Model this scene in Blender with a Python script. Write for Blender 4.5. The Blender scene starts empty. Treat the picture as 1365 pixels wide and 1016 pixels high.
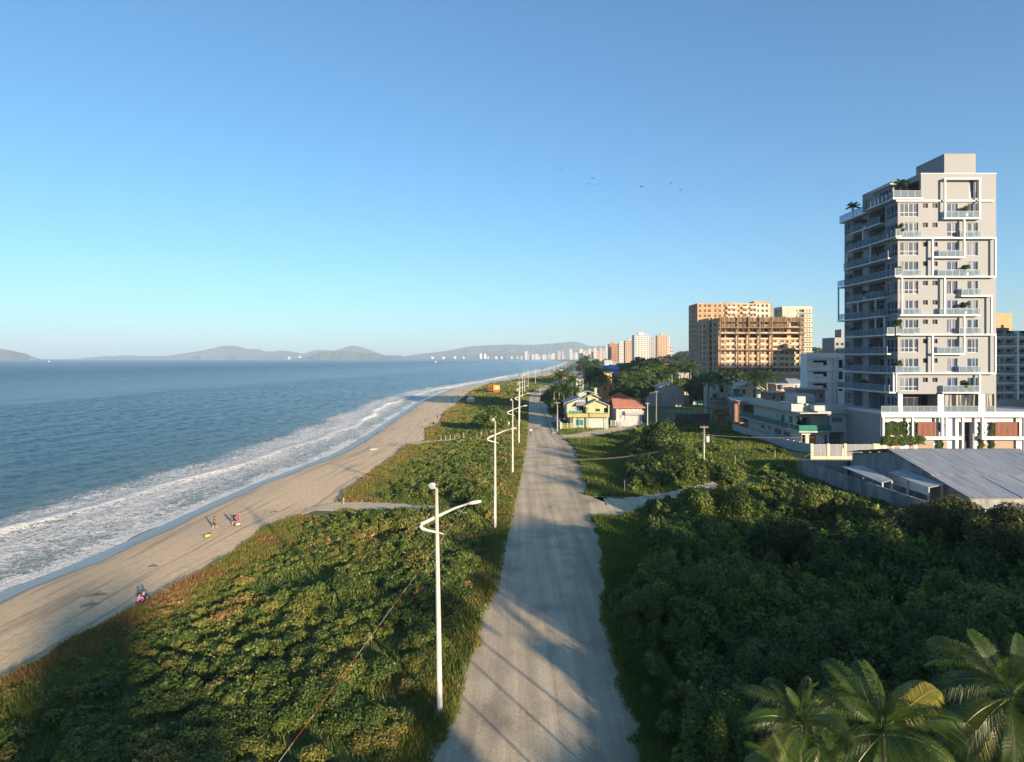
import bpy, bmesh, math, random
import numpy as np
from mathutils import Vector, Matrix
C = bpy.context.scene.collection
R = math.radians
random.seed(7); RNG = np.random.default_rng(7)
# ---------- camera model (photo is 1365 x 1016) ----------
F, CX, HY, H = 820.0, 682.5, 477.0, 20.0
def G(px, py, z=0.0):
    """ground point of height z seen at photo pixel"""
    Z = F*(H-z)/(py-HY)
    return Vector(((px-CX)*Z/F, Z, z))
def D(px, py, Z):
    return Vector(((px-CX)*Z/F, Z, H-(py-HY)*Z/F))
def zat(py, Z): return H-(py-HY)*Z/F
def xat(px, Z): return (px-CX)*Z/F

# ---------- materials ----------
def nd(nt, t, **kw):
    n = nt.nodes.new(t)
    for k, v in kw.items():
        if k in n.inputs: n.inputs[k].default_value = v
        else: setattr(n, k, v)
    return n
def ramp(nt, stops, interp='LINEAR'):
    n = nt.nodes.new('ShaderNodeValToRGB'); cr = n.color_ramp; cr.interpolation = interp
    while len(cr.elements) < len(stops): cr.elements.new(0.5)
    for e, (p, c) in zip(cr.elements, stops):
        e.position = p; e.color = (c[0], c[1], c[2], 1) if not isinstance(c, (int, float)) else (c, c, c, 1)
    return n
def newmat(name):
    m = bpy.data.materials.new(name); m.use_nodes = True
    nt = m.node_tree; nt.nodes.clear()
    out = nt.nodes.new('ShaderNodeOutputMaterial')
    p = nt.nodes.new('ShaderNodeBsdfPrincipled')
    nt.links.new(p.outputs[0], out.inputs[0])
    return m, nt, p, out
MATS = {}
def mat(name, col, rough=.75, var=.12, scale=.8, bump=0.0, bscale=None, metal=0.0, spec=.4, grime=True):
    if name in MATS: return MATS[name]
    m, nt, p, out = newmat(name)
    p.inputs['Roughness'].default_value = rough; p.inputs['Metallic'].default_value = metal
    p.inputs['Specular IOR Level'].default_value = spec
    tc = nt.nodes.new('ShaderNodeNewGeometry')
    mp = nd(nt, 'ShaderNodeMapping'); mp.inputs['Scale'].default_value = (1, 1, .35 if grime else 1)
    nt.links.new(tc.outputs['Position'], mp.inputs[0])
    n = nd(nt, 'ShaderNodeTexNoise', Scale=scale, Detail=6.0, Roughness=.65); nt.links.new(mp.outputs[0], n.inputs['Vector'])
    lo = [c*(1-var*1.6) for c in col]; hi = [min(1, c*(1+var)) for c in col]
    r = ramp(nt, [(.3, lo), (.55, col), (.75, hi)])
    nt.links.new(n.outputs[0], r.inputs[0]); nt.links.new(r.outputs[0], p.inputs['Base Color'])
    if bump:
        b = nd(nt, 'ShaderNodeBump', Strength=bump, Distance=.05)
        n2 = nd(nt, 'ShaderNodeTexNoise', Scale=bscale or scale*6, Detail=4.0); nt.links.new(tc.outputs['Position'], n2.inputs['Vector'])
        nt.links.new(n2.outputs[0], b.inputs['Height']); nt.links.new(b.outputs[0], p.inputs['Normal'])
    MATS[name] = m; return m

def leafmat(name, transl=.25, rough=.5, spec=.3):
    m, nt, p, out = newmat(name)
    a = nd(nt, 'ShaderNodeAttribute'); a.attribute_name = 'tint'
    p.inputs['Roughness'].default_value = rough; p.inputs['Specular IOR Level'].default_value = spec
    nt.links.new(a.outputs['Color'], p.inputs['Base Color'])
    t = nt.nodes.new('ShaderNodeBsdfTranslucent')
    hs = nd(nt, 'ShaderNodeHueSaturation', Value=1.5, Saturation=1.15); nt.links.new(a.outputs['Color'], hs.inputs['Color']); nt.links.new(hs.outputs[0], t.inputs[0])
    mx = nd(nt, 'ShaderNodeMixShader'); mx.inputs[0].default_value = transl
    nt.links.new(p.outputs[0], mx.inputs[1]); nt.links.new(t.outputs[0], mx.inputs[2]); nt.links.new(mx.outputs[0], out.inputs[0])
    return m
M_LEAF = leafmat('foliage')
M_BLADE = leafmat('grass_blades', .35)
M_BARK = mat('bark', (.16, .12, .085), .9, .3, 3.0, .5, 20)
M_PALMBARK = mat('palm_bark', (.22, .19, .15), .9, .3, 4.0, .5, 12)
def glassmat(name, curtain=.55, tint=(.03, .05, .07), cur=(.62, .62, .6)):
    m, nt, p, out = newmat(name)
    g = nt.nodes.new('ShaderNodeNewGeometry'); oi = nt.nodes.new('ShaderNodeObjectInfo')
    mp = nd(nt, 'ShaderNodeMapping'); mp.inputs['Scale'].default_value = (1.3, 1.3, .05)
    ad = nd(nt, 'ShaderNodeVectorMath'); ad.operation = 'ADD'
    nt.links.new(g.outputs['Position'], mp.inputs[0]); nt.links.new(mp.outputs[0], ad.inputs[0]); nt.links.new(oi.outputs['Random'], ad.inputs[1])
    n = nd(nt, 'ShaderNodeTexNoise', Scale=1.0, Detail=2.0); nt.links.new(ad.outputs[0], n.inputs['Vector'])
    r = ramp(nt, [(.62-curtain*.35, tint), (.66-curtain*.35, cur)])
    nt.links.new(n.outputs[0], r.inputs[0]); nt.links.new(r.outputs[0], p.inputs['Base Color'])
    p.inputs['Roughness'].default_value = .35; p.inputs['Specular IOR Level'].default_value = .03
    return m
M_PANE = glassmat('window_pane_with_curtain', .35, (.02, .03, .045), (.26, .26, .25))
M_PANE2 = glassmat('blue_window_pane', .12, (.02, .045, .09))
M_DARKPANE = mat('dark_pane', (.020, .028, .042), .35, .2, 1.0, spec=.03)
M_TEAL = mat('teal_pane', (.04, .15, .15), .15, .1, 1.0, spec=.4)
def railglass(name, col, a):
    m, nt, p, out = newmat(name)
    p.inputs['Base Color'].default_value = (*col, 1); p.inputs['Roughness'].default_value = .4; p.inputs['Specular IOR Level'].default_value = .05
    t = nt.nodes.new('ShaderNodeBsdfTransparent'); t.inputs[0].default_value = (*[min(1, c+.35) for c in col], 1)
    mx = nd(nt, 'ShaderNodeMixShader'); mx.inputs[0].default_value = a
    nt.links.new(t.outputs[0], mx.inputs[1]); nt.links.new(p.outputs[0], mx.inputs[2]); nt.links.new(mx.outputs[0], out.inputs[0])
    return m
M_RAIL = railglass('pale_rail_glass', (.30, .40, .47), .24)
M_GREENRAIL = railglass('green_rail_glass', (.05, .27, .21), .5)
M_WHITE = mat('white_paint', (.62, .62, .62), .55, .05, .6)
M_TWHITE = mat('tower_white', (.44, .465, .50), .5, .02, .5)
M_TGREY = mat('tower_greige', (.222, .238, .258), .8, .03, .3, .1, 6)
M_FRAME = mat('window_frame', (.62, .63, .64), .45, .04, 1)
M_DFRAME = mat('dark_frame', (.10, .10, .11), .5, .1, 1)
M_CONC = mat('concrete', (.36, .36, .35), .9, .25, .7, .3, 5)
M_CONCD = mat('weathered_concrete', (.25, .26, .26), .92, .35, .5, .4, 5)
M_INNER = mat('dim_interior', (.09, .085, .08), .9, .2, 1)

# ---------- objects ----------
def tag(o, label=None, cat=None, group=None, kind=None):
    for k, v in (('label', label), ('category', cat), ('group', group), ('kind', kind)):
        if v: o[k] = v
    return o
def thing(name, loc, label, cat, group=None, rz=0):
    o = bpy.data.objects.new(name, None); C.objects.link(o); o.location = loc; o.rotation_euler = (0, 0, rz)
    o.empty_display_size = .2
    return tag(o, label, cat, group)
BASE = {}
def wloc(o):
    v = Vector(o.location); p = o.parent
    while p: v += p.location; p = p.parent
    return v
class MB:
    def __init__(s): s.v = []; s.f = []
    def face(s, *pts):
        i = len(s.v); s.v += [tuple(p) for p in pts]; s.f.append(tuple(range(i, i+len(pts)))); return s
    def box(s, x0, x1, y0, y1, z0, z1):
        if x0 > x1: x0, x1 = x1, x0
        if y0 > y1: y0, y1 = y1, y0
        if z0 > z1: z0, z1 = z1, z0
        i = len(s.v)
        s.v += [(x0,y0,z0),(x1,y0,z0),(x1,y1,z0),(x0,y1,z0),(x0,y0,z1),(x1,y0,z1),(x1,y1,z1),(x0,y1,z1)]
        s.f += [tuple(i+k for k in q) for q in ((0,3,2,1),(4,5,6,7),(0,1,5,4),(1,2,6,5),(2,3,7,6),(3,0,4,7))]
        return s
    def prism(s, poly, ax, a0, a1):
        """poly: 2D outline (ccw) extruded along axis ax ('x','y','z') from a0 to a1"""
        def q(u, v, a): return (a, u, v) if ax == 'x' else (u, a, v) if ax == 'y' else (u, v, a)
        n = len(poly); i = len(s.v)
        s.v += [q(u, v, a0) for u, v in poly] + [q(u, v, a1) for u, v in poly]
        s.f.append(tuple(i+k for k in range(n))[::-1]); s.f.append(tuple(i+n+k for k in range(n)))
        for k in range(n):
            l = (k+1) % n; s.f.append((i+k, i+l, i+n+l, i+n+k))
        return s
    def slab(s, pts, t):
        """thin plate: pts (3D, top face) given thickness downwards"""
        n = len(pts); i = len(s.v)
        s.v += [tuple(p) for p in pts] + [(p[0], p[1], p[2]-t) for p in pts]
        s.f.append(tuple(range(i, i+n))); s.f.append(tuple(range(i+n, i+2*n))[::-1])
        for k in range(n):
            l = (k+1) % n; s.f.append((i+k, i+n+k, i+n+l, i+l))
        return s
    def tube(s, pts, rad, seg=8, cap=True):
        pts = [Vector(p) for p in pts]
        if isinstance(rad, (int, float)): rad = [rad]*len(pts)
        i0 = len(s.v)
        for k, p in enumerate(pts):
            d = (pts[min(k+1, len(pts)-1)]-pts[max(k-1, 0)]).normalized()
            a = d.cross(Vector((0, 0, 1)));
            if a.length < .05: a = d.cross(Vector((1, 0, 0)))
            a.normalize(); b = d.cross(a)
            for j in range(seg):
                t = 2*math.pi*j/seg
                s.v.append(tuple(p+(a*math.cos(t)+b*math.sin(t))*rad[k]))
        for k in range(len(pts)-1):
            for j in range(seg):
                l = (j+1) % seg
                s.f.append((i0+k*seg+j, i0+k*seg+l, i0+(k+1)*seg+l, i0+(k+1)*seg+j))
        if cap:
            s.f.append(tuple(i0+j for j in range(seg))); s.f.append(tuple(i0+(len(pts)-1)*seg+j for j in range(seg))[::-1])
        return s
    def ball(s, c, r, seg=8, rings=5, sz=1):
        i0 = len(s.v)
        for a in range(1, rings):
            th = math.pi*a/rings
            for j in range(seg):
                t = 2*math.pi*j/seg
                s.v.append((c[0]+r*math.sin(th)*math.cos(t), c[1]+r*math.sin(th)*math.sin(t), c[2]+r*sz*math.cos(th)))
        s.v += [(c[0], c[1], c[2]+r*sz), (c[0], c[1], c[2]-r*sz)]
        T = len(s.v)-2; B = T+1
        for a in range(rings-2):
            for j in range(seg):
                l = (j+1) % seg; s.f.append((i0+a*seg+j, i0+(a+1)*seg+j, i0+(a+1)*seg+l, i0+a*seg+l))
        for j in range(seg):
            l = (j+1) % seg; s.f.append((T, i0+j, i0+l)); s.f.append((B, i0+(rings-2)*seg+l, i0+(rings-2)*seg+j))
        return s
    def facade(s, o, ud, w, h, holes, n, back=True):
        """wall plane at o spanned by ud (horizontal) and z, outward normal n; holes (u0,u1,v0,v1,depth) with reveals"""
        o = Vector(o); ud = Vector(ud); n = Vector(n); zd = Vector((0, 0, 1))
        hs = [(max(0, a), min(w, b), max(0, c), min(h, d), e) for a, b, c, d, e in holes if a < w and b > 0 and c < h and d > 0]
        us = sorted({0, w, *[round(x, 4) for q in hs for x in q[:2]]}); vs = sorted({0, h, *[round(x, 4) for q in hs for x in q[2:4]]})
        P = lambda u, v, d=0: o+ud*u+zd*v-n*d
        for a, b in zip(us, us[1:]):
            run = None
            for c, d in zip(vs, vs[1:]):
                mu, mv = (a+b)/2, (c+d)/2
                if any(q[0] < mu < q[1] and q[2] < mv < q[3] for q in hs):
                    if run: s.face(P(a, run[0]), P(b, run[0]), P(b, run[1]), P(a, run[1])); run = None
                else: run = (run[0], d) if run else (c, d)
            if run: s.face(P(a, run[0]), P(b, run[0]), P(b, run[1]), P(a, run[1]))
        for a, b, c, d, e in hs:
            s.face(P(a, c), P(b, c), P(b, c, e), P(a, c, e)); s.face(P(a, d), P(a, d, e), P(b, d, e), P(b, d))
            s.face(P(a, c), P(a, c, e), P(a, d, e), P(a, d)); s.face(P(b, c), P(b, d), P(b, d, e), P(b, c, e))
            if back and e > .5: s.face(P(a, c, e), P(b, c, e), P(b, d, e), P(a, d, e))
        return s
    def block(s, x0, x1, y0, y1, z0, z1, fh=(), lh=()):
        """building body: front (-y) holes fh in (x-x0, z-z0); left (-x) holes lh in (y1-y, z-z0)"""
        s.facade((x0, y0, z0), (1, 0, 0), x1-x0, z1-z0, fh, (0, -1, 0))
        s.facade((x0, y1, z0), (0, -1, 0), y1-y0, z1-z0, lh, (-1, 0, 0))
        s.face((x1, y0, z0), (x1, y1, z0), (x1, y1, z1), (x1, y0, z1)); s.face((x1, y1, z0), (x0, y1, z0), (x0, y1, z1), (x1, y1, z1))
        s.face((x0, y0, z1), (x1, y0, z1), (x1, y1, z1), (x0, y1, z1))
        return s
    def split(s, name, m, parent):
        for i in range(0, len(s.v), 8):
            q = MB(); q.v = s.v[i:i+8]; q.f = [tuple(k-i for k in f) for f in s.f if i <= f[0] < i+8]; q.build(name, m, parent)
    def build(s, name, m, parent=None, smooth=False, loc=None):
        me = bpy.data.meshes.new(name)
        off = wloc(parent) if parent is not None else Vector(loc or (0, 0, 0))
        ox, oy, oz = off
        me.from_pydata([(x-ox, y-oy, z-oz) for x, y, z in s.v], [], s.f)
        me.materials.append(m)
        if smooth: me.polygons.foreach_set('use_smooth', [True]*len(me.polygons))
        me.validate(); me.update()
        o = bpy.data.objects.new(name, me); C.objects.link(o)
        if parent is not None: o.parent = parent
        elif loc: o.location = loc
        return o
def copy_tree(o, loc, sc=1, rz=0):
    r = o.copy(); C.objects.link(r); r.location = loc
    r.scale = (sc,)*3 if isinstance(sc, (int, float)) else sc; r.rotation_euler = (0, 0, rz)
    for ch in o.children:
        c = ch.copy(); C.objects.link(c); c.parent = r
        for g in ch.children:
            d = g.copy(); C.objects.link(d); d.parent = c
    return r
def npmesh(name, V, nside, m, cols=None, parent=None, smooth=False, idx=None, loc=None):
    """V: (N*nside,3) polygons of nside verts"""
    me = bpy.data.meshes.new(name); nv = len(V)
    me.vertices.add(nv); me.vertices.foreach_set('co', np.asarray(V, dtype=np.float32).ravel())
    idx = np.arange(nv, dtype=np.int32) if idx is None else idx.ravel().astype(np.int32)
    nf = len(idx)//nside
    me.loops.add(len(idx)); me.loops.foreach_set('vertex_index', idx)
    me.polygons.add(nf); me.polygons.foreach_set('loop_start', np.arange(0, nf*nside, nside, dtype=np.int32))
    me.update(calc_edges=True)
    if cols is not None:
        a = me.attributes.new('tint', 'FLOAT_COLOR', 'FACE')
        a.data.foreach_set('color', np.concatenate([cols, np.ones((nf, 1))], 1).astype(np.float32).ravel())
    if smooth: me.polygons.foreach_set('use_smooth', np.ones(nf, dtype=bool))
    me.materials.append(m)
    o = bpy.data.objects.new(name, me); C.objects.link(o)
    if parent is not None: o.parent = parent
    if loc is not None: o.location = loc
    return o

# ---------- terrain curves (x as a function of depth) ----------
def curve(pts, z):
    q = sorted([(G(x, y, z).y, G(x, y, z).x) for x, y in pts])
    Y = np.array([a for a, b in q]); X = np.array([b for a, b in q])
    Y = np.concatenate([[-400], Y]); X = np.concatenate([[X[0]-.03*(Y[1]+400)*(-1)*0], X])
    return lambda y: np.interp(y, Y, X)
swash = curve([(0,788),(89,755),(185,714),(274,673),(333,647),(440,607),(485,582),(527,555),(559,534),(598,520),(652,510.6),(681,504.7),(719,497.4),(749,488.6),(761,481.5)], -3.0)
vege = curve([(0,910),(63,877),(89,858),(148,829),(192,806),(237,781),(274,762),(315,736),(355,703),(400,688),(453,669),(461,656),(493,632),(530,605.5),(545.5,592),(569,587),(569,571),(588,566),(593,550),(609,540),(628,522),(652,512),(693,507),(740,499),(761,488),(768,482)], -1.0)
roadl = curve([(570,1016),(607,932),(637,825),(659,790),(672,714),(688.7,647),(697,603),(700.5,579),(702,542),(704,524),(727,513),(757,500),(772,490)], 0.0)
roadr = curve([(855,1016),(850,965),(836,915),(819,868),(808,825),(803,769),(800,714),(787,690),(780,640),(766,595),(742,577),(735,565),(728,552.5),(723,536.7),(727,524),(742,513),(768,500),(780,490)], 0.0)
def sst(t):
    t = np.clip(t, 0, 1); return t*t*(3-2*t)
def gz(x, y):
    x = np.asarray(x, float); y = np.asarray(y, float)
    s, v, r = swash(y), vege(y), roadl(y)
    zs = np.where(x < s, -3+.05*(x-s), -3+2*np.clip((x-s)/(v-s), 0, 1)**.8)
    zd = -1+1.0*sst((x-v-.3)/(np.maximum(r-2-v, 1)))
    z = np.where(x < v, zs, np.where(x < r, zd, 0))
    return np.maximum(z, -6)
def gzf(x, y): return float(gz(x, y))
# ---------- setting ----------
def gridmesh(name, m, rows, cols_fn, zfn, uvfn=None, kind='structure'):
    """rows: array of y; cols_fn(y)-> x array of constant length"""
    X = np.stack([cols_fn(y) for y in rows]); n, k = X.shape
    Y = np.repeat(np.array(rows)[:, None], k, 1); Zv = zfn(X, Y)
    V = np.stack([X, Y, Zv], -1).reshape(-1, 3)
    a = np.arange(n*k).reshape(n, k)
    idx = np.stack([a[:-1, :-1], a[:-1, 1:], a[1:, 1:], a[1:, :-1]], -1).reshape(-1, 4)
    o = npmesh(name, V, 4, m, idx=idx, smooth=True)
    if uvfn is not None:
        U, W = uvfn(X, Y); uv = np.stack([U, W], -1).reshape(-1, 2)
        l = o.data.uv_layers.new(name='UVMap'); l.data.foreach_set('uv', uv[idx.ravel()].astype(np.float32).ravel())
    tag(o, kind=kind); return o
rowsN = np.concatenate([np.linspace(-300, 20, 12), np.geomspace(22, 900, 330), np.geomspace(930, 7000, 60)])
# sand
def sand_mat():
    m, nt, p, out = newmat('beach_sand')
    uv = nt.nodes.new('ShaderNodeUVMap'); sx = nt.nodes.new('ShaderNodeSeparateXYZ'); nt.links.new(uv.outputs[0], sx.inputs[0])
    g = nt.nodes.new('ShaderNodeNewGeometry')
    n1 = nd(nt, 'ShaderNodeTexNoise', Scale=.12, Detail=6.0); nt.links.new(g.outputs['Position'], n1.inputs['Vector'])
    n2 = nd(nt, 'ShaderNodeTexNoise', Scale=2.2, Detail=8.0, Roughness=.75); nt.links.new(g.outputs['Position'], n2.inputs['Vector'])
    # wetness: u = metres inland from the swash edge
    a = nd(nt, 'ShaderNodeMath', operation='MULTIPLY_ADD'); a.inputs[1].default_value = 3.0; nt.links.new(n1.outputs[0], a.inputs[0]); nt.links.new(sx.outputs['X'], a.inputs[2])
    w = nd(nt, 'ShaderNodeMapRange'); w.inputs['From Min'].default_value = 4.5; w.inputs['From Max'].default_value = 5.3; w.inputs['To Min'].default_value = 1; w.inputs['To Max'].default_value = 0; nt.links.new(a.outputs[0], w.inputs['Value'])
    damp = nd(nt, 'ShaderNodeMapRange'); damp.inputs['From Min'].default_value = 4.5; damp.inputs['From Max'].default_value = 12.0; damp.inputs['To Min'].default_value = 1; damp.inputs['To Max'].default_value = 0; nt.links.new(a.outputs[0], damp.inputs['Value'])
    dry = ramp(nt, [(.3, (.50, .36, .21)), (.5, (.70, .52, .315)), (.75, (.82, .64, .41))]); nt.links.new(n2.outputs[0], dry.inputs[0])
    m1 = nd(nt, 'ShaderNodeMix', data_type='RGBA'); nt.links.new(damp.outputs[0], m1.inputs[0]); nt.links.new(dry.outputs[0], m1.inputs[6]); m1.inputs[7].default_value = (.54, .41, .265, 1)
    m2 = nd(nt, 'ShaderNodeMix', data_type='RGBA'); nt.links.new(w.outputs[0], m2.inputs[0]); nt.links.new(m1.outputs[2], m2.inputs[6]); m2.inputs[7].default_value = (.20, .165, .125, 1)
    # wrack line and tyre/foot tracks along the beach
    mp = nd(nt, 'ShaderNodeMapping'); mp.inputs['Scale'].default_value = (1.1, .045, 1); nt.links.new(uv.outputs[0], mp.inputs[0])
    n3 = nd(nt, 'ShaderNodeTexNoise', Scale=1.0, Detail=5.0, Distortion=.6); nt.links.new(mp.outputs[0], n3.inputs['Vector'])
    r3 = ramp(nt, [(.36, .62), (.46, 1.0)]); nt.links.new(n3.outputs[0], r3.inputs[0])
    m3 = nd(nt, 'ShaderNodeMix', data_type='RGBA', blend_type='MULTIPLY'); m3.inputs[0].default_value = .85; nt.links.new(m2.outputs[2], m3.inputs[6]); nt.links.new(r3.outputs[0], m3.inputs[7])
    nt.links.new(m3.outputs[2], p.inputs['Base Color'])
    rr = nd(nt, 'ShaderNodeMapRange'); rr.inputs['To Min'].default_value = .9; rr.inputs['To Max'].default_value = .27; nt.links.new(w.outputs[0], rr.inputs['Value']); nt.links.new(rr.outputs[0], p.inputs['Roughness'])
    hs = nd(nt, 'ShaderNodeMath', operation='MULTIPLY'); iv = nd(nt, 'ShaderNodeMath', operation='SUBTRACT'); iv.inputs[0].default_value = 1.0; nt.links.new(w.outputs[0], iv.inputs[1])
    nb = nd(nt, 'ShaderNodeTexNoise', Scale=2.2, Detail=9.0, Roughness=.8); mb_ = nd(nt, 'ShaderNodeMapping'); mb_.inputs['Scale'].default_value = (1, .55, 1); mb_.inputs['Rotation'].default_value = (0, 0, .5); nt.links.new(g.outputs['Position'], mb_.inputs[0]); nt.links.new(mb_.outputs[0], nb.inputs['Vector'])
    nt.links.new(nb.outputs[0], hs.inputs[0]); nt.links.new(iv.outputs[0], hs.inputs[1])
    b = nd(nt, 'ShaderNodeBump', Strength=.9, Distance=.32); nt.links.new(hs.outputs[0], b.inputs['Height']); nt.links.new(b.outputs[0], p.inputs['Normal'])
    return m
T = np.linspace(0, 1, 26)
gridmesh('beach', sand_mat(), rowsN, lambda y: np.concatenate([[swash(y)-60, swash(y)-20, swash(y)-6], swash(y)+(vege(y)+4-swash(y))*T]), lambda X, Y: gz(np.minimum(X, vege(Y)-.01), Y)+.12*np.sin(Y*.11+X*.2)*np.clip((X-swash(Y)-5)/6, 0, 1)*np.clip(vege(Y)-X,0,1),
         lambda X, Y: (X-swash(Y), Y))
# soil under everything inland
def soil_mat():
    m, nt, p, out = newmat('soil_and_grass')
    g = nt.nodes.new('ShaderNodeNewGeometry')
    n1 = nd(nt, 'ShaderNodeTexNoise', Scale=.07, Detail=8.0, Roughness=.7); nt.links.new(g.outputs['Position'], n1.inputs['Vector'])
    n2 = nd(nt, 'ShaderNodeTexNoise', Scale=3.0, Detail=6.0, Roughness=.8); nt.links.new(g.outputs['Position'], n2.inputs['Vector'])
    r = ramp(nt, [(.3, (.045, .07, .02)), (.5, (.07, .10, .03)), (.62, (.12, .125, .05)), (.75, (.19, .165, .10))])
    mx = nd(nt, 'ShaderNodeMix', data_type='FLOAT'); mx.inputs[0].default_value = .45; nt.links.new(n1.outputs[0], mx.inputs[2]); nt.links.new(n2.outputs[0], mx.inputs[3])
    nt.links.new(mx.outputs[0], r.inputs[0]); nt.links.new(r.outputs[0], p.inputs['Base Color']); p.inputs['Roughness'].default_value = .95
    b = nd(nt, 'ShaderNodeBump', Strength=.8, Distance=.15); nt.links.new(n2.outputs[0], b.inputs['Height']); nt.links.new(b.outputs[0], p.inputs['Normal'])
    return m
def gcols(y):
    v, r = float(vege(y)), float(roadl(y))
    return np.concatenate([v+(r-v)*np.linspace(0, 1, 30), r+np.geomspace(1, 2500, 30)])
gridmesh('ground', soil_mat(), rowsN, gcols, lambda X, Y: gz(X+.001, Y)-.0)
# roads
def road_mat():
    m, nt, p, out = newmat('gravel_road')
    g = nt.nodes.new('ShaderNodeNewGeometry')
    mp = nd(nt, 'ShaderNodeMapping'); mp.inputs['Scale'].default_value = (1.0, .035, 1); mp.inputs['Rotation'].default_value = (0, 0, .055); nt.links.new(g.outputs['Position'], mp.inputs[0])
    n1 = nd(nt, 'ShaderNodeTexNoise', Scale=1.1, Detail=6.0, Roughness=.6); nt.links.new(mp.outputs[0], n1.inputs['Vector'])
    n2 = nd(nt, 'ShaderNodeTexNoise', Scale=7.0, Detail=6.0, Roughness=.85); nt.links.new(g.outputs['Position'], n2.inputs['Vector'])
    n3 = nd(nt, 'ShaderNodeTexNoise', Scale=.25, Detail=5.0); nt.links.new(g.outputs['Position'], n3.inputs['Vector'])
    r = ramp(nt, [(.25, (.27, .225, .155)), (.46, (.37, .31, .215)), (.62, (.43, .36, .255)), (.8, (.49, .42, .31))]); nt.links.new(n1.outputs[0], r.inputs[0])
    r2 = ramp(nt, [(.3, .5), (.5, 1.0), (.7, 1.35)]); nt.links.new(n2.outputs[0], r2.inputs[0])
    r3 = ramp(nt, [(.30, .62), (.38, .84), (.5, 1.0), (.7, 1.12)]); nt.links.new(n3.outputs[0], r3.inputs[0])
    a = nd(nt, 'ShaderNodeMix', data_type='RGBA', blend_type='MULTIPLY'); a.inputs[0].default_value = .8; nt.links.new(r.outputs[0], a.inputs[6]); nt.links.new(r2.outputs[0], a.inputs[7])
    b_ = nd(nt, 'ShaderNodeMix', data_type='RGBA', blend_type='MULTIPLY'); b_.inputs[0].default_value = 1; nt.links.new(a.outputs[2], b_.inputs[6]); nt.links.new(r3.outputs[0], b_.inputs[7])
    uv = nt.nodes.new('ShaderNodeUVMap'); sx = nt.nodes.new('ShaderNodeSeparateXYZ'); nt.links.new(uv.outputs[0], sx.inputs[0])
    ad = nd(nt, 'ShaderNodeMath', operation='MULTIPLY_ADD'); ad.inputs[1].default_value = .14; nt.links.new(n3.outputs[0], ad.inputs[0]); nt.links.new(sx.outputs['X'], ad.inputs[2])
    ru = ramp(nt, [(.05, .95), (.16, 1.1), (.28, 1.18), (.34, 1.03), (.40, 1.18), (.52, 1.05), (.58, 1.2), (.76, 1.18), (.82, .92), (1.0, .84)]); nt.links.new(ad.outputs[0], ru.inputs[0])
    c_ = nd(nt, 'ShaderNodeMix', data_type='RGBA', blend_type='MULTIPLY'); c_.inputs[0].default_value = 1; nt.links.new(b_.outputs[2], c_.inputs[6]); nt.links.new(ru.outputs[0], c_.inputs[7])
    nt.links.new(c_.outputs[2], p.inputs['Base Color']); p.inputs['Roughness'].default_value = .95
    b = nd(nt, 'ShaderNodeBump', Strength=.5, Distance=.08); nt.links.new(n2.outputs[0], b.inputs['Height'])
    b2 = nd(nt, 'ShaderNodeBump', Strength=.4, Distance=.12); nt.links.new(n1.outputs[0], b2.inputs['Height']); nt.links.new(b.outputs[0], b2.inputs['Normal']); nt.links.new(b2.outputs[0], p.inputs['Normal'])
    return m
M_ROAD = road_mat()
rr_ = np.concatenate([np.linspace(-200, 20, 6), np.geomspace(22, 1400, 260)])
wob = lambda y: .16*np.sin(y*.37)+.09*np.sin(y*1.1+1)+.05*np.sin(y*2.9)
gridmesh('road', M_ROAD, rr_, lambda y: np.linspace(roadl(y)-.35+wob(y), roadr(y)+.3+wob(y+50), 9), lambda X, Y: 0*X+.012+.03*np.sin(np.clip((X-roadl(Y))/(roadr(Y)-roadl(Y)), 0, 1)*math.pi), lambda X, Y: ((X-roadl(Y))/(roadr(Y)-roadl(Y)), Y*.1))
def ribbon(name, m, pts, widths, z=.008, zf=None, n=60, kind='structure'):
    P = np.array([[p[0], p[1]] for p in pts]); t = np.linspace(0, 1, len(P)); tt = np.linspace(0, 1, n)
    x, y = np.interp(tt, t, P[:, 0]), np.interp(tt, t, P[:, 1]); w = np.interp(tt, t, widths)
    # smooth
    for _ in range(4): x[1:-1] = (x[:-2]+2*x[1:-1]+x[2:])/4; y[1:-1] = (y[:-2]+2*y[1:-1]+y[2:])/4
    dx, dy = np.gradient(x), np.gradient(y); l = np.hypot(dx, dy); nx, ny = -dy/l, dx/l
    wo = w*(1+.12*np.sin(tt*60)+.08*np.sin(tt*137))
    V = []
    for s in np.linspace(-1, 1, 7): V.append(np.stack([x+nx*wo*s/2, y+ny*wo*s/2], -1))
    V = np.stack(V, 1); Zv = (gz(V[..., 0], V[..., 1]) if zf is None else 0*V[..., 0]+zf)+z
    V = np.concatenate([V, Zv[..., None]], -1).reshape(-1, 3); a = np.arange(n*7).reshape(n, 7)
    idx = np.stack([a[:-1, :-1], a[:-1, 1:], a[1:, 1:], a[1:, :-1]], -1).reshape(-1, 4)
    o = npmesh(name, V, 4, m, idx=idx, smooth=True); uv = np.full((idx.size, 2), .62, dtype=np.float32); o.data.uv_layers.new(name='UVMap').data.foreach_set('uv', uv.ravel()); return tag(o, kind=kind)
TRACK = [G(790, 672)-Vector((4.5,0,0)), G(812, 676), G(850, 671), G(890, 663), G(930, 655), G(985, 640)]
ribbon('path', M_ROAD, TRACK, [22, 12, 6.5, 5.5, 5, 4.5])
STREET = [G(740, 585)-Vector((4,0,0)), G(775, 581), G(800, 576.5), G(835, 570.5), G(858, 566.5), G(872, 564)]
ribbon('road', M_ROAD, STREET, [9, 9, 7.5, 7, 6, 4], z=.006)
PATH1 = [G(x, y, -.7) for x, y in ((430,679),(440,673),(479,672.5),(519,676),(545,680),(593,682.5))]
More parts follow.
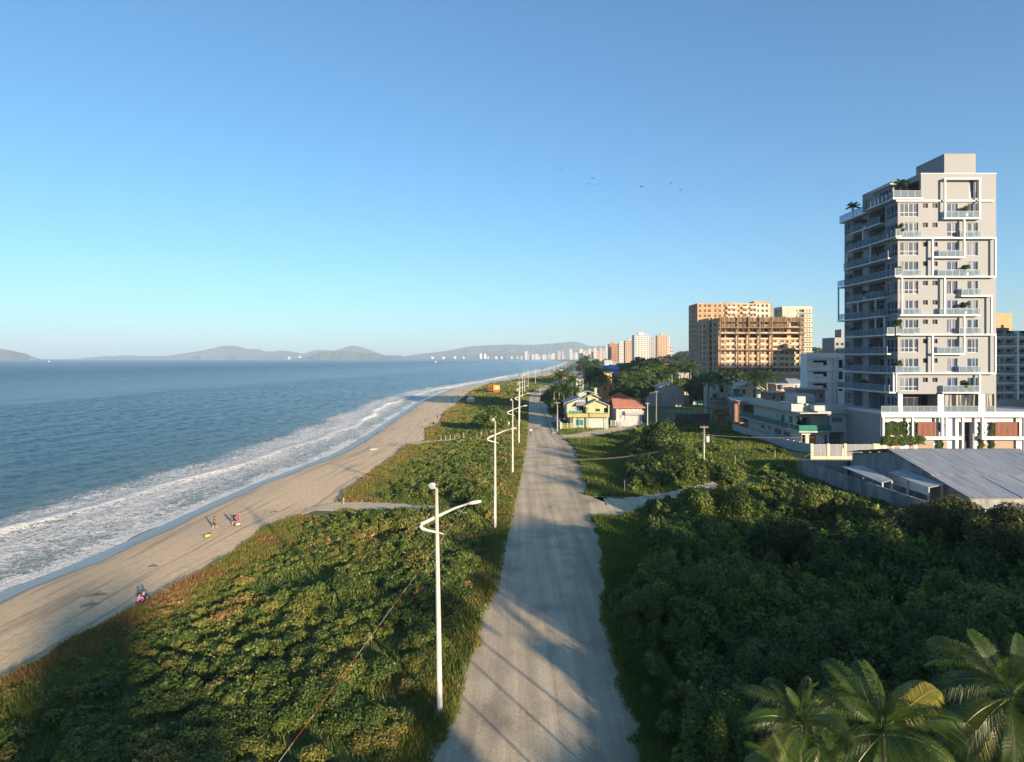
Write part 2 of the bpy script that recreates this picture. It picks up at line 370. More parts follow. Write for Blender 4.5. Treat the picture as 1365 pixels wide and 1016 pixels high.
PATH2 = [G(x, y, -.6) for x, y in ((548,590),(569,587.5),(590,586),(640,583))]
M_PATHSAND = mat('path_sand', (.52, .42, .29), .95, .15, .8, .3, 4, grime=False)
ribbon('path', M_PATHSAND, PATH1, [6.5, 5.5, 5.0, 4.2, 3.2, 2.2], z=.06)
ribbon('path', M_PATHSAND, PATH2, [5, 3.6, 3, 2], z=.05)
M_PAVE = mat('pavement_concrete', (.36, .35, .33), .9, .15, .6, .2, 5)
sw = [G(721.5, 536.7), G(733, 560), G(741, 577)]
mb = MB()
PV = [(G(719.5,533)), G(727.5,533), G(747.5,577.5), G(736.5,577.5)]
mb.slab([(p.x, p.y, .14) for p in PV][::-1], .14); tag(mb.build('pavement', M_PAVE), kind='structure')
# mown lots
M_LAWN = mat('lawn', (.11, .17, .04), .95, .25, .5, .5, 9, grime=False)
def patch(name, m, pts, z=.01):
    b = MB(); b.face(*[(p[0], p[1], z) for p in pts]); return tag(b.build(name, m), kind='structure')
patch('lawn', M_LAWN, [G(905,552), G(950,552), G(948,537), G(882,537)])
M_DIRT = mat('dirt', (.17, .155, .125), .95, .3, .3, .5, 4, grime=False)
patch('dirt', M_DIRT, [G(1072,640), G(1240,720), G(1500,720), G(1500,600), G(1300,604), G(1075,616)])

# ---------- sea ----------
def sea_mat():
    m, nt, p, out = newmat('sea_water')
    L = nt.links.new
    uv = nt.nodes.new('ShaderNodeUVMap'); sx = nt.nodes.new('ShaderNodeSeparateXYZ'); L(uv.outputs[0], sx.inputs[0])
    g = nt.nodes.new('ShaderNodeNewGeometry')
    def noise(scale, stretch, rot, det=5.0, rough=.6, src=g.outputs['Position']):
        mp = nd(nt, 'ShaderNodeMapping'); mp.inputs['Scale'].default_value = stretch; mp.inputs['Rotation'].default_value = (0, 0, rot); L(src, mp.inputs[0])
        n = nd(nt, 'ShaderNodeTexNoise', Scale=scale, Detail=det, Roughness=rough); L(mp.outputs[0], n.inputs['Vector']); return n
    def M(op, a, b=None, c=None):
        n = nd(nt, 'ShaderNodeMath', operation=op)
        for i, v in enumerate((a, b, c)):
            if v is None: continue
            if isinstance(v, (int, float)): n.inputs[i].default_value = v
            else: L(v, n.inputs[i])
        return n.outputs[0]
    big = noise(.02, (1, .35, 1), .5, 4.0); along = noise(.035, (.2, 1, 1), 0, 3.0, src=uv.outputs[0])
    off = M('MULTIPLY_ADD', M('SUBTRACT', along.outputs[0], .5), 10.0, sx.outputs['X'])
    # base colour by distance offshore
    rc = ramp(nt, [(0, (.15, .19, .20)), (.12, (.08, .145, .18)), (.3, (.032, .10, .16)), (.65, (.018, .082, .15)), (1, (.015, .08, .15))])
    L(M('DIVIDE', off, 160.0), rc.inputs[0])
    # foam
    dist = noise(.5, (1, 1, 1), 0, 3.0)
    vm = nd(nt, 'ShaderNodeVectorMath', operation='SCALE'); L(dist.outputs['Color'], vm.inputs[0]); vm.inputs['Scale'].default_value = 2.2
    va = nd(nt, 'ShaderNodeVectorMath', operation='ADD'); L(g.outputs['Position'], va.inputs[0]); L(vm.outputs[0], va.inputs[1])
    def web(scale, w):
        v = nd(nt, 'ShaderNodeTexVoronoi', feature='DISTANCE_TO_EDGE', Scale=scale); L(va.outputs[0], v.inputs['Vector'])
        r = nd(nt, 'ShaderNodeMapRange'); r.inputs['From Min'].default_value = 0; r.inputs['From Max'].default_value = w; r.inputs['To Min'].default_value = 1; r.inputs['To Max'].default_value = 0; L(v.outputs['Distance'], r.inputs['Value']); return r.outputs[0]
    w1, w2 = web(.75, .2), web(1.9, .3)
    webs = M('MAXIMUM', w1, M('MULTIPLY', w2, .8))
    fine = noise(1.1, (1, .5, 1), .4, 7.0, .72); patchn = noise(.16, (1, .35, 1), .2, 5.0, .65)
    cov = ramp(nt, [(0, 1.0), (.02, .72), (.07, .42), (.16, .46), (.26, .60), (.42, .60), (.56, .50), (.68, .15), (1, 0)]); L(M('DIVIDE', off, 40.0), cov.inputs[0])
    fo = M('ADD', M('MULTIPLY', webs, .45), M('MULTIPLY', M('ADD', fine.outputs[0], M('MULTIPLY', patchn.outputs[0], .9)), .62))
    # breaker crests: painted by height of the real wave ridge
    sz = nt.nodes.new('ShaderNodeSeparateXYZ'); L(g.outputs['Position'], sz.inputs[0]); inz = nd(nt, 'ShaderNodeMapRange'); inz.inputs['From Min'].default_value = 27; inz.inputs['From Max'].default_value = 21; L(sx.outputs['X'], inz.inputs['Value'])
    crest = nd(nt, 'ShaderNodeMapRange'); crest.inputs['From Min'].default_value = -2.82; crest.inputs['From Max'].default_value = -2.66; L(sz.outputs['Z'], crest.inputs['Value'])
    covt = M('MAXIMUM', cov.outputs[0], M('MULTIPLY', M('MULTIPLY', crest.outputs[0], inz.outputs[0]), 1.15))
    th = M('SUBTRACT', 1.28, M('MULTIPLY', covt, .86))
    fm = nd(nt, 'ShaderNodeMapRange'); L(M('SUBTRACT', fo, th), fm.inputs['Value']); fm.inputs['From Min'].default_value = -.10; fm.inputs['From Max'].default_value = .12
    nearsh = nd(nt, 'ShaderNodeMapRange'); nearsh.inputs['From Min'].default_value = 60; nearsh.inputs['From Max'].default_value = 45; L(off, nearsh.inputs['Value'])
    foam = M('MULTIPLY', fm.outputs[0], M('MAXIMUM', nearsh.outputs[0], 0.0)); foam = M('MINIMUM', foam, 1.0)
    mx = nd(nt, 'ShaderNodeMix', data_type='RGBA'); L(foam, mx.inputs[0]); L(rc.outputs[0], mx.inputs[6]); mx.inputs[7].default_value = (.78, .80, .80, 1)
    L(mx.outputs[2], p.inputs['Base Color'])
    ro = nd(nt, 'ShaderNodeMapRange'); L(foam, ro.inputs['Value']); ro.inputs['To Min'].default_value = .16; ro.inputs['To Max'].default_value = .85
    fr_ = nd(nt, 'ShaderNodeMapRange'); fr_.inputs['From Min'].default_value = 80; fr_.inputs['From Max'].default_value = 700; fr_.inputs['To Max'].default_value = .18; L(sx.outputs['X'], fr_.inputs['Value']); L(M('MINIMUM', M('ADD', ro.outputs[0], fr_.outputs[0]), .9), p.inputs['Roughness'])
    p.inputs['IOR'].default_value = 1.33; p.inputs['Specular IOR Level'].default_value = .36
    # waves
    a = noise(.09, (1, .4, 1), .45, 4.0); b = noise(.45, (1, .45, 1), .7, 6.0, .7); c = noise(1.8, (1, .6, 1), .3, 5.0, .7)
    hgt = M('ADD', M('MULTIPLY', a.outputs[0], 2.6), M('ADD', M('MULTIPLY', b.outputs[0], 2.0), M('MULTIPLY', c.outputs[0], .55)))
    hgt = M('ADD', hgt, M('MULTIPLY', foam, .12))
    bp = nd(nt, 'ShaderNodeBump', Strength=1.0, Distance=1.3); L(hgt, bp.inputs['Height']); L(bp.outputs[0], p.inputs['Normal'])
    return m
seaoff = np.concatenate([np.array([-.8, 0]), np.linspace(.5, 34, 80), np.linspace(34.6, 190, 190), np.geomspace(193, 14000, 50)])
def breaker(y):
    return np.interp(y, [40, 90, 115, 180, 300, 480, 560, 900], [21, 19, 14.5, 9.5, 11, 10, 12, 26])+1.6*np.sin(y*.05)+.9*np.sin(y*.17+1)
def seaz(X, Y):
    o = swash(Y)-X; bk = breaker(Y)
    amp = .78*(.55+.55*np.clip(np.sin(Y*.028+.6)+.35*np.sin(Y*.11), -.2, 1))*np.where(Y < 70, .35, 1)
    amp2 = .42*np.clip(np.sin(Y*.021+2.4)+.25*np.sin(Y*.09+1), 0, 1)*np.where(Y > 320, 1.4, np.where(Y > 150, 0.1, .55))
    d = o-bk; d2 = o-(bk+np.where(Y > 320, 22, 12))
    z = -2.99+amp*np.where(d < 0, np.exp(-(d/1.0)**2), np.exp(-(d/2.4)**2))+amp2*np.where(d2 < 0, np.exp(-(d2/1.2)**2), np.exp(-(d2/3)**2))
    z += .10*np.exp(-((o-4-1.2*np.sin(Y*.08))/.8)**2)
    chop = 0
    for wl, am, an, ph in ((19, .10, .15, 0), (11.3, .085, -.45, 1.3), (7.1, .07, .75, 2.2), (4.7, .055, -.2, .7), (3.3, .04, 1.2, 4.1), (2.6, .03, -.9, 2.1)):
        kx_, ky_ = math.cos(an)*2*math.pi/wl, math.sin(an)*2*math.pi/wl
        chop = chop+am*np.sin(X*kx_+Y*ky_+ph+2.2*np.sin(Y*.045+X*.03*(1+an)+ph)+1.3*np.sin(Y*.11-X*.07+ph*3)+.7*np.sin(Y*.27+X*.19+ph*5))
    return z+chop*np.clip((o-bk-1)/14, 0.05, 1)*np.clip((260-o)/80, 0, 1)+.03*np.clip(1-o, 0, 1)
rowsS = np.concatenate([np.linspace(-600, 20, 14), np.geomspace(22, 1100, 620), np.geomspace(1130, 11800, 50)])
def seacols(y): return (swash(min(y, 6900.))+ (.5*math.sin(y*.21)+.35*math.sin(y*.53)+.5*math.sin(y*.067)) - seaoff)[::-1]
gridmesh('sea', sea_mat(), rowsS, seacols, seaz, lambda X, Y: (swash(Y)-X, Y))
# sea in front of the far coast, right of the bay
b = MB(); b.face((560, 6995, -3.3), (7000, 6995, -3.3), (7000, 11800, -3.3), (560, 11800, -3.3)); 
# ---------- hills ----------
def hillmat(name, c1, c2):
    m, nt, p, out = newmat(name); g = nt.nodes.new('ShaderNodeNewGeometry')
    n = nd(nt, 'ShaderNodeTexNoise', Scale=.006, Detail=10.0, Roughness=.7); nt.links.new(g.outputs['Position'], n.inputs['Vector'])
    r = ramp(nt, [(.35, c1), (.6, c2), (.72, (c2[0]*1.8, c2[1]*1.6, c2[2]*1.6))]); nt.links.new(n.outputs[0], r.inputs[0]); nt.links.new(r.outputs[0], p.inputs['Base Color']); p.inputs['Roughness'].default_value = 1
    p.inputs['Specular IOR Level'].default_value = .1
    return m
M_HILL = hillmat('wooded_hill', (.035, .05, .025), (.07, .085, .045))
def hill(prof, Z, thick, name='hill', seed=0):
    """prof: list of (px, py) skyline points; a real ridge of that outline, `thick` metres deep"""
    xs = np.linspace(prof[0][0], prof[-1][0], max(40, int((prof[-1][0]-prof[0][0])/2.0)))
    ys = np.interp(xs, [p[0] for p in prof], [p[1] for p in prof])
    k = np.array([1, 2, 3, 2, 1])/9.0; ysm = np.convolve(np.pad(ys, 2, mode='edge'), k, 'valid')
    rng = np.random.default_rng(seed)
    ysm = ysm+.25*np.sin(xs*.9+seed)+.18*np.sin(xs*2.1+seed*2)
    hgt = np.maximum(0, H-(ysm-HY)*Z/F+3)
    nd_ = 21; t = np.linspace(-1, 1, nd_)
    X = (xs[None, :]-CX)*Z/F; X = np.repeat(X, nd_, 0)
    Y = Z+t[:, None]*thick*(1+0*X)
    rid = .16*np.sin(X/thick*7+seed)+.12*np.sin(X/thick*17+1.7*seed)
    prof_ = np.clip(1-np.abs(t[:, None]+rid*np.abs(t[:, None]))**1.35, 0, 1)
    rough = 1-.16*np.abs(t[:, None])*(1+np.sin(X/thick*23+t[:, None]*5+seed)+.7*np.sin(X/thick*51-t[:, None]*9))
    Zv = hgt[None, :]*prof_*np.where(np.abs(t[:, None]) < .04, 1, rough)-3.6
    V = np.stack([X, Y, Zv], -1).reshape(-1, 3); n, m_ = X.shape; a = np.arange(n*m_).reshape(n, m_)
    idx = np.stack([a[:-1, :-1], a[:-1, 1:], a[1:, 1:], a[1:, :-1]], -1).reshape(-1, 4)
    return tag(npmesh(name, V, 4, M_HILL, idx=idx, smooth=True), kind='structure')
hill([(-90,479),(-60,470),(-20,465.5),(0,465),(10,466),(22,470),(30,475),(37,479)], 6800, 350, 'island', 3)
hill([(125,478),(135,475.5),(143,474.5),(152,476),(170,473.5),(185,474.5),(215,475),(235,473),(260,469),(272,467.5),(285,464),(295,461.5),(307,460.5),(318,462),(330,465.5),(345,465.5),(355,469),(365,468.5),(375,467),(390,469),(402,471),(412,474),(425,478)], 10300, 700, 'hill', 1)
hill([(385,478),(405,471),(420,467),(432,466.5),(445,468),(455,465),(465,461.5),(473,460.5),(480,462),(492,466),(502,470),(512,473),(530,477)], 10600, 600, 'hill', 5)
hill([(398,478.5),(410,474.5),(425,470),(440,468.2),(455,468),(470,469),(485,470),(500,471),(512,474),(525,473.5),(535,474),(545,478.5)], 8200, 350, 'island', 8)
hill([(520,478),(545,474),(565,471.5),(590,468.5),(605,466),(625,462),(645,460.5),(665,459.8),(680,459),(700,460),(715,459.5),(730,458.5),(745,457.3),(757,456),(766,455.3),(774,456.8),(782,460),(790,462),(805,461),(820,464),(850,468),(900,472),(960,477)], 10200, 800, 'hill', 2)
hill([(590,478.5),(615,474),(640,471.5),(665,469),(690,470.5),(712,474),(735,478)], 9000, 350, 'hill', 4)
# low far shore closing the bay
b = MB()
N = 80
for k in range(N): pass
def farshore():
    xs = np.linspace(-2500, 6500, 140); V = []; rows = [7350, 7380, 7600, 11900]
    front = 7150+60*np.sin(xs*.004)+np.where(xs < 250, (250-xs)*.42, 0)
    Z0 = [-4, -1.2, 3, 6]; Ys = [front, front+25, front+200, np.maximum(front+900, 11850)]
    X = np.repeat(xs[None, :], 4, 0); Y = np.stack(Ys); Zv = np.repeat(np.array(Z0)[:, None], len(xs), 1).astype(float)
    V = np.stack([X, Y, Zv], -1).reshape(-1, 3); a = np.arange(4*len(xs)).reshape(4, len(xs))
    idx = np.stack([a[:-1, :-1], a[:-1, 1:], a[1:, 1:], a[1:, :-1]], -1).reshape(-1, 4)
    tag(npmesh('shore', V, 4, M_HILL, idx=idx, smooth=True), kind='structure')
farshore()
# ---------- foliage ----------
def leafquads(P, N, s, rng, aspect=.55, jit=1.7):
    """one diamond leaf per point, roughly facing N"""
    n = len(P); nn = N+rng.normal(0, jit*.5, (n, 3)); nn /= np.linalg.norm(nn, axis=1, keepdims=True)
    r = rng.normal(0, 1, (n, 3)); a = np.cross(nn, r); a /= np.linalg.norm(a, axis=1, keepdims=True)+1e-9; b = np.cross(nn, a)
    s = np.broadcast_to(np.asarray(s, float).reshape(-1, 1) if np.ndim(s) else np.full((1, 1), s), (n, 1))
    q = np.stack([P-a*s, P-b*s*aspect+nn*s*.12, P+a*s, P+b*s*aspect+nn*s*.12], 1)
    return q.reshape(-1, 3)
def tri_leaves(P, Dr, L, W, rng):
    """grass blades: triangles from P along Dr"""
    n = len(P); side = np.cross(Dr, rng.normal(0, 1, (n, 3))); side /= np.linalg.norm(side, axis=1, keepdims=True)+1e-9
    return np.stack([P-side*W, P+side*W, P+Dr*L], 1).reshape(-1, 3)
def vnoise(x, y, s, seed=0):
    """cheap smooth 2D noise 0..1"""
    o = 0; amp = 0
    for k in range(4):
        f = (2**k)/s; a = .6**k
        o = o+a*(np.sin(x*f*1.7+seed*1.3+k*2.1+1.5*np.sin(y*f*1.1+k))*np.cos(y*f*1.9-seed*.7+k*1.7+1.3*np.sin(x*f*.9+2*k))); amp += a
    return np.clip(.5+.62*o/amp*1.3, 0, 1)
GREEN = dict(dark=(.030, .050, .013), mid=(.055, .098, .022), lite=(.094, .136, .027), yel=(.165, .170, .038), dry=(.23, .135, .055), blue=(.042, .068, .019), red=(.16,.06,.03))
GREEN.update(ola=(.034, .044, .015), olb=(.072, .086, .026), olc=(.13, .14, .04))
GREEN = {k: np.array(v) for k, v in GREEN.items()}
def colmix(t, stops):
    """t in 0..1 -> colour between named stops"""
    k = np.linspace(0, 1, len(stops)); c = np.stack([GREEN[s] for s in stops])
    return np.stack([np.interp(t, k, c[:, i]) for i in range(3)], -1)
def px_of(x, y, z): return CX+x*F/y, HY+(H-z)*F/y
def domes(region, step, rfun, hfun, rng, ymin, ymax, xlo, xhi):
    out = []; y = ymin
    while y < ymax:
        st = step*max(1, y/110)
        xs = np.arange(xlo(y), xhi(y), st)
        for x in xs:
            xx, yy = x+rng.uniform(-.5, .5)*st, y+rng.uniform(-.5, .5)*st
            if region(xx, yy): out.append((xx, yy, rfun(xx, yy, rng)*max(1, y/110), hfun(xx, yy, rng)))
        y += st*.9
    return np.array(out)
def pdist(x, y, pts):
    best = 1e9
    for a, b in zip(pts, pts[1:]):
        ax, ay, bx, by = a[0], a[1], b[0], b[1]; dx, dy = bx-ax, by-ay
        t = max(0, min(1, ((x-ax)*dx+(y-ay)*dy)/(dx*dx+dy*dy))); best = min(best, math.hypot(x-ax-t*dx, y-ay-t*dy))
    return best
def dome_leaves(dm, colf, cover, smin, sk, rng, zoff=0, sub=5):
    """scatter leaves over lumpy domes; leaf size follows viewing distance (real leaf clusters when far)"""
    P, Nn, S, Cc = [], [], [], []
    for x, y, r, h in dm:
        s = max(smin, sk*math.hypot(x, y)); g0 = gzf(x, y)+zoff
        area = 2*math.pi*r*(r*.5+h*.5); n = int(cover*area/(1.1*s*s*.9))
        if n < 4: continue
        ns = max(3, int(sub*min(2.5, r/1.2)))   # sub-lobes
        lob = rng.normal(0, 1, (ns, 3)); lob[:, 2] = np.abs(lob[:, 2])*.9+.15; lob /= np.linalg.norm(lob, axis=1, keepdims=True)
        fl = rng.uniform(.35, .8); s = s*rng.choice([.8, 1.0, 1.0, 1.35]); lr = rng.uniform(.26, .6, ns); which = rng.integers(0, ns, n)
        d = rng.normal(0, 1, (n, 3)); d[:, 2] = np.abs(d[:, 2])*1.0-.12; d /= np.linalg.norm(d, axis=1, keepdims=True)
        c = lob[which]*(1-lr[which])[:, None]*np.array([1, 1, 1])
        rad = rng.uniform(fl, 1.05+.25*(1-fl), n)[:, None]
        p = c+d*lr[which][:, None]*rad
        pos = np.stack([x+p[:, 0]*r, y+p[:, 1]*r, g0+np.maximum(p[:, 2], -.05)*h], -1)
        P.append(pos); Nn.append(d*np.array([1, 1, 1.1])+np.array([0, 0, .25])); S.append(np.full(n, s)*rng.uniform(.55, 1.3, n))
        t = colf(x, y, rng)+rng.normal(0, .10, n)+rng.normal(0, .06, ns)[which]
        Cc.append(t)
    return np.concatenate(P), np.concatenate(Nn), np.concatenate(S), np.concatenate(Cc)
EXIST = []
# left dune scrub ------------------------------------------------------
rngL = np.random.default_rng(11)
def regL(x, y):
    v, r = float(vege(y)), float(roadl(y))
    if not (v+.1 < x < r-1.0-.8*math.sin(y*.4)): return False
    px, py = px_of(x, y, 0)
    if px < -60 or py > 1150: return False
    if float(vnoise(np.array(x), np.array(y), 6, 21)) < .37 and rngL.random() < .85: return False
    if y > 95 and rngL.random() < .3: return False
    if y > 60 and pdist(x, y, PATH1) < 4.3: return False
    if y > 110 and pdist(x, y, PATH2) < 3.6: return False
    if y > 270 and (abs(px-627) < 7 and 268 < y < 296 or 646 < px < 669 and 325 < y < 366): return False
    return True
def shrubness(x, y):
    """0 near the sand / verge (grass), 1 = tall scrub"""
    v, r = float(vege(y)), float(roadl(y)); a = (x-v); b = (r-x)
    n = float(vnoise(np.array(x), np.array(y), 14, 3))
    return max(0, min(1, min((a-1.5)/15, (b-1.0)/3)))*(.35+.9*n)
def rL(x, y, g): return g.uniform(.45, .9)+.9*shrubness(x, y)*g.uniform(.1, 1.5)
def hL(x, y, g):
    s = shrubness(x, y); far = .32 if y > 190 else (.6 if y > 95 else 1)
    return .15+.25*g.random()+(1.0*s*g.uniform(.35, 1.0)+1.1*s*float(vnoise(np.array(x), np.array(y), 20, 12)))*far
dmL = domes(regL, 1.15, rL, hL, rngL, 24, 640, lambda y: max(float(vege(y)), -y*.92), lambda y: float(roadl(y)))
def cL(x, y, g):
    v, r = float(vege(y)), float(roadl(y)); n = float(vnoise(np.array(x), np.array(y), 9, 5))
    a = x-v; dry = max(0, 1-a/4.5)*.8*(.35+1.1*float(vnoise(np.array(x), np.array(y), 5, 8)))
    t = .22+.42*n+.2*g.random()
    q = g.random()
    if q < .08: t += .2
    elif q > .985: t = .85
    elif q > .85: t *= .4
    return min(1, t+dry*.7)
P, Nn, S, T_ = dome_leaves(dmL, cL, 1.35, .062, .0023, rngL, sub=8)
cols = colmix(np.clip(T_, 0, 1), ['dark', 'mid', 'lite', 'yel', 'dry'])
print('left leaves', len(P), len(dmL))
tag(npmesh('dune_scrub', leafquads(P, Nn, S, rngL), 4, M_LEAF, cols), 'low green scrub covering the dune between the beach and the gravel road', 'shrubbery', kind='stuff')
# grasses: blades along sand edge, road verges and lots ---------------
rngG = np.random.default_rng(5)
def blades(reg, n, xlo, xhi, ylo, yhi, lng, colf, rng, wk=.0011):
    """n samples log-distributed in distance"""
    y = np.exp(rng.uniform(math.log(ylo), math.log(yhi), n)); u = rng.uniform(0, 1, n)
    a, b_ = xlo(y), xhi(y); x = a+(b_-a)*u; k = reg(x, y); x, y = x[k], y[k]
    z = gz(x, y)-.02; m = len(x)
    Dd = np.stack([rng.normal(0, .45, m), rng.normal(0, .45, m), np.ones(m)], -1); Dd /= np.linalg.norm(Dd, axis=1, keepdims=True)
    L = lng(x, y)*rng.uniform(.5, 1.3, m); W = np.maximum(.018, wk*y)*rng.uniform(.6, 1.4, m)
    V = tri_leaves(np.stack([x, y, z], -1), Dd, L[:, None], W[:, None], rng)
    return V, colf(x, y, rng)
Vs, Cs = [], []
def pd_np(x, y, pts):
    best = np.full(len(x), 1e9)
    for a, b in zip(pts, pts[1:]):
        dx, dy = b[0]-a[0], b[1]-a[1]; t = np.clip(((x-a[0])*dx+(y-a[1])*dy)/(dx*dx+dy*dy), 0, 1)
        best = np.minimum(best, np.hypot(x-a[0]-t*dx, y-a[1]-t*dy))
    return best
inL = lambda x, y: (pd_np(x, y, PATH1) > np.clip(2.9-(x+26)*.11, 1.0, 3)+.4*np.sin(x*2)) & (pd_np(x, y, PATH2) > 2.3)
V, c = blades(inL, 150000, lambda y: vege(y)-.25, lambda y: vege(y)+6.0, 30, 600, lambda x, y: .30+.25*vnoise(x, y, 3, 1),
   lambda x, y, g: colmix(np.clip(.45+.75*vnoise(x, y, 6, 9)*np.clip(1.3-(x-vege(y))/7, 0, 1)+g.normal(0, .1, len(x)), 0, 1), ['mid', 'lite', 'yel', 'dry']), rngG); Vs.append(V); Cs.append(c)
V, c = blades(inL, 170000, lambda y: vege(y)+4, lambda y: roadl(y)+.05*y**.5, 24, 700, lambda x, y: .25+.3*vnoise(x, y, 4, 2),
   lambda x, y, g: colmix(np.clip(.15+.7*vnoise(x, y, 8, 4)+g.normal(0, .1, len(x)), 0, 1), ['mid', 'lite', 'yel', 'dry']), rngG); Vs.append(V); Cs.append(c)
V, c = blades(lambda x, y: x < roadl(y)+.55-1.0*vnoise(x, y, 4.5, 3)-.55*vnoise(x, y, 1.3, 8)-np.abs(rngG.normal(0, .3, len(x)))+.45, 90000, lambda y: roadl(y)-2.4, lambda y: roadl(y)+1.0, 24, 320, lambda x, y: .22+.3*vnoise(x, y, 3, 2),
   lambda x, y, g: colmix(np.clip(.3+.6*vnoise(x, y, 4, 4)+g.normal(0, .1, len(x)), 0, 1), ['mid', 'lite', 'yel', 'dry']), rngG); Vs.append(V); Cs.append(c)
tag(npmesh('dune_grass', np.concatenate(Vs), 3, M_BLADE, np.concatenate(Cs)), 'ochre and green grass along the sand edge and road verge', 'grass', kind='stuff')
# right side -----------------------------------------------------------
rngR = np.random.default_rng(21)
SHEDX0, SHEDY0 = 49.0, 68.0
TR2 = [(p[0], p[1]) for p in TRACK]; ST2 = [(p[0], p[1]) for p in STREET]
WALLP = [tuple(G(1068, 633)[:2]), tuple(G(1240, 694)[:2]), (53.0, 58.0), (90, 57)]
def wallx(y): return np.interp(y, [58, WALLP[1][1], WALLP[0][1]], [53, WALLP[1][0], WALLP[0][0]])
TRN = G(1070, 612)
HOUSEL = lambda y: np.interp(y, [105, 122, 137, 170, 200], [WALLP[0][0], 56.5, 60.5, 64.0, 70])
def inlot(x, y):
    """green land right of the road, this side of walls and houses"""
    if x < float(roadr(y))+.9+.5*math.sin(y*.7): return False
    if y < 57.5: pass
    elif y < 105 and x > float(wallx(y))-1.2: return False
    elif 105 <= y < 150 and x > float(HOUSEL(y))-2.5: return False
    elif y >= 184 or (y >= 148 and px_of(x, y, 0)[0] < 842): return False
    return True
def bushness(x, y):
    px, py = px_of(x, y, 0)
    if pdist(x, y, TR2) < 4.6 and y > 60: return 0
    if y > 135: return 0 if px < 850 else (.45 if px < 900 else .12)
    n = float(vnoise(np.array(x), np.array(y), 11, 6))
    edge = max(0, min(1, (x-float(roadr(y))-1.0)/(2.6 if y < 52 else 5)))
    if y > 85:   # lot between the track and the street
        dark = math.exp(-((px-885)/60)**2)*1.4
        if px > 940: dark = .05 if n < .62 else .45
        if px < 840: dark = .05
        return min(1, dark)*edge*(.5+.6*n)
    if px < 868 and y > 52: return .12*n
    return max(.32 if y < 52 and x > float(roadr(y))+.9 else 0, edge*(.45+.7*n))
def regR(x, y):
    px, py = px_of(x, y, 0)
    if not inlot(x, y) or px > 1480 or py > 1250: return False
    if y > 60 and pdist(x, y, TR2) < 4.4: return False
    if y > 120 and pdist(x, y, ST2) < 4.6: return False
    return rngR.random() < (.12+bushness(x, y)*2.4) and (float(vnoise(np.array(x), np.array(y), 6, 33)) > .24 or rngR.random() < .3)
def rR(x, y, g): b = bushness(x, y); return (.5+1.15*b)*g.uniform(.45, 1.3)
def hR(x, y, g):
    b = bushness(x, y); k = 1.0 if y < 60 else .75
    if y < 105: k *= max(.3, min(1, (float(wallx(y))-x)/9)) if y > 57.5 else 1
    return .3+3.6*b*g.uniform(.5, 1.2)*k
dmR = domes(regR, 1.45, rR, hR, rngR, 20, 186, lambda y: float(roadr(y)), lambda y: min(y*.95+2, 75))
def cR(x, y, g):
    n = float(vnoise(np.array(x), np.array(y), 10, 2)); t = .12+.45*n+.25*g.random()
    if g.random() < .12: t += .28
    return t
P, Nn, S, T_ = dome_leaves(dmR, cR, 1.3, .085, .0029, rngR, sub=7)
cols = colmix(np.clip(T_, 0, 1), ['dark', 'blue', 'mid', 'lite', 'yel'])*np.array([1.45, 1.3, 1.15])
print('right leaves', len(P), len(dmR))
tag(npmesh('thicket', leafquads(P, Nn, S, rngR), 4, M_LEAF, cols), 'dark green thicket of shrubs and creepers filling the land right of the road', 'shrubbery', kind='stuff')
Vs, Cs = [], []
def regGR(x, y):
    k = (x > roadr(y)-1.1+1.1*vnoise(x, y, 5, 5)+.5*vnoise(x, y, 1.4, 9)+np.abs(rngG.normal(0, .35, len(x)))) & (pd_np(x, y, TR2) > np.where(y > 60, 2.4+.4*np.sin(x)+np.clip(9-(x-roadr(y)), 0, 9)*.45, -1)) & (pd_np(x, y, ST2) > 3.6)
    k &= ~((y > 57.5) & (y < 105) & (x > wallx(y)-.3)) & ~((y >= 105) & (x > HOUSEL(y)-.6))
    return k
V, c = blades(regGR, 380000, lambda y: roadr(y), lambda y: np.minimum(y*.9, 70), 22, 188, lambda x, y: .35+.4*vnoise(x, y, 5, 2),
   lambda x, y, g: colmix(np.clip(.06+.7*vnoise(x, y, 9, 4)+g.normal(0, .1, len(x)), 0, 1), ['dark', 'mid', 'lite', 'yel']), rngG); Vs.append(V); Cs.append(c)
V, c = blades(regGR, 130000, lambda y: roadr(y)-1.0, lambda y: roadr(y)+9, 22, 150, lambda x, y: .3+.35*vnoise(x, y, 5, 2),
   lambda x, y, g: colmix(np.clip(.1+.65*vnoise(x, y, 6, 4)+g.normal(0, .13, len(x)), 0, 1), ['dark', 'mid', 'lite', 'yel']), rngG); Vs.append(V); Cs.append(c)
tag(npmesh('long_grass', np.concatenate(Vs), 3, M_BLADE, np.concatenate(Cs)*np.array([1.5, 1.3, 1.2])), 'long unmown grass on the vacant lots right of the road', 'grass', kind='stuff')

# ---------- trees ----------
def crown_arrays(rx, rz, nl, leaf, cover, rng, stops, flat=0., tone=.35, droop=0):
    L = rng.normal(0, 1, (nl, 3)); L[:, 2] = L[:, 2]*.75+.25; L /= np.linalg.norm(L, axis=1, keepdims=True); L *= rng.uniform(.35, .78, (nl, 1))
    lr = rng.uniform(.22, .42, nl); A = 4*math.pi*(rx*.33)**2*nl; n = int(cover*A/(1.1*leaf*leaf))
    w = rng.choice(nl, n, p=lr**2/np.sum(lr**2)); d = rng.normal(0, 1, (n, 3)); d /= np.linalg.norm(d, axis=1, keepdims=True)
    p = L[w]+d*lr[w][:, None]*rng.uniform(.55, 1.08, (n, 1))
    P = p*np.array([rx, rx, rz]); t = np.clip(tone+rng.normal(0, .1, nl)[w]+rng.normal(0, .07, n), 0, 1)
    return P, d+np.array([0, 0, .3]), leaf*rng.uniform(.6, 1.3, n), colmix(t, stops), L*np.array([rx, rx, rz])
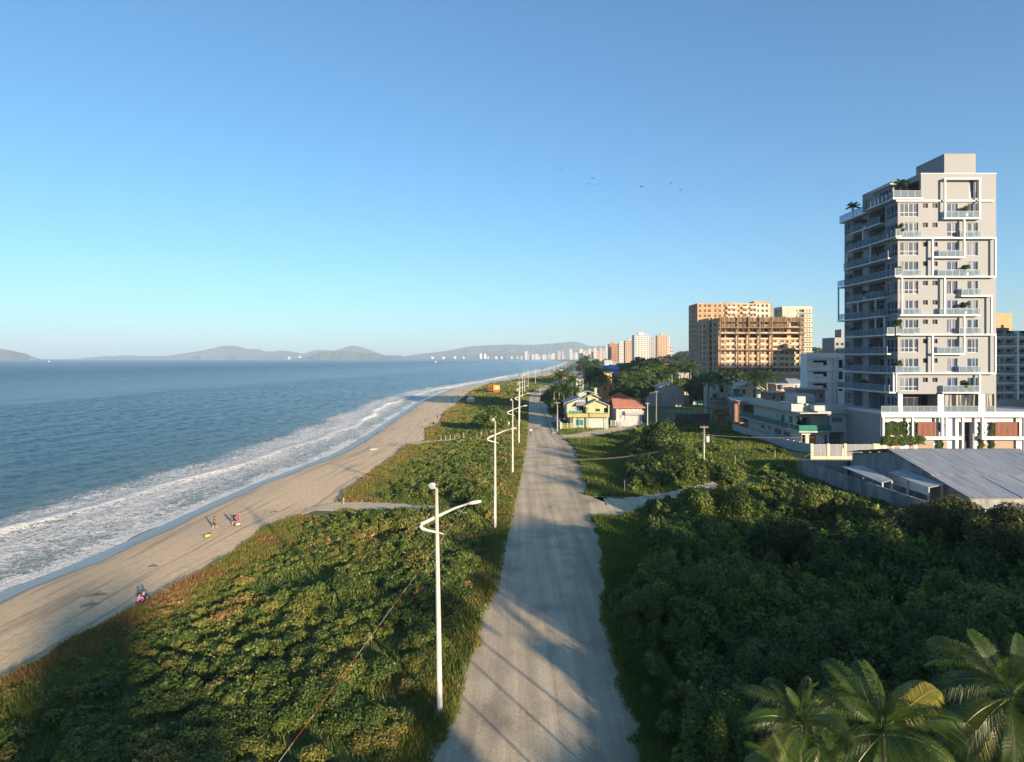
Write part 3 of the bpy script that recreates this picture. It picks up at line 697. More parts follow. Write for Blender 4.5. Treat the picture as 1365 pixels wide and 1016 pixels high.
def tree_mesh_parts(rx, rz, hc, nl, leaf, cover, seed, stops, tone=.35, tr=.2, name='crown'):
    """returns (trunk mesh object, crown mesh object) in local coords, crown centre at height hc"""
    rng = np.random.default_rng(seed); P, N_, S_, cc, L = crown_arrays(rx, rz, nl, leaf, cover, rng, stops, tone=tone)
    P = P+np.array([0, 0, hc]); V = leafquads(P, N_, S_, rng)
    mb = MB(); b0 = max(.6, hc-rz*.75); lean = rng.normal(0, .06, 2)*hc
    mb.tube([(0, 0, -.1), (lean[0]*.3, lean[1]*.3, b0*.5), (lean[0]*.6, lean[1]*.6, b0), (lean[0], lean[1], hc)], [tr*1.3, tr, tr*.8, tr*.4], 7)
    for k in range(min(7, nl)):
        e = L[k]+np.array([0, 0, hc]); s = (lean[0]*.6, lean[1]*.6, b0*rng.uniform(.75, 1)); m = ((s[0]+e[0])/2*1.1, (s[1]+e[1])/2*1.1, (s[2]+e[2])/2-.1*rz)
        mb.tube([s, m, tuple(e)], [tr*.55, tr*.35, tr*.12], 5)
    return mb, V, cc
def tree(name, loc, rx, rz, hc, nl, leaf, cover, seed, stops, label, cat='tree', group=None, tone=.35, tr=.2):
    r = thing(name, loc, label, cat, group)
    mb, V, cc = tree_mesh_parts(rx, rz, hc, nl, leaf, cover, seed, stops, tone, tr)
    t = bpy.data.objects.new('trunk', None)
    me = mb.build('trunk', M_BARK); me.parent = r
    npmesh('crown', V, 4, M_LEAF, cc, parent=r)
    return r
ST_OLIVE = ['ola', 'olb', 'olc']; ST_G = ['dark', 'mid', 'lite', 'yel']; ST_D = ['dark', 'dark', 'mid', 'lite']
def gp(px, py): p = G(px, py); return (p.x, p.y, 0)
def dp(px, Z): return (xat(px, Z), Z, 0)
big = [ # px centre, depth, centre height, rx, rz, stops, tone, label
 (1265, 62, 2.9, 3.7, 3.2, ST_OLIVE, .38, 'round bushy olive green tree in front of the shed lean-tos'),
 (1335, 57, 3.1, 3.9, 3.4, ST_OLIVE, .36, 'large olive tree at the right edge below the corrugated roof'),
 (1200, 63, 2.0, 2.5, 2.3, ST_OLIVE, .34, 'smaller olive bush left of the round tree beside the concrete wall'),
 (968, 86, 3.6, 2.6, 1.9, ST_G, .62, 'small sunlit tree with a thin pale trunk just beyond the end of the dirt track'),
 (938, 74, 2.2, 3.4, 2.6, ST_G, .62, 'broad yellow-green bush right beside the dirt track'),
 (985, 72, 2.3, 3.0, 2.3, ST_G, .48, 'leafy green bush right of the yellow-green track-side bush'),
 (1085, 74, 2.8, 2.4, 2.2, ST_G, .66, 'bright sunlit bush before the middle of the concrete wall'),
 (1128, 72, 2.6, 1.9, 1.8, ST_G, .60, 'small pale green bush touching the concrete wall near its lower end'),
 (900, 58, 2.0, 2.7, 2.2, ST_G, .45, 'leafy shrub at the left border of the thicket below the dirt track'),
 (850, 44, 1.5, 2.0, 1.7, ST_G, .42, 'roadside shrub bulging onto the right verge of the gravel road'),
 (655, 168, 3.2, 4.2, 3.8, ST_G, .45, 'dense round tree standing alone on the dune left of the road'),
 (1040, 60, 2.4, 3.2, 2.6, ST_D, .45, 'dark broad bush in the middle of the thicket'),
 (866, 122, 2.2, 3.6, 2.4, ST_D, .5, 'tall dark bush on the lot between the street and the dirt track'),
 (880, 140, 2.8, 4.2, 2.9, ST_D, .45, 'dark spreading tree at the back of the overgrown lot near the fence'),
 (905, 108, 2.6, 3.3, 2.5, ST_G, .55, 'yellowish leafy bush left of the utility pole on the overgrown lot'),
]
for i, (px, Z, hc, rx, rz, st, tone, lab) in enumerate(big):
    lf = max(.085, .0023*Z)
    tree('bushy_tree', dp(px, Z), rx, rz, hc, int(16+rx*5), lf, 1.0 if Z < 100 else .9, 100+i, st, lab, 'tree' if 'tree' in lab else 'bush', tone=tone, tr=.13)
# village trees share four shapes
protos = []
for i, (rx, rz, hc, nl, tone) in enumerate([(4.2, 3.4, 5.0, 16, .35), (5.5, 3.0, 5.5, 20, .25), (3.2, 3.6, 4.6, 12, .5), (6.5, 3.4, 6.8, 24, .2)]):
    protos.append((rx, rz, hc, nl, tone))
proto_obj = {}
def vtree(k, loc, sc, label, group, rz=0):
    if k not in proto_obj:
        rx, rz_, hc, nl, tone = protos[k]
        o = tree('leafy_tree', loc, rx, rz_, hc, nl, .42, .85, 300+k, ['dark', 'mid', 'mid', 'lite'], label, 'tree', group, tone, .25); proto_obj[k] = o
        o.scale = (sc,)*3; o.rotation_euler.z = rz
    else:
        o = copy_tree(proto_obj[k], loc, sc, rz); o['label'] = label; o['group'] = group
    return o
rv = random.Random(3)
vil = [(737,203,.62,2),(743,199,.6,0),(750,195,.62,2),(757,192,.6,0),(764,190,.62,1),(770,188,.55,2),(733,225,.7,0),(740,215,.75,1)]
# (px, Z, scale, proto) hand-placed masses
for px, Z, s, k in [(752,222,1.1,2),(762,208,.9,0),(733,236,.9,1),(771,236,1.0,0),(785,250,1.0,2),(800,240,.9,0),
   (835,225,1.1,1),(850,236,1.2,0),(866,280,1.2,1),(826,262,1.2,2),(842,280,1.3,0),(858,300,1.3,3),(872,290,1.2,2),(880,290,1.2,0),(892,295,1.3,1),(905,290,1.2,0),(915,300,1.3,1),(925,285,1.1,2),
   (938,255,1.3,3),(950,240,1.4,3),(965,235,1.5,3),(980,236,1.5,3),(995,232,1.3,1),(1008,226,1.1,0),(1020,222,1.0,2),(930,250,1.0,0),(940,245,1.0,2),(960,262,1.4,0),(985,262,1.5,1),(1005,256,1.4,2),(1030,262,1.2,0),
   (845,330,1.6,1),(865,350,1.8,3),(885,340,1.7,0),(905,330,1.7,1),(820,340,1.4,0),(800,330,1.2,1),(880,400,2.0,0),(900,420,2.0,1),(860,430,2.0,3),(840,420,1.8,0),(915,380,1.8,2),
   (770,330,1.2,1),(778,400,1.2,0),(790,470,1.6,1),(812,500,1.9,0),(835,520,2.0,1),(790,620,1.8,3),(800,760,2.0,0),(775,700,1.6,1),(782,900,2.2,3),(808,980,2.4,0)]:
    vil.append((px, Z, s, k))
for px, Z, s, k in vil:
    where = 'beyond the yellow house' if px < 815 else ('behind the red-roofed house' if px < 880 else 'before the blocks under construction')
    dist = 'far ' if Z > 300 else ''
    vtree(k, (xat(px, Z), Z, 0), s, f'{dist}dense green tree in the belt {where}'.strip(), f'{dist}trees in the belt {where}'.strip(), rv.uniform(0, 6.28))
# wooded rise behind the houses
def woodhill():
    xs = np.linspace(xat(770, 900), xat(1420, 900), 60); ys = np.linspace(560, 1300, 40); X, Y = np.meshgrid(xs, ys)
    px = CX+X*F/900
    top = np.interp(px, [770, 800, 850, 880, 905, 930, 1060, 1085, 1115, 1150, 1420], [0, 1, 3, 11, 19, 26, 30, 28, 27, 24, 22])
    Zv = top*np.exp(-((Y-900)/230)**2)-.4
    V = np.stack([X, Y, Zv], -1).reshape(-1, 3); a = np.arange(X.size).reshape(X.shape)
    idx = np.stack([a[:-1, :-1], a[:-1, 1:], a[1:, 1:], a[1:, :-1]], -1).reshape(-1, 4)
    tag(npmesh('hill', V, 4, M_HILL, idx=idx, smooth=True), kind='structure')
    rng = np.random.default_rng(9); P = []; N_ = []; S_ = []; T2 = []
    for k in range(900):
        x = rng.uniform(xs[0], xs[-1]); y = rng.uniform(600, 1000); t = np.interp(CX+x*F/900, [770, 800, 850, 880, 905, 930, 1060, 1085, 1115, 1150, 1420], [0, 1, 3, 11, 19, 26, 30, 28, 27, 24, 22])*math.exp(-((y-900)/230)**2)
        r = rng.uniform(4, 8); n = 230; d = rng.normal(0, 1, (n, 3)); d[:, 2] = np.abs(d[:, 2]); d /= np.linalg.norm(d, axis=1, keepdims=True)
        P.append(np.array([x, y, t+1])+d*np.array([r, r, r*.9])*rng.uniform(.6, 1.05, (n, 1))); N_.append(d); S_.append(rng.uniform(.7, 1.5, n)); T2.append(np.clip(rng.uniform(.1, .6)+rng.normal(0, .08, n), 0, 1))
    tag(npmesh('woodland', leafquads(np.concatenate(P), np.concatenate(N_), np.concatenate(S_), rng), 4, M_LEAF, colmix(np.concatenate(T2), ST_D)), 'dark woodland on the low rise behind the houses', 'woodland', kind='stuff')
woodhill()
# ---------- palms ----------
def frond_mesh(L, rng, rise, droopk, nleaf=46, leafl=.62, wid=.022, stalk=.2):
    """one feather frond growing along +X from the origin, arching up then down"""
    n = 18; t = np.linspace(0, 1, n); ang = rise-droopk*t**1.4; x = np.cumsum(np.cos(ang))*L/n; z = np.cumsum(np.sin(ang))*L/n
    x -= x[0]; z -= z[0]; mb = MB(); yb = .10*L*t**2*rng.uniform(-1, 1)
    mb.tube([(x[i], yb[i], z[i]) for i in range(n)], [max(.006, .035*(1-t[i]*.85)) for i in range(n)], 4)
    V = list(mb.v); Fc = list(mb.f)
    for s in (-1, 1):
        for k in range(nleaf):
            u = stalk+(1-stalk)*(k+rng.random()*.5)/nleaf; px_, py_, pz_ = np.interp(u, t, x), np.interp(u, t, yb), np.interp(u, t, z); a = np.interp(u, t, ang)
            ll = leafl*math.sin(min(1, (u-stalk)/(1-stalk)*.9+.18)*math.pi)**.55*rng.uniform(.85, 1.1)
            fw = .45+.5*u; d = np.array([math.cos(a)*fw, s*1.0, math.sin(a)*fw+.15-.15*rng.random()]); d /= np.linalg.norm(d)
            p0 = np.array([px_, py_, pz_]); p1 = p0+d*ll*.5; p2 = p1+(d+np.array([0, 0, -.75-.4*rng.random()]))*ll*.42
            w = np.array([math.cos(a), 0, math.sin(a)])*wid
            i = len(V); V += [tuple(p0-w*.6), tuple(p0+w*.6), tuple(p1-w), tuple(p1+w), tuple(p2)]
            Fc += [(i, i+1, i+3, i+2), (i+2, i+3, i+4)]
    return V, Fc
def frondmat(name, c, c2, yel=(.30, .27, .06)):
    m, nt, p, out = newmat(name); oi = nt.nodes.new('ShaderNodeObjectInfo'); g = nt.nodes.new('ShaderNodeNewGeometry')
    r = ramp(nt, [(0, c), (.6, c2), (.85, c2), (1, yel)]); nt.links.new(oi.outputs['Random'], r.inputs[0]); nt.links.new(r.outputs[0], p.inputs['Base Color'])
    p.inputs['Roughness'].default_value = .45; t = nt.nodes.new('ShaderNodeBsdfTranslucent'); nt.links.new(r.outputs[0], t.inputs[0]); mx = nt.nodes.new('ShaderNodeMixShader'); mx.inputs[0].default_value = .3
    nt.links.new(p.outputs[0], mx.inputs[1]); nt.links.new(t.outputs[0], mx.inputs[2]); nt.links.new(mx.outputs[0], out.inputs[0]); return m
M_FROND = frondmat('palm_frond', (.028, .062, .010), (.062, .108, .014), (.26, .24, .04))
rp = np.random.default_rng(4)
frond_meshes = []
for cls, (rise, dr) in enumerate([(1.38, .9), (1.0, 1.5), (.6, 1.8), (.05, 1.5)]):
    for v in range(2):
        V, Fc = frond_mesh(3.9, rp, rise, dr*rp.uniform(.9, 1.1), 74, .95, .013)
        me = bpy.data.meshes.new('frond'); me.from_pydata(V, [], Fc); me.materials.append(M_FROND); frond_meshes.append(me)
def near_palm(loc, h, sc, label, nf, seed):
    r = thing('coconut_palm', loc, label, 'palm tree', 'coconut palms in the near right corner'); rn = random.Random(seed)
    mb = MB(); lx, ly = rn.uniform(-.4, .4), rn.uniform(-.4, .4); x0, y0, z0 = loc
    mb.tube([(x0, y0, z0), (x0+lx*.3, y0+ly*.3, z0+h*.4), (x0+lx, y0+ly, z0+h)], [.17*sc, .10*sc, .09*sc], 10)
    mb.build('trunk', M_PALMBARK, r, True)
    for k in range(nf):
        c = 0 if k < nf*.2 else 1 if k < nf*.42 else 2 if k < nf*.7 else 3
        o = bpy.data.objects.new('frond', frond_meshes[c*2+rn.randint(0, 1)]); C.objects.link(o); o.parent = r
        o.location = (lx, ly, h-.05*c); o.scale = (sc*rn.uniform(.8, 1.1)*(.72 if c == 0 else 1),)*3; o.rotation_euler = (rn.uniform(-.55, .55), rn.uniform(-.32, .32), k*2.399+rn.uniform(-.3, .3))
    return r
for px, py, Z, sc, lab, nf, seed in [(1195, 980, 20, .82, 'tall coconut palm in the middle of the foreground palms with upright yellow fronds', 34, 1),
        (1060, 972, 20.5, .64, 'smaller coconut palm left of the middle foreground palm', 26, 2),
        (1356, 925, 22, .86, 'coconut palm cut off by the right edge of the photo', 34, 3),
        (1055, 1042, 18.5, .58, 'small coconut palm showing only its crown at the bottom edge', 24, 4),
        (1290, 990, 24, .6, 'short dark palm between the middle palm and the one at the right edge', 14, 6)]:
    z = zat(py, Z); near_palm((xat(px, Z), Z, 0), z, sc, lab, nf, seed)
# distant palms: trunk + crown
def far_palm_crown(seed):
    rn = np.random.default_rng(seed); V = []; Fc = []
    for k in range(20):
        c = k/20; v, f = frond_mesh(3.0, rn, 1.3-1.3*c, 1.3+.4*c, 16, .75, .07, .12); a = k*2.399; ca, sa = math.cos(a), math.sin(a); i = len(V)
        V += [(x*ca-y*sa, x*sa+y*ca, z) for x, y, z in v]; Fc += [tuple(q+i for q in ff) for ff in f]
    return V, Fc
fp_proto = []
def far_palm(px, Z, pycrown, sc, label, group='palms among the houses'):
    loc = (xat(px, Z), Z, 0); h = zat(pycrown, Z)
    if len(fp_proto) < 3:
        r = thing('palm_tree', loc, label, 'palm tree', group)
        V, Fc = far_palm_crown(len(fp_proto)+50)
        mb = MB(); mb.tube([(0, 0, 0), (.2, 0, 3.5), (.1, .1, 7)], [.26, .17, .15], 7); t = mb.build('trunk', M_PALMBARK, None, True); t.parent = r
        mb = MB(); mb.v = [(x+.1, y+.1, z+7) for x, y, z in V]; mb.f = Fc; c = mb.build('crown', M_FROND); c.parent = r; fp_proto.append(r)
    else: r = copy_tree(rv.choice(fp_proto), loc); r['label'] = label; r['group'] = group
    sc = sc*1.22; r.scale = (sc, sc, h/7.0); r.rotation_euler.z = rv.uniform(0, 6)
    ch = [c for c in r.children if c.name.startswith('crown')][0]
    if True: ch.scale = (1, 1, sc/(h/7.0)); ch.location.z = 7*(1-sc/(h/7.0))
    return r
for px, Z, pyc, sc, lab in [(745.5, 215, 503, 1.35, 'tall palm at the left end of the palm cluster beside the road'),(763, 205, 508, 1.2, 'second palm of the cluster beyond the yellow house'),
   (738, 212, 521, 1.3, 'low palm closest to the pavement in the roadside cluster'),(752, 200, 520, 1.35, 'bushy palm in the front row of the roadside cluster'),(768, 196, 522, 1.2, 'yellowish palm just left of the yellow house roof'),
   (796, 215, 503, 1.9, 'large palm towering over the yellow house roof'),(786, 225, 507, 1.4, 'palm left behind the large palm over the yellow house'),(806, 232, 509, 1.3, 'palm between the large palm and the orange house'),
   (839, 235, 509, 1.5, 'palm standing behind the red roof'),(832, 228, 518, 1.1, 'small palm directly behind the peak of the red roof'),
   (895, 275, 497, 1.7, 'palm with a bare pale trunk above the grey gabled shed'),(920, 260, 492, 1.7, 'dark palm before the tall unfinished block'),(923, 262, 513, 1.3, 'palm beside the wall right of the grey gabled shed'),
   (945, 205, 509, 1.5, 'palm left of the white gabled house'),(960, 200, 507, 1.5, 'palm leaning over the roof of the white gabled house'),(1008, 208, 505, 1.6, 'palm behind the right end of the white gabled house'),(1022, 212, 504, 1.4, 'palm between the white gabled house and the brick house')]:
    far_palm(px, Z, pyc, sc, lab)
# ---------- windows ----------
def obox(mb, o, ud, n, u0, u1, v0, v1, d0, d1):
    """box on a facade: u along, v up, d inwards from the wall plane"""
    a = Vector(o)+Vector(ud)*u0-Vector(n)*d0; b = Vector(o)+Vector(ud)*u1-Vector(n)*d1
    mb.box(a.x, b.x, a.y, b.y, o[2]+v0, o[2]+v1)
def window(par, o, ud, n, hole, pm, fm=None, cols=2, rows=0, ft=.07, name='window', frame=True):
    u0, u1, v0, v1, d = hole
    if frame:
        mb = MB(); a, b = d-.10, d-.03
        obox(mb, o, ud, n, u0, u0+ft, v0, v1, a, b); obox(mb, o, ud, n, u1-ft, u1, v0, v1, a, b)
        obox(mb, o, ud, n, u0+ft, u1-ft, v0, v0+ft, a, b); obox(mb, o, ud, n, u0+ft, u1-ft, v1-ft, v1, a, b)
        for k in range(1, cols):
            u = u0+(u1-u0)*k/cols; obox(mb, o, ud, n, u-ft/2, u+ft/2, v0+ft, v1-ft, a+.005, b-.005)
        for r_ in (rows if isinstance(rows, (list, tuple)) else []):
            v = v0+(v1-v0)*r_; obox(mb, o, ud, n, u0+ft, u1-ft, v-ft/2, v+ft/2, a+.012, b-.002)
        w = mb.build(name, fm or M_FRAME, par)
        p = MB(); obox(p, o, ud, n, u0, u1, v0, v1, d-.04, d+.02); p.build('pane', pm, w)
    else:
        p = MB(); obox(p, o, ud, n, u0, u1, v0, v1, d-.05, d+.03); w = p.build(name, pm, par)
    return w
FR = lambda x0, y0, z0: ((x0, y0, z0), (1, 0, 0), (0, -1, 0))
LF = lambda x0, y1, z0: ((x0, y1, z0), (0, -1, 0), (-1, 0, 0))
def railing(par, p0, p1, z, h, gm=M_RAIL, pm=M_WHITE, posts=None, name='railing', solid=None):
    """glass balustrade from p0 to p1 (xy) standing on z: posts, handrail; glass is its sub-part"""
    p0, p1 = Vector((*p0, 0)), Vector((*p1, 0)); L = (p1-p0).length; n = posts or max(1, round(L/1.4)); mb = MB(); g = MB()
    t = .035; dx = abs(p1.x-p0.x) > abs(p1.y-p0.y)
    for k in range(n+1):
        p = p0.lerp(p1, k/n); mb.box(p.x-t, p.x+t, p.y-t, p.y+t, z, z+h-.05)
    ex, ey = (0, .035) if dx else (.035, 0)
    mb.box(min(p0.x, p1.x)-ex-.03, max(p0.x, p1.x)+ex+.03, min(p0.y, p1.y)-ey-.03, max(p0.y, p1.y)+ey+.03, z+h-.05, z+h+.01)
    r = mb.build(name, pm, par)
    g.box(min(p0.x, p1.x)-(.008 if not dx else 0), max(p0.x, p1.x)+(.008 if not dx else 0), min(p0.y, p1.y)-(.008 if dx else 0), max(p0.y, p1.y)+(.008 if dx else 0), z+.08, z+h-.07)
    g.build('glass', gm, r); return r

# ---------- the white residential tower ----------
_railing = railing
def railing(par, p0, p1, z, h, gm=M_RAIL, pm=None, posts=None, name='railing', solid=None): return _railing(par, p0, p1, z, h, gm, pm or (M_RAILM if gm is M_RAIL else M_WHITE), posts, name)
M_RAILM = mat('rail_metal', (.24, .26, .28), .5, .05, 1)
ZT = 121.5; s_ = ZT/F
fx = lambda c: (1080+c/4.417-CX)*s_
c1 = lambda c: H-(190+c/4.417-HY)*s_
c2 = lambda c: H-(400+c/4.417-HY)*s_
tw = thing('residential_tower', (fx(810), ZT, 0), 'tall white and grey residential tower with balconies on every floor and a white framed podium', 'apartment tower')
X0, X1, Y0, Y1 = 76.2, fx(1095), ZT, 141.0
zk = [H-(265.4+25.82*k-HY)*s_ for k in range(12)]   # floor lines, top to bottom
zroof, zbox = c1(184), c1(66)
yS = lambda px: X0*F/(px-CX)
fh, lh, wins = [], [], []
z0 = zk[11]
wA = (fx(530)-X0, fx(636)-X0); wB1 = (fx(663)-X0, fx(693)-X0); wB2 = (fx(720)-X0, fx(750)-X0); wC = (fx(806)-X0, fx(867)-X0); wD = (fx(926)-X0, fx(987)-X0)
for k in range(10):
    t, b = zk[k]-.85-z0, zk[k]-3.45-z0
    for (a, c), (tt, bb), kind in [(wA, (t, b), 'A'), (wB1, (t, t-.9), 'B'), (wB2, (t, t-.9), 'B'), (wC, (t, b-.05), 'C'), (wD, (t, b-.05), 'C')]:
        fh.append((a, c, bb, tt, .28)); wins.append(('f', fh[-1], kind, k))
# bottom storey: deep openings
for a, c, d in [(543, 750, 3.0), (787, 990, .5), (1030, 1084, .35)]:
    fh.append((fx(a)-X0, fx(c)-X0, .12, zk[10]-z0-.25, d)); wins.append(('f', fh[-1], 'G', 10))
U = lambda px: Y1-yS(px)
for k in range(11):
    t, b = zk[k]-.85-z0, zk[k]-3.45-z0
    lh.append((U(1181.5), U(1196.5), b, t, .2)); wins.append(('l', lh[-1], 'S', k))
    lh.append((U(1158), U(1180), zk[k+1]-z0+.15, zk[k]-z0-.45, 2.2)); wins.append(('l', lh[-1], 'R', k))
    lh.append((U(1137), U(1150), zk[k+1]-z0+.15, zk[k]-z0-.45, 1.8)); wins.append(('l', lh[-1], 'R', k))
    lh.append((.25, U(1136), b, t, .2)); wins.append(('l', lh[-1], 'S', k))
mb = MB(); mb.block(X0, X1, Y0, Y1, z0, zk[0], fh, lh); mb.build('wall', M_TGREY, tw)
fo, fud, fn = FR(X0, Y0, z0); lo, lud, ln = LF(X0, Y1, z0)
M_CUR = glassmat('sheer_curtain_pane', .26, (.022, .045, .085), (.15, .165, .20)); M_BLUEP = glassmat('painted_sky_pane', .2, (.02, .05, .12), (.14, .16, .21))  # blue base colour stands in for the sky these panes would reflect
for side, h, kind, k in wins:
    o, ud, n = (fo, fud, fn) if side == 'f' else (lo, lud, ln)
    if kind == 'A': window(tw, o, ud, n, h, M_CUR, M_TWHITE, 4, [.32], .08)
    elif kind == 'B': window(tw, o, ud, n, h, M_DARKPANE, M_DFRAME, 2, 0, .05)
    elif kind == 'C': window(tw, o, ud, n, h, M_BLUEP if (k*7+int(h[0]*3)) % 3 else M_CUR, M_TWHITE, 2, [.33] if k % 2 else 0, .07, name='balcony_door')
    elif kind == 'S': window(tw, o, ud, n, h, M_CUR, M_TWHITE, 3, [.33], .08)
    elif kind == 'G': window(tw, o, ud, n, h, M_DARKPANE if h[4] > 2 else M_PANE, M_DFRAME, 5 if h[1]-h[0] > 3 else 2, [.75] if h[4] > 2 else 0, .07, name='glazing')
    elif kind == 'R': window(tw, o, ud, n, (h[0]+.4, h[1]-.3, h[2], h[3]-.5, h[4]), M_CUR, M_TWHITE, 3, 0, .07, name='balcony_door')
# corner column strip and white piers of the bottom storey
mb = MB()
for a, b in ((518, 543), (750, 787), (990, 1030)): mb.box(fx(a), fx(b), Y0-.06, Y0+.3, z0, zk[10]-.3)
mb.split('pillar', M_TWHITE, tw)
# penthouse
ph = MB(); xa = fx(652)
ph.block(xa, X1, Y0, Y1, zk[0]+.003, zroof, [(fx(935)-xa, fx(987)-xa, .2, 3.6, .28)], [(Y1-Y0-5.5, Y1-Y0-.6, .3, 3.9, 3.0)])
ph.build('penthouse_wall', M_TGREY, tw)
o_, u_, n_ = FR(xa, Y0, zk[0]); window(tw, o_, u_, n_, (fx(935)-xa, fx(987)-xa, .2, 3.6, .28), M_PANE2, M_DFRAME, 2, [.4])
ph = MB(); ph.block(77.6, xa-.004, 125.4, 136.2, zk[0]+.003, zroof-.3, [(.3, 3.0, .3, 3.6, .8)], [(136.2-131.5, 136.2-126.0, .4, 3.4, .25), (.5, 3.2, .4, 3.2, .25)])
ph.build('penthouse_wall', M_TGREY, tw)
o_, u_, n_ = LF(77.6, 136.2, zk[0])
window(tw, o_, u_, n_, (136.2-131.5, 136.2-126.0, .4, 3.4, .25), M_CUR, M_TWHITE, 5, [.33]); window(tw, o_, u_, n_, (.5, 3.2, .4, 3.2, .25), M_PANE, M_TWHITE, 3)
mb = MB(); mb.box(76.9, 80.3, 125.0, 132.2, zroof-1.1, zroof-.85); mb.build('canopy', M_TWHITE, tw)
mb = MB(); mb.box(fx(790), fx(975), Y0+.02, Y0+8.5, zroof, zbox); mb.build('water_tank_house', M_TGREY, tw)
mb = MB(); mb.box(xa-.05, X1+.05, Y0-.05, Y0+.25, zroof, zroof+.12); mb.box(xa-.05, xa+.2, Y0+.25, Y1, zroof, zroof+.12); mb.build('parapet_cap', M_TWHITE, tw)
# white beams and slabs on the front
PR = 1.0
kp = (ZT-PR)/ZT; fxp = lambda c: fx(c)*kp; zp_ = lambda z: H+(z-H)*kp
def beamh(cy, a, b, f, th=.30, pr=PR, y0=None):
    z = zp_(f(cy)); m_ = MB(); m_.box(fxp(a), fxp(b), Y0-pr, Y0-.004, z-th/2, z+th/2); m_.build('slab', M_TWHITE, tw)
def beamv(cx, f0, f1, th=.28):
    m_ = MB(); m_.box(fxp(cx)-th/2, fxp(cx)+th/2, Y0-PR+.003, Y0-PR+.32, zp_(f0), zp_(f1)); m_.build('frame_post', M_TWHITE, tw)
beamh(338, 518, 1097, c1, .3, .4)
beamh(213, 790, 1008, c1); beamh(446, 790, 1008, c1); beamv(796, c1(440), c1(219)); beamv(1001, c1(440), c1(219))
beamh(562, 508, 1097, c1); beamh(676, 720, 912, c1); beamh(790, 503, 1097, c1); beamh(903, 890, 1075, c1)
beamh(90, 530, 1005, c2); beamh(204, 450, 1097, c2); beamh(318, 720, 912, c2); beamh(432, 488, 1097, c2); beamh(546, 780, 1006, c2)
beamv(909, c1(670), c1(452)); beamv(723, c1(784), c1(568)); beamv(1093, c1(784), c1(568)); beamv(794, c2(84), c1(796)); beamv(543, c2(84), c1(796))
beamv(1070, c2(198), c1(909)); beamv(909, c2(312), c2(96)); beamv(723, c2(426), c2(210)); beamv(1093, c2(426), c2(210)); beamv(1001, c2(540), c2(438)); beamv(493, c2(540), c2(438))
beamv(450+0, c2(204)-.2, c2(204)-.2+.01) if False else None
def rail_f(a, b, zf, ends=True):
    z = zp_(zf)+.15; railing(tw, (fxp(a), Y0-PR+.08), (fxp(b), Y0-PR+.08), z, 1.25)
    if ends: railing(tw, (fxp(a), Y0-PR+.12), (fxp(a), Y0-.1), z, 1.25, posts=1)
rail_f(792, 1003, c1(446)); rail_f(885, 1008, c1(562)); rail_f(525, 655, c1(562)); rail_f(760, 905, c1(676)); rail_f(755, 1005, c1(790)); rail_f(520, 655, c1(790))
rail_f(895, 1005, c1(903)); rail_f(765, 1002, c2(90)); rail_f(545, 655, c2(90)); rail_f(455, 650, c2(204)); rail_f(880, 1005, c2(204)); rail_f(752, 905, c2(318)); rail_f(500, 650, c2(432)); rail_f(880, 1005, c2(432)); rail_f(785, 1002, c2(546))
railing(tw, (fx(547), Y0-.1), (fx(748), Y0-.1), z0+.1, 1.1, gm=M_RAIL); railing(tw, (fx(790), Y0-.1), (fx(988), Y0-.1), z0+.1, 1.1); railing(tw, (fx(1032), Y0-.1), (fx(1082), Y0-.1), z0+.1, 1.1)
railing(tw, (fx(418), Y0-.1), (fx(518), Y0-.1), z0+.1, 1.1)
# side slabs, rails
side = {0: (121.0, 130.5, 1.3), 1: (126.0, 137.3, 1.2), 2: (120.2, 137.5, 1.5), 3: (122.8, 139.4, 1.4), 4: (120.2, 141.6, 1.7), 5: (124.5, 138.2, 1.3), 6: (124.2, 141.6, 1.6), 7: (120.2, 138.5, 1.4), 8: (122.6, 141.8, 1.8), 9: (120.2, 139.5, 1.5), 10: (121.8, 141.8, 1.9)}
for k, (ya, yb, pr) in side.items():
    pr *= .8; z = zk[k]; mb = MB(); mb.box(X0-pr, X0-.004, ya+.01, yb, z-.15, z+.15); mb.build('slab', M_TWHITE, tw)
    railing(tw, (X0-pr+.1, ya+.15), (X0-pr+.1, yb-.1), z+.2, 1.3)
    if ya < 121 and k: railing(tw, (X0-pr+.15, ya+.15), (X0+.3, ya+.15), z+.2, 1.3, posts=1)
railing(tw, (X0-1.2, 120.95), (xa-.1, 120.95), zk[0]+.2, 1.3, posts=4)
mb = MB(); mb.box(X0-1.3, xa, 120.9, 121.48, zk[0]-.19, zk[0]+.19); mb.build('slab', M_TWHITE, tw); mb = MB(); mb.box(X0-1.0, X0+1.3, 131.0, 141.3, zk[0]-.6, zk[0]-.22); mb.build('slab', M_TWHITE, tw)
railing(tw, (X0-.95, 131.5), (X0-.95, 141.2), zk[0]-.22, 1.3)
for y_, ka, kb, pr in [(141.4, 6, 4, 1.6), (138.3, 3, 2, 1.3), (131.9, 2, 1, 1.3), (129.2, 3, 2, 1.3), (120.4, 10, 9, 1.4), (127.5, 7, 5, 1.2), (141.6, 10, 8, 1.8), (124.5, 8, 6, 1.2), (134.0, 6, 5, 1.2)]:
    pr *= .8; mb = MB(); mb.box(X0-pr, X0-pr+.26, y_-.13, y_+.13, min(zk[ka], zk[kb])+.2, max(zk[ka], zk[kb])-.2); mb.build('frame_post', M_TWHITE, tw)
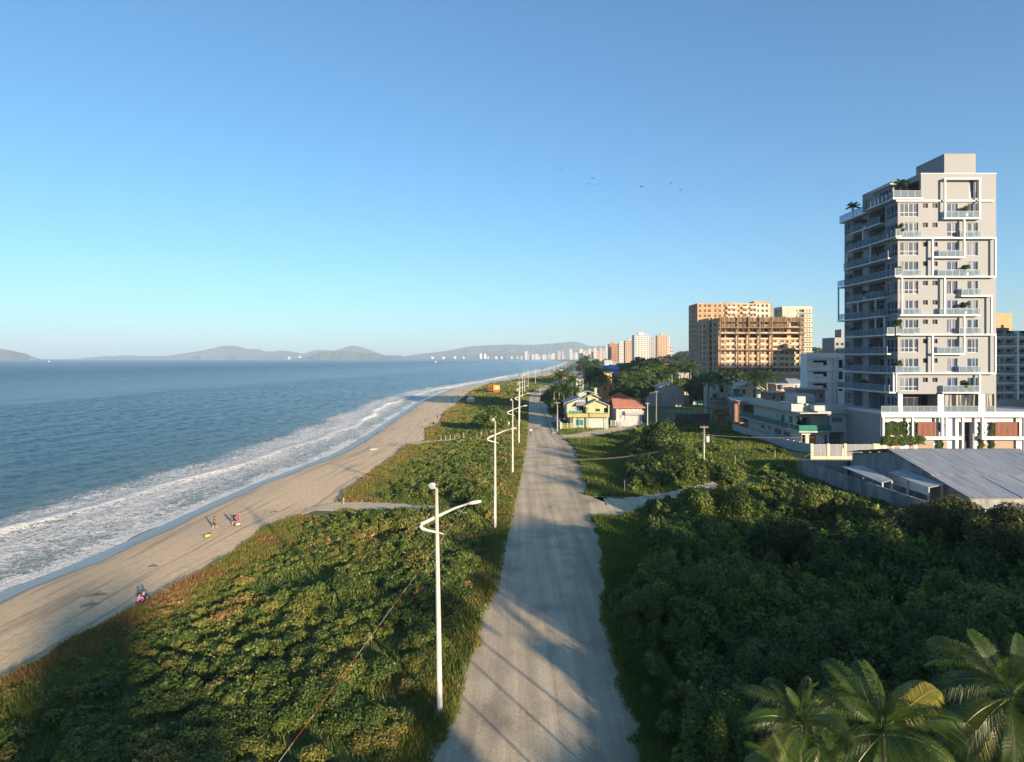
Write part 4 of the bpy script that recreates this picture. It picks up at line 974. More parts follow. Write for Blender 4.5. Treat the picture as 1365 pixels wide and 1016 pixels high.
# podium
XP, XQ = fx(415), fx(1500); zp = z0
pw = MB(); pw.block(XP+.6, XQ, ZT+.2+1.0, 141.5, 0, zp-.3, [(fx(900)-XP-.6, fx(990)-XP-.6, .1, c2(722), 1.5)], []); pw.build('podium_wall', M_TWHITE, tw)
pw = MB(); pw.box(XP, XP+.35, ZT, 134.5, 0, zp-.02); pw.build('podium_side_wall', M_TGREY, tw)
pw = MB(); pw.box(XP-.1, XQ, ZT-.35, 134.6, zp-.42, zp+.08); pw.build('terrace_slab', M_TWHITE, tw)
pf = MB(); YF = ZT-.3
pf.box(fx(415), XQ, YF, YF+.5, c2(690), zp-.43)
for cx, b in ((427, 822), (600, 822), (773, 822), (798, 822), (895, 880), (1010, 822), (1256, 937)): pf.box(fx(cx)-.18, fx(cx)+.18, YF+.003, YF+.45, c2(b) if b < 930 else 0, c2(690)-.002)
pf.box(fx(650), fx(898), YF-.003, YF+1.4, c2(822), c2(803)); pf.box(fx(1010), XQ, YF-.003, YF+1.4, c2(822), c2(803)); pf.box(fx(888), fx(898), YF+.01, YF+.44, 0, c2(822)-.003)
pf.build('podium_frame', M_TWHITE, tw)
M_WOOD = mat('red_wood_slats', (.20, .055, .025), .5, .2, 2.0)
for a, b in ((645, 753), (1105, 1248), (1290, 1420)):
    sp = MB(); n = int((fx(b)-fx(a))/.24)
    for i in range(n): x = fx(a)+i*.24; sp.box(x, x+.14, ZT+.55, ZT+.65, c2(802), c2(720))
    sp.box(fx(a), fx(b), ZT+.66, ZT+.72, c2(802), c2(720)); sp.build('slat_screen', M_WOOD, tw)
M_GAR = mat('brown_shutter', (.24, .18, .14), .6, .1, 2.0)
for a, b, t in ((657, 750, 836), (1112, 1236, 832), (1290, 1400, 832), (800, 830, 836)):
    g = MB()
    for i in range(12): z = c2(t)*i/12; g.box(fx(a), fx(b), ZT+1.1+.03*(i % 2), ZT+1.25, z+.01, z+c2(t)/12)
    g.build('garage_door', M_GAR, tw)
g = MB(); g.box(fx(902), fx(988), ZT+2.4, ZT+2.5, .1, c2(724)); e = g.build('entrance_glazing', M_DARKPANE, tw)
g = MB()
for i in range(5): x = fx(902)+(fx(988)-fx(902))*i/4; g.box(x-.04, x+.04, ZT+2.3, ZT+2.4, .1, c2(724))
g.box(fx(902), fx(988), ZT+2.28, ZT+2.39, c2(805), c2(800)); g.build('frame', M_DFRAME, e)
g = MB(); g.box(fx(975), fx(986), ZT+.8, ZT+1.19, 0, c2(790)); g.build('gatehouse', M_TGREY, tw)
for a, b in ((478, 503), (520, 550), (605, 635), (1040, 1075)):
    g = MB(); g.box(fx(a), fx(b), ZT+1.12, ZT+1.21, .3, c2(850)); g.build('door', M_GAR, tw)
rngH = np.random.default_rng(77)
def hedge(name, x0, x1, y0, y1, z0_, z1_, label, cat, leaf=.13, cover=2.2, stops=('dark', 'mid', 'lite', 'yel'), tone=.4, group=None, parent=None):
    x0, x1 = min(x0, x1), max(x0, x1)
    vol = (x1-x0)*(z1_-z0_)*2+(y1-y0)*(x1-x0+z1_-z0_)*2; n = int(cover*vol/(leaf*leaf*1.1))
    P = np.stack([rngH.uniform(x0, x1, n), rngH.uniform(y0, y1, n), rngH.uniform(z0_, z1_, n)], -1)
    P += .12*np.stack([np.sin(P[:, 2]*5), np.sin(P[:, 0]*4), np.sin(P[:, 0]*3)], -1)
    N_ = rngH.normal(0, .5, (n, 3))+np.array([0, -1, .3]); cc = colmix(np.clip(tone+.25*(vnoise(P[:, 0], P[:, 2], .8, 2)-.5)+rngH.normal(0, .08, n), 0, 1), list(stops))
    off = np.array([x0, y0, z0_]); o = npmesh(name, leafquads(P-off, N_, np.full(n, leaf), rngH), 4, M_LEAF, cc, loc=tuple(off))
    return tag(o, label, cat, group)
hedge('climbing_plant', fx(436), fx(592), ZT+.75, ZT+1.15, c2(800), c2(720), 'wide green wall of climbing plants on the left bay of the tower podium', 'plant')
hedge('climbing_plant', fx(612), fx(641), ZT+.75, ZT+1.15, c2(800), c2(720), 'narrow strip of climbing plant left of the first red slat screen of the podium', 'plant')
hedge('planter_hedge', fx(412), fx(658), YF-.9, YF-.01, c2(846), c2(798), 'trailing green hedge hanging over the podium edge under the green wall', 'hedge', tone=.55)
hedge('climbing_plant', fx(1018), fx(1040), ZT+.7, ZT+1.15, c2(880), c2(722), 'climbing plant strip just right of the dark podium entrance', 'plant', tone=.55)
hedge('climbing_plant', fx(1080), fx(1103), ZT+.6, ZT+1.1, c2(880), c2(722), 'climbing plant strip touching the left side of the right red slat screen', 'plant')
hedge('climbing_plant', fx(765), fx(800), ZT+.7, ZT+1.1, c2(882), c2(826), 'low climbing plant between the two brown podium shutters left of the entrance', 'plant')
hedge('climbing_plant', fx(782), fx(800), ZT+.7, ZT+1.1, c2(775), c2(722), 'short hanging plant right of the first red slat screen of the podium', 'plant')
# potted plants
M_POT = mat('terracotta_pot', (.42, .17, .09), .7, .1, 2); M_POTW = mat('white_pot', (.7, .69, .67), .6, .05, 2)
def potted(x, y, z, h, label, seed, pm=M_POTW, palm=False, tone=.4, group='potted plants on the tower balconies'):
    r = thing('potted_plant', (x, y, z), label, 'plant', group); rng = np.random.default_rng(seed)
    mb = MB(); mb.tube([(x, y, z), (x, y, z+.45)], [.2, .3], 10); mb.build('pot', pm, r)
    if palm:
        V, Fc = [], []
        for k in range(24):
            v, f = frond_mesh(1.75, rng, 1.35-1.3*(k%12)/12, 1.1, 14, .6, .055, .15); a = k*2.399; i = len(V)
            V += [(x+q[0]*math.cos(a)-q[1]*math.sin(a), y+q[0]*math.sin(a)+q[1]*math.cos(a), z+h*.55+q[2]) for q in v]; Fc += [tuple(j+i for j in ff) for ff in f]
        mb = MB(); mb.tube([(x, y, z+.4), (x, y, z+h*.56)], [.08, .06], 6); mb.build('stem', M_BARK, r); mb = MB(); mb.v = V; mb.f = Fc; mb.build('foliage', M_FRONDD, r); return r
    P, N_, S_, cc, L = crown_arrays(h*.42, h*.42, 9, .13, 1.5, rng, ['dark', 'mid', 'yel'], tone=tone)
    mb = MB(); mb.tube([(x, y, z+.4), (x, y, z+h*.75)], [.05, .03], 6); mb.build('stem', M_BARK, r)
    npmesh('foliage', leafquads(P+np.array([0, 0, h*.72]), N_, S_, rng), 4, M_LEAF, cc, parent=r); return r
M_FRONDD = frondmat('dark_palm_frond', (.025, .05, .018), (.04, .075, .022), (.06, .09, .03))
potted(fx(548), ZT+1.0, zk[0]+.2, 5.0, 'large potted palm on the roof terrace corner of the white tower', 1, palm=True)
potted(X0-.2, 137.0, zk[0]-.2, 4.2, 'potted palm on the far left roof terrace of the white tower', 2, palm=True)
fr_pl = [(903, c1(446), 2.2, .85, 'bright yellow-green shrub on the topmost front balcony of the tower'), (906, c1(790), 2.0, .3, 'dark shrub on the front balcony fourth from the top of the tower'),
   (895, c2(90), 2.4, .3, 'dark shrub on the wide front balcony halfway up the tower'), (903, c2(546), 2.2, .75, 'yellow-green tree in a red pot on the lowest front balcony of the tower'),
   (513, c1(562), 2.2, .4, 'shrub at the corner of the second white slab from the top of the tower'), (513, c1(790), 1.7, .4, 'shrub at the corner of the third long white slab of the tower'),
   (503, c2(204), 2.4, .3, 'shrub on the corner balcony in the middle of the tower'), (505, c2(432), 2.2, .4, 'shrub on the lowest long corner balcony of the tower')]
for i, (cx, z, h, t, lab) in enumerate(fr_pl): potted(fx(cx), Y0-.75, z+.2, h, lab, 10+i, M_POT if 'red pot' in lab else M_POTW, tone=t)
sd_pl = [(1, 131.5, 'high'), (2, 135.5, 'second'), (3, 126.3, 'third'), (4, 137.0, 'fourth'), (5, 131.5, 'fifth'), (6, 128.0, 'sixth'), (7, 136.0, 'seventh'), (8, 129.0, 'eighth'), (9, 137.0, 'ninth'), (10, 131.5, 'lowest')]
for i, (k, y, w) in enumerate(sd_pl):
    nm = {'high': 'topmost', 'lowest': 'lowest'}.get(w, w+' from the top')
    potted(X0-.75, y, zk[k]+.2, 1.9, f'potted shrub on the shaded side balcony of the tower, {nm}', 40+i, tone=.5)

# ---------- generic apartment block ----------
def flats(name, x0, x1, y0, y1, zt, label, cat, wm, pm, fh_spec=None, lh_spec=None, group=None, z0=0, roofbox=None, fm=None, extras=None, winframe=False):
    """fh_spec: (cols list of (u0,u1), z list of (v0,v1), depth)"""
    r = thing(name, ((x0+x1)/2, y0, z0), label, cat, group)
    fh = [(a, b, c-z0, d-z0, dp_) for (cl, rw, dp_) in (fh_spec or []) for (a, b) in cl for (c, d) in rw]
    lh = [(a, b, c-z0, d-z0, dp_) for (cl, rw, dp_) in (lh_spec or []) for (a, b) in cl for (c, d) in rw]
    mb = MB(); mb.block(x0, x1, y0, y1, z0, zt, fh, lh); mb.build('wall', wm, r)
    fo, fu, fn_ = FR(x0, y0, z0); lo_, lu, ln_ = LF(x0, y1, z0)
    allw = [(fo, fu, fn_, h) for h in fh]+[(lo_, lu, ln_, h) for h in lh]
    allw.sort(key=lambda q: -(q[3][1]-q[3][0])*(q[3][3]-q[3][2])*(1 if q[0] == fo else .5))
    for o, u, n, h in allw[:95]: window(r, o, u, n, h, pm, fm, frame=winframe, ft=.06)
    if len(allw) > 95:
        mb = MB()
        for o, u, n, h in allw[95:]: obox(mb, o, u, n, h[0], h[1], h[2], h[3], h[4]-.05, h[4]+.03)
        w = mb.build('window', pm, r); w['kind'] = 'stuff'
    if roofbox:
        for (a, b, c, d, e) in roofbox: mb = MB(); mb.box(a, b, c, d, zt, e); mb.build('roof_house', wm, r)
    return r
M_ORANGE = mat('ochre_render', (.38, .25, .145), .85, .22, .12, .2, 3); M_BROWNR = mat('brown_render', (.34, .25, .18), .9, .2, .2, .2, 3)
M_CREAM = mat('cream_render', (.38, .37, .31), .85, .12, .15); M_SLABW = mat('pale_slab_edge', (.52, .49, .43), .85, .15, .5)
M_SCAF = mat('scaffold_timber', (.17, .115, .07), .9, .3, 2); M_NET = mat('brown_boarding', (.20, .145, .095), .95, .35, .6, .3, 2)
M_PINK = mat('pinkish_render', (.42, .28, .2), .9, .3, .1)
# C1 back block
Z1 = 365.; q = Z1/F; xa1, xb1 = xat(929.7, Z1), xat(1030, Z1); ft1 = 3.0
fl = [xat(0, 1)*0+zat(404.3, Z1)-3.0*(i+1) for i in range(18)]
def cols(pxs, Z, x0): return [(xat(a, Z)-x0, xat(b, Z)-x0) for a, b in pxs]
cx5 = lambda c: 880+c/5.935
wcols = cols([(cx5(a), cx5(b)) for a, b in ((305,325),(345,362),(375,400),(428,444),(462,480),(500,518),(538,552),(572,592),(612,628),(652,684),(708,728),(738,752),(768,780),(800,818),(832,850))], Z1, xa1)
c1b = flats('unfinished_apartment_block', xa1, xb1, Z1, Z1*(929.7-CX)/(918-CX), zat(404.3, Z1), 'tall ochre apartment block under construction standing behind the scaffolded one', 'apartment block', M_ORANGE, M_INNER,
   [(wcols, [(z+.8, z+2.2) for z in fl if z > 12], .5)], [([(1.5, 3.2), (6, 7.6), (10, 12), (14.5, 16)], [(z+.8, z+2.3) for z in fl if z > 12], .5)], roofbox=[(xb1-10, xb1-1, Z1+3, Z1+10, zat(401, Z1)), (xa1+18, xa1+24, Z1+4, Z1+9, zat(402.5, Z1))])
mb = MB()
for i, z in enumerate(fl): mb.box(xa1-.15, xb1+.15, Z1-.25, Z1-.003, z-.22, z+.12)
mb.build('floor_edge', M_ORANGE, c1b)
mb = MB()
for a, b in ((645, 690), (705, 760), (525, 600)):
    for z in fl[:9]: mb.box(xat(cx5(a), Z1), xat(cx5(b), Z1), Z1-1.8, Z1-.26, z-.2, z+1.0)
mb.build('balcony', M_SLABW, c1b)
mb = MB(); mb.box(xat(cx5(765), Z1), xat(cx5(865), Z1), Z1-.35, Z1-.26, fl[3], zat(404.8, Z1)); 
# white rendered right end, openings kept: strips between the windows
mbw = MB()
o, u, n = FR(xat(cx5(756), Z1), Z1-.30, fl[4]); W_ = xat(cx5(870), Z1)-o[0]
mbw.facade(o, u, W_, zat(405, Z1)-fl[4], [(xat(cx5(a), Z1)-o[0], xat(cx5(b), Z1)-o[0], z+.75-fl[4], z+2.25-fl[4], .3) for a, b in ((768, 780), (800, 818), (832, 850)) for z in fl[:5]], n, back=False); mbw.build('rendered_wall', M_CREAM, c1b)
# C3 cream tower on the right
Z3 = 385.; x3, x3b = xat(1043, Z3), xat(1082.5, Z3); f3 = [zat(408.5, Z3)-3.45-i*(38.5/5.935*Z3/F) for i in range(11)]
f3 = [z for z in f3 if z > 10]
c3 = flats('apartment_block', x3, x3b, Z3, Z3*(1043-CX)/(1031.5-CX), zat(408.5, Z3), 'cream apartment block with recessed balconies right of the scaffolded block', 'apartment block', M_CREAM, M_INNER,
   [(cols([(cx5(1100), cx5(1140))], Z3, x3), [(z-.2, z+1.5) for z in f3], 1.2), (cols([(cx5(1158), cx5(1166)), (cx5(1178), cx5(1186)), (cx5(1078), cx5(1088))], Z3, x3), [(z+.1, z+1.2) for z in f3], .3)], [([(3, 5), (8, 10)], [(z, z+1.6) for z in f3], .4)])
mb = MB()
for z in f3: mb.box(x3+9.5, x3b+.5, Z3-1.4, Z3-.003, z-.7, z-.45); 
mb.box(x3-.3, x3b+.3, Z3-.3, Z3-.004, zat(412, Z3), zat(409, Z3)); mb.build('balcony', M_CREAM, c3)
# C2 scaffolded block in front
Z2 = 330.; x2, x2b = xat(957.7, Z2), xat(1067.5, Z2); st = 46.0/5.935*Z2/F; zt2 = zat(424, Z2)
f2 = [zat(390+580/5.935, Z2)+st*i-.9 for i in range(-1, 12)]
def c2cols(ps): return cols([(cx5(a), cx5(b)) for a, b in ps], Z2, x2)
wid = [(475, 505), (522, 546), (565, 600), (617, 640), (660, 682), (697, 723), (743, 768), (784, 800), (805, 820), (837, 860), (880, 920), (950, 978), (992, 1013), (1038, 1060), (1075, 1097)]
rows_low = [(z+.75, z+2.15) for z in f2[:6]]; rows_hi = [(z+.35, z+2.6) for z in f2[6:]]
c2b = flats('unfinished_apartment_block', x2, x2b, Z2, Z2+24, zt2, 'wide ochre apartment block under construction with timber scaffolding on its upper floors', 'apartment block', M_ORANGE, M_INNER,
   [(c2cols(wid), [r for r in rows_low if r[0] > 1], .5), (c2cols([(470, 512), (520, 600), (612, 685), (695, 770), (782, 865), (880, 1005), (1035, 1105)]), [r for r in rows_hi if r[1] < zt2-.2], 3.0)], [([(3, 6), (10, 13), (17, 20)], [(z+.5, z+2.3) for z in f2 if z < zt2-3], .6)])
mb = MB()
for z in f2:
    if z < zt2: mb.box(x2-.3, x2b+.3, Z2-.6, Z2-.003, z-.28, z+.1)
mb.build('floor_edge', M_SLABW, c2b)
mb = MB()
for a, b in ((515, 605), (783, 822), (878, 922), (948, 980), (1033, 1100)):
    for z in f2[:6]:
        if z > 3: mb.box(xat(cx5(a), Z2), xat(cx5(b), Z2), Z2-.62, Z2-.55, z+.1, z+1.0)
mb.split('balustrade', M_CREAM, c2b)
mb = MB(); rs = random.Random(5)
for c in (465, 603, 690, 777, 873, 1113): mb.box(xat(cx5(c), Z2)-.3, xat(cx5(c), Z2)+.3, Z2-2.2, Z2-1.7, 0 if c in (1113,) else f2[0], zt2+.5)
for cy in (280, 326, 455, 598): z = zat(390+cy/5.935, Z2); mb.box(x2-.8, x2b+1, Z2-2.6, Z2-.61, z-.28, z+.22)
for i in range(90): x = rs.uniform(x2, x2b); mb.box(x-.05, x+.05, Z2-1.2, Z2-1.1, f2[7], zt2+rs.uniform(0, 1.5))
mb.build('scaffolding', M_SCAF, c2b)
mb = MB()
for a, b in ((470, 600), (612, 770), (782, 865), (880, 1010), (1020, 1105)):
    for cy0, cy1 in ((196, 235), (248, 276)):
        x = xat(cx5(a), Z2)
        while x < xat(cx5(b), Z2)-.5:
            if cy0 < 200 or x < xat(cx5(1010), Z2): mb.box(x, x+.62, Z2-.9-.12*rs.random(), Z2-.62, zat(390+cy1/5.935, Z2), zat(390+(cy0+rs.uniform(-4, 5))/5.935, Z2))
            x += .68
mb.build('formwork_boards', M_NET, c2b)
# left wing of the front block
Zw = 342.; xw, xw2 = xat(944.9, Zw), xat(957.4, Zw)
flats('unfinished_apartment_block', xw, xw2, Zw, Zw+20, zat(424, Zw), 'narrow shaded wing of the unfinished block at the left end of the scaffolding', 'apartment block', M_PINK, M_INNER,
   [([(.5, 1.8), (2.6, 4.4)], [(z+.6, z+2.4) for z in f2 if z < zat(427, Zw)], .8)], [([(3, 6), (10, 13)], [(z+.5, z+2.3) for z in f2 if z < zt2-3], .6)])
# C4 blue-white apartment block in front right
Z4 = 168.; x4, x4b = xat(1076, Z4), xat(1126, Z4); zt4 = zat(471, Z4)
lv = [zat(390+(c)/5.935, Z4) for c in (555, 645, 737)]
C4 = flats('apartment_block', x4, x4b, Z4, Z4+4, zt4, 'low white apartment block with dark long windows left of the tower', 'apartment block', M_WHITE, M_DARKPANE,
   [([(xat(cx5(1212), Z4)-x4, xat(cx5(1320), Z4)-x4)], [(z, z+.62*1.0) for z in lv], .3), ([(xat(cx5(1290), Z4)-x4, xat(cx5(1322), Z4)-x4)], [(z-.7, z-.003) for z in lv], .3), ([(8.5, 9.8)], [(z-1.5, z+.7) for z in lv], .5)], [])
mb = MB(); mb.box(x4-.3, x4b, Z4-.5, Z4-.003, zt4-1.3, zt4+.1)
for z in lv: mb.box(x4-.3, x4b, Z4-.4, Z4-.002, z+.9, z+1.15)
for u in (7.3, 8.2): mb.box(x4+u-.15, x4+u+.15, Z4-.45, Z4-.012, 0, zt4-1.31)
mb.build('band', M_WHITE, C4)
mb = MB()
for z in lv: mb.box(x4+2.7, x4+3.8, Z4-.75, Z4-.41, z-.9, z-.35)
mb.build('air_conditioner', M_FRAME, C4)
# block peeping above it
Zc = 300.; flats('apartment_block', xat(1112.5, Zc), xat(1127, Zc), Zc, Zc+12, zat(450, Zc), 'pale apartment block just showing left of the tower above the low white one', 'apartment block', M_TGREY, M_DARKPANE, [([(.6, 2), (3, 4.4)], [(z, z+1.3) for z in (11, 14, 17, 20, 23, 26)], .3)], roofbox=[(xat(1121.5, Zc), xat(1127, Zc), Zc, Zc+6, zat(439, Zc))])
# right edge: peach block and grey-glass block
Zp = 330.; pb = flats('apartment_block', xat(1326, Zp), xat(1349, Zp), Zp, Zp+14, zat(418, Zp), 'peach coloured block rising behind the grey glass balconies at the right edge', 'apartment block', mat('peach_render', (.40, .24, .13), .85, .08, .2), M_DARKPANE, [([(xat(1334, Zp)-xat(1326, Zp), xat(1338, Zp)-xat(1326, Zp))], [(zat(441, Zp), zat(433, Zp))], .5)])
Zg = 215.; xg, xg2 = xat(1327.5, Zg), xat(1420, Zg); M_GREYR = mat('grey_render', (.34, .36, .37), .8, .1, .4)
gl = [zat(437+12.2*i, Zg) for i in range(1, 12)]
gb = flats('apartment_block', xg, xg2, Zg, Zg+16, zat(441, Zg), 'grey apartment block with glass balconies at the right edge beside the tower', 'apartment block', M_GREYR, M_PANE2,
   [([(.3, 2.8), (3.3, 6.2), (7.2, 11.5), (12.4, 16), (17, 23)], [(z+.2, z+2.2) for z in gl if z > .5], 1.4)], winframe=True)
mb = MB()
for z in gl:
    if z > .5: mb.box(xg-.2, xg2, Zg-1.3, Zg-.003, z-.25, z+.05)
mb.box(xg+6.4, xg+7.0, Zg-1.31, Zg-.01, 0, zat(441, Zg)); mb.build('balcony', M_FRAME, gb)
for z in gl[:9]:
    railing(gb, (xg, Zg-1.2), (xg+6.3, Zg-1.2), z+.05, 1.0); railing(gb, (xg+7.1, Zg-1.2), (xg2, Zg-1.2), z+.05, 1.0)
mb = MB(); mb.box(xg+2.5, xg+7, Zg+3, Zg+9, zat(441, Zg), zat(436.5, Zg)); mb.build('roof_house', M_DFRAME, gb)
# side wall of the terrace right of the tower
mb = MB(); mb.box(xat(1328, 140), xat(1480, 140), 140, 140.3, 0, zat(533, 140)); tag(mb.build('wall', M_GREYR, None, loc=(xat(1400, 140), 140, 0)), 'plain grey boundary wall right of the tower podium', 'wall')

# ---------- distant towers ----------
def far_tower(pa, pb, pyt, Z, wm, label, group=None, n=9, cat='tower block', cap=True, dm=M_INNER, cols_=4, side=6, boxes=True):
    x0, x1 = xat(pa, Z), xat(pb, Z); zt = zat(pyt, Z); w = x1-x0; stp = (zt-2)/n
    r = thing('tower_block', ((x0+x1)/2, Z, 0), label, cat, group)
    rows_ = [(2+stp*i+stp*.3, 2+stp*i+stp*.75) for i in range(n)]; cl = [(w*(i+.16)/cols_, w*(i+.84)/cols_) for i in range(cols_)]
    fh = [(a, b, c, d, .8) for a, b in cl for c, d in rows_]; sd = w*.9
    mb = MB(); mb.block(x0, x1, Z, Z+sd, 0, zt, fh, [])
    mb.build('wall', wm, r)
    g = MB(); g.box(x0+.3, x1-.3, Z+.78, Z+.9, 2, zt-.5); g.build('glazing', dm, r)
    if boxes: mb = MB(); mb.box(x0+w*.3, x0+w*.7, Z+w*.2, Z+w*.6, zt, zt+w*.16); mb.build('roof_house', wm, r)
    return r
M_BRICKT = mat('red_brick_frame', (.33, .15, .10), .9, .15, .05); M_TW2 = mat('bright_white_render', (.45, .45, .44), .8, .05, .05); M_TG2 = mat('pale_grey_render', (.34, .35, .36), .8, .08, .05); M_TO = mat('pale_orange_render', (.40, .28, .20), .8, .08, .05); M_TB = mat('beige_render', (.42, .37, .31), .8, .08, .05)
far_tower(811.8, 824.5, 458.5, 1500, M_BRICKT, 'red-brown tower under construction, left of the white towers', n=12, dm=M_INNER)
far_tower(825.2, 833, 456.5, 1450, M_TW2, 'slim white tower between the red-brown and the orange-topped tower', n=14, cols_=3)
t = far_tower(833.4, 845.4, 454, 1350, M_TO, 'orange-topped tower with a dark lower front beside the widest white tower', n=13)
far_tower(845.8, 865, 446.5, 1150, M_TW2, 'widest and brightest white tower of the far group', n=17, cols_=5)
far_tower(864.6, 869.5, 452, 1240, M_TG2, 'narrow grey tower attached to the right of the widest white tower', n=14, cols_=2)
far_tower(869.8, 876.2, 450.5, 1300, M_TG2, 'grey tower left of the last pale orange tower', n=14, cols_=2)
far_tower(876.5, 890, 447, 1150, M_TO, 'pale orange tower with white sides at the right end of the far group', n=16, cols_=4)
far_tower(889.2, 892.5, 446.5, 1165, M_TW2, 'white stair shaft standing at the right side of the pale orange tower', n=14, cols_=1, boxes=False)
far_tower(892.8, 897, 461.5, 1200, M_TG2, 'small dark-topped building right of the pale orange tower', n=6, cols_=2)
mids = [(799.0,803.0,464.5,M_TB),(803.4,806.5,466,M_TG2),(807,811.4,462.5,M_TW2),(784.5,788,465.5,M_TW2),(788.4,791,467,M_TB),(791.4,795.5,464.5,M_TW2),(795.8,798.6,467.5,M_TO),(772.2,777.2,466,M_TW2),(777.5,780.5,468,M_TB),(781,784,467.5,M_TO)]
words_ = ['beige','grey','bright white','white','beige','tall white','orange','white','sand coloured','orange']
for i, (a, b, t_, m_) in enumerate(mids):
    far_tower(a, b, t_, 2300+40*i, m_, f'small {words_[i]} tower left of the red-brown tower, ' + ['eighth','ninth','last','fourth','fifth','sixth','seventh','first','second','third'][i]+' in its row', 'small towers of the row', n=9, cols_=3)
rt = random.Random(12)
def tiny(pa, pb, pt, Z, m_, lab, group): far_tower(pa, pb, pt, Z, m_, lab, group, n=5, cols_=2, boxes=False)
for a, w, h, m_ in [(699.6,3.6,8.6,M_TW2),(704,1.5,5,M_TG2),(709,3,4.5,M_TW2),(713.5,4.5,5.2,M_TW2),(723,4,4.2,M_TW2),(727.5,2,3.5,M_TG2),(731,1.8,6,M_TB),(734,1.5,4,M_TW2),(735.8,3.8,6,M_TW2),(743.5,3.8,9.2,M_TO),(749.3,2.4,9.4,M_TO),(759.3,3.4,11.5,M_TW2),(763,1.5,7,M_TG2),(766,4.2,7,M_TW2),(718.5,2,3.5,M_TG2),(689,2,2.4,M_TW2),(694,2.5,2.6,M_TG2),(681,2.6,2,M_TW2)]:
    tiny(a, a+w, 477-h, 6900 if a > 690 else 7600, m_, 'tiny pale tower block on the far shore below the long hill', 'tiny tower blocks along the far shore')
for a, w, h in [(639.5,3,5.6),(645.3,3,5.2),(650,1.4,2),(660,3,1.6),(668,2,1.8),(575,3,1.4),(590,2.5,1.4),(605,3,1.6),(617,2,1.6),(398,3,1.9),(384,2.4,1.3)]:
    Zq = 9300 if a < 450 else 8500
    x0, x1 = xat(a, Zq), xat(a+w, Zq); mb = MB(); mb.box(x0, x1, Zq, Zq+25, -4, zat(477-h, Zq)); mb.box(x0+(x1-x0)*.3, x0+(x1-x0)*.6, Zq+4, Zq+14, zat(477-h, Zq), zat(476.7-h, Zq))
    tag(mb.build('tower_block', M_TW2, None, loc=(x0, Zq, 0)), 'speck-like white building at the foot of the far hills', 'building', 'specks of buildings at the foot of the far hills')
# ---------- houses ----------
M_YEL = mat('yellow_render', (.34, .345, .19), .8, .12, .9); M_OLIVE = mat('ochre_band', (.30, .26, .11), .8, .1, .4); M_MINT = mat('mint_render', (.26, .32, .28), .8, .08, .4)
M_SLATE = mat('slate_roof', (.20, .25, .30), .7, .2, 1.5, .4, 6); M_REDT = mat('red_clay_tiles', (.42, .11, .065), .85, .25, 1.2, .5, 5); M_REDT2 = mat('salmon_clay_tiles', (.40, .16, .10), .85, .2, 1.2, .5, 5)
M_HWHITE = mat('house_white', (.33, .35, .37), .75, .14, .9); M_HGREY = mat('pale_grey_house', (.37, .39, .38), .8, .08, .4, .1, 4); M_DOORW = mat('orange_wood_door', (.42, .13, .04), .5, .2, 1)
def gable_front(mb, xl, xr, zl, zr, xa_, za, y0, y1, t=.22):
    """roof of two slopes with the gable facing the camera: outline (xl,zl)-(xa,za)-(xr,zr)"""
    mb.slab([(xl, y0, zl), (xa_, y0, za), (xa_, y1, za), (xl, y1, zl)], t); mb.slab([(xa_+.001, y0, za), (xr, y0, zr), (xr, y1, zr), (xa_+.001, y1, za)], t)
def tri_wall(mb, xl, xr, z0_, pts, y0, y1):
    mb.prism([(xl, z0_), (xr, z0_)]+pts, 'y', y1, y0)
# yellow house: crop (745,515)-(865,580), 11.375 px per px
hx = lambda c, Z: xat(745+c/11.375, Z); hz = lambda c, Z: zat(515+c/11.375, Z)
ZY = 172.; X = lambda c: hx(c, ZY); Zz = lambda c: hz(c, ZY)
yh = thing('house', (X(430), ZY, 0), 'yellow two-storey house with blue-grey gabled roofs and glass balcony on the corner', 'house')
mb = MB(); gh = [(X(258)-X(185), X(378)-X(185), .9, 2.6, .15), (X(448)-X(185), X(688)-X(185), .05, Zz(490), .25)]
mb.block(X(185), X(760), ZY+1.2, ZY+11, 0, Zz(452), gh, []); mb.build('ground_floor_wall', M_MINT, yh)
o, u, n = FR(X(185), ZY+1.2, 0); window(yh, o, u, n, gh[0], M_TEAL, M_HWHITE, 2); 
g = MB()
for i in range(9): z = .08+(Zz(490)-.1)*i/9; g.box(X(450), X(686), ZY+1.35+.03*(i % 2), ZY+1.46, z, z+(Zz(490)-.1)/9-.01)
g.build('garage_door', M_HWHITE, yh)
mb = MB(); mb.box(X(128), X(765), ZY-.1, ZY+11, Zz(470), Zz(415)); mb.build('balcony_band', M_OLIVE, yh)
mb = MB(); fh_ = [(X(558)-X(415), X(628)-X(415), Zz(385)-Zz(414), Zz(342)-Zz(414), .15), (X(688)-X(415), X(752)-X(415), .1, Zz(330)-Zz(414), 1.2)]
mb.block(X(415), X(762), ZY+.6, ZY+10.5, Zz(415)+.003, Zz(300), fh_, [])
tri_wall(mb, X(415), X(758), Zz(300)+.003, [(X(700), Zz(268)), (X(570), Zz(226))], ZY+.62, ZY+1.0)
mb.build('upper_wall', M_YEL, yh)
o, u, n = FR(X(415), ZY+.6, Zz(415)+.003); window(yh, o, u, n, fh_[0], M_DARKPANE, M_DFRAME, 2); window(yh, o, u, n, fh_[1], M_DARKPANE, M_HWHITE, 2, name='balcony_door')
mb = MB(); fh_ = [(X(285)-X(135), X(390)-X(135), .05, 2.3, .2)]; mb.block(X(135), X(414), ZY+3.2, ZY+10.5, Zz(415)+.003, Zz(285), fh_, []); tri_wall(mb, X(135), X(414), Zz(285)+.003, [(X(414), Zz(215)), (X(300), Zz(215))], ZY+3.3, ZY+6); mb.build('upper_wall', M_MINT, yh)
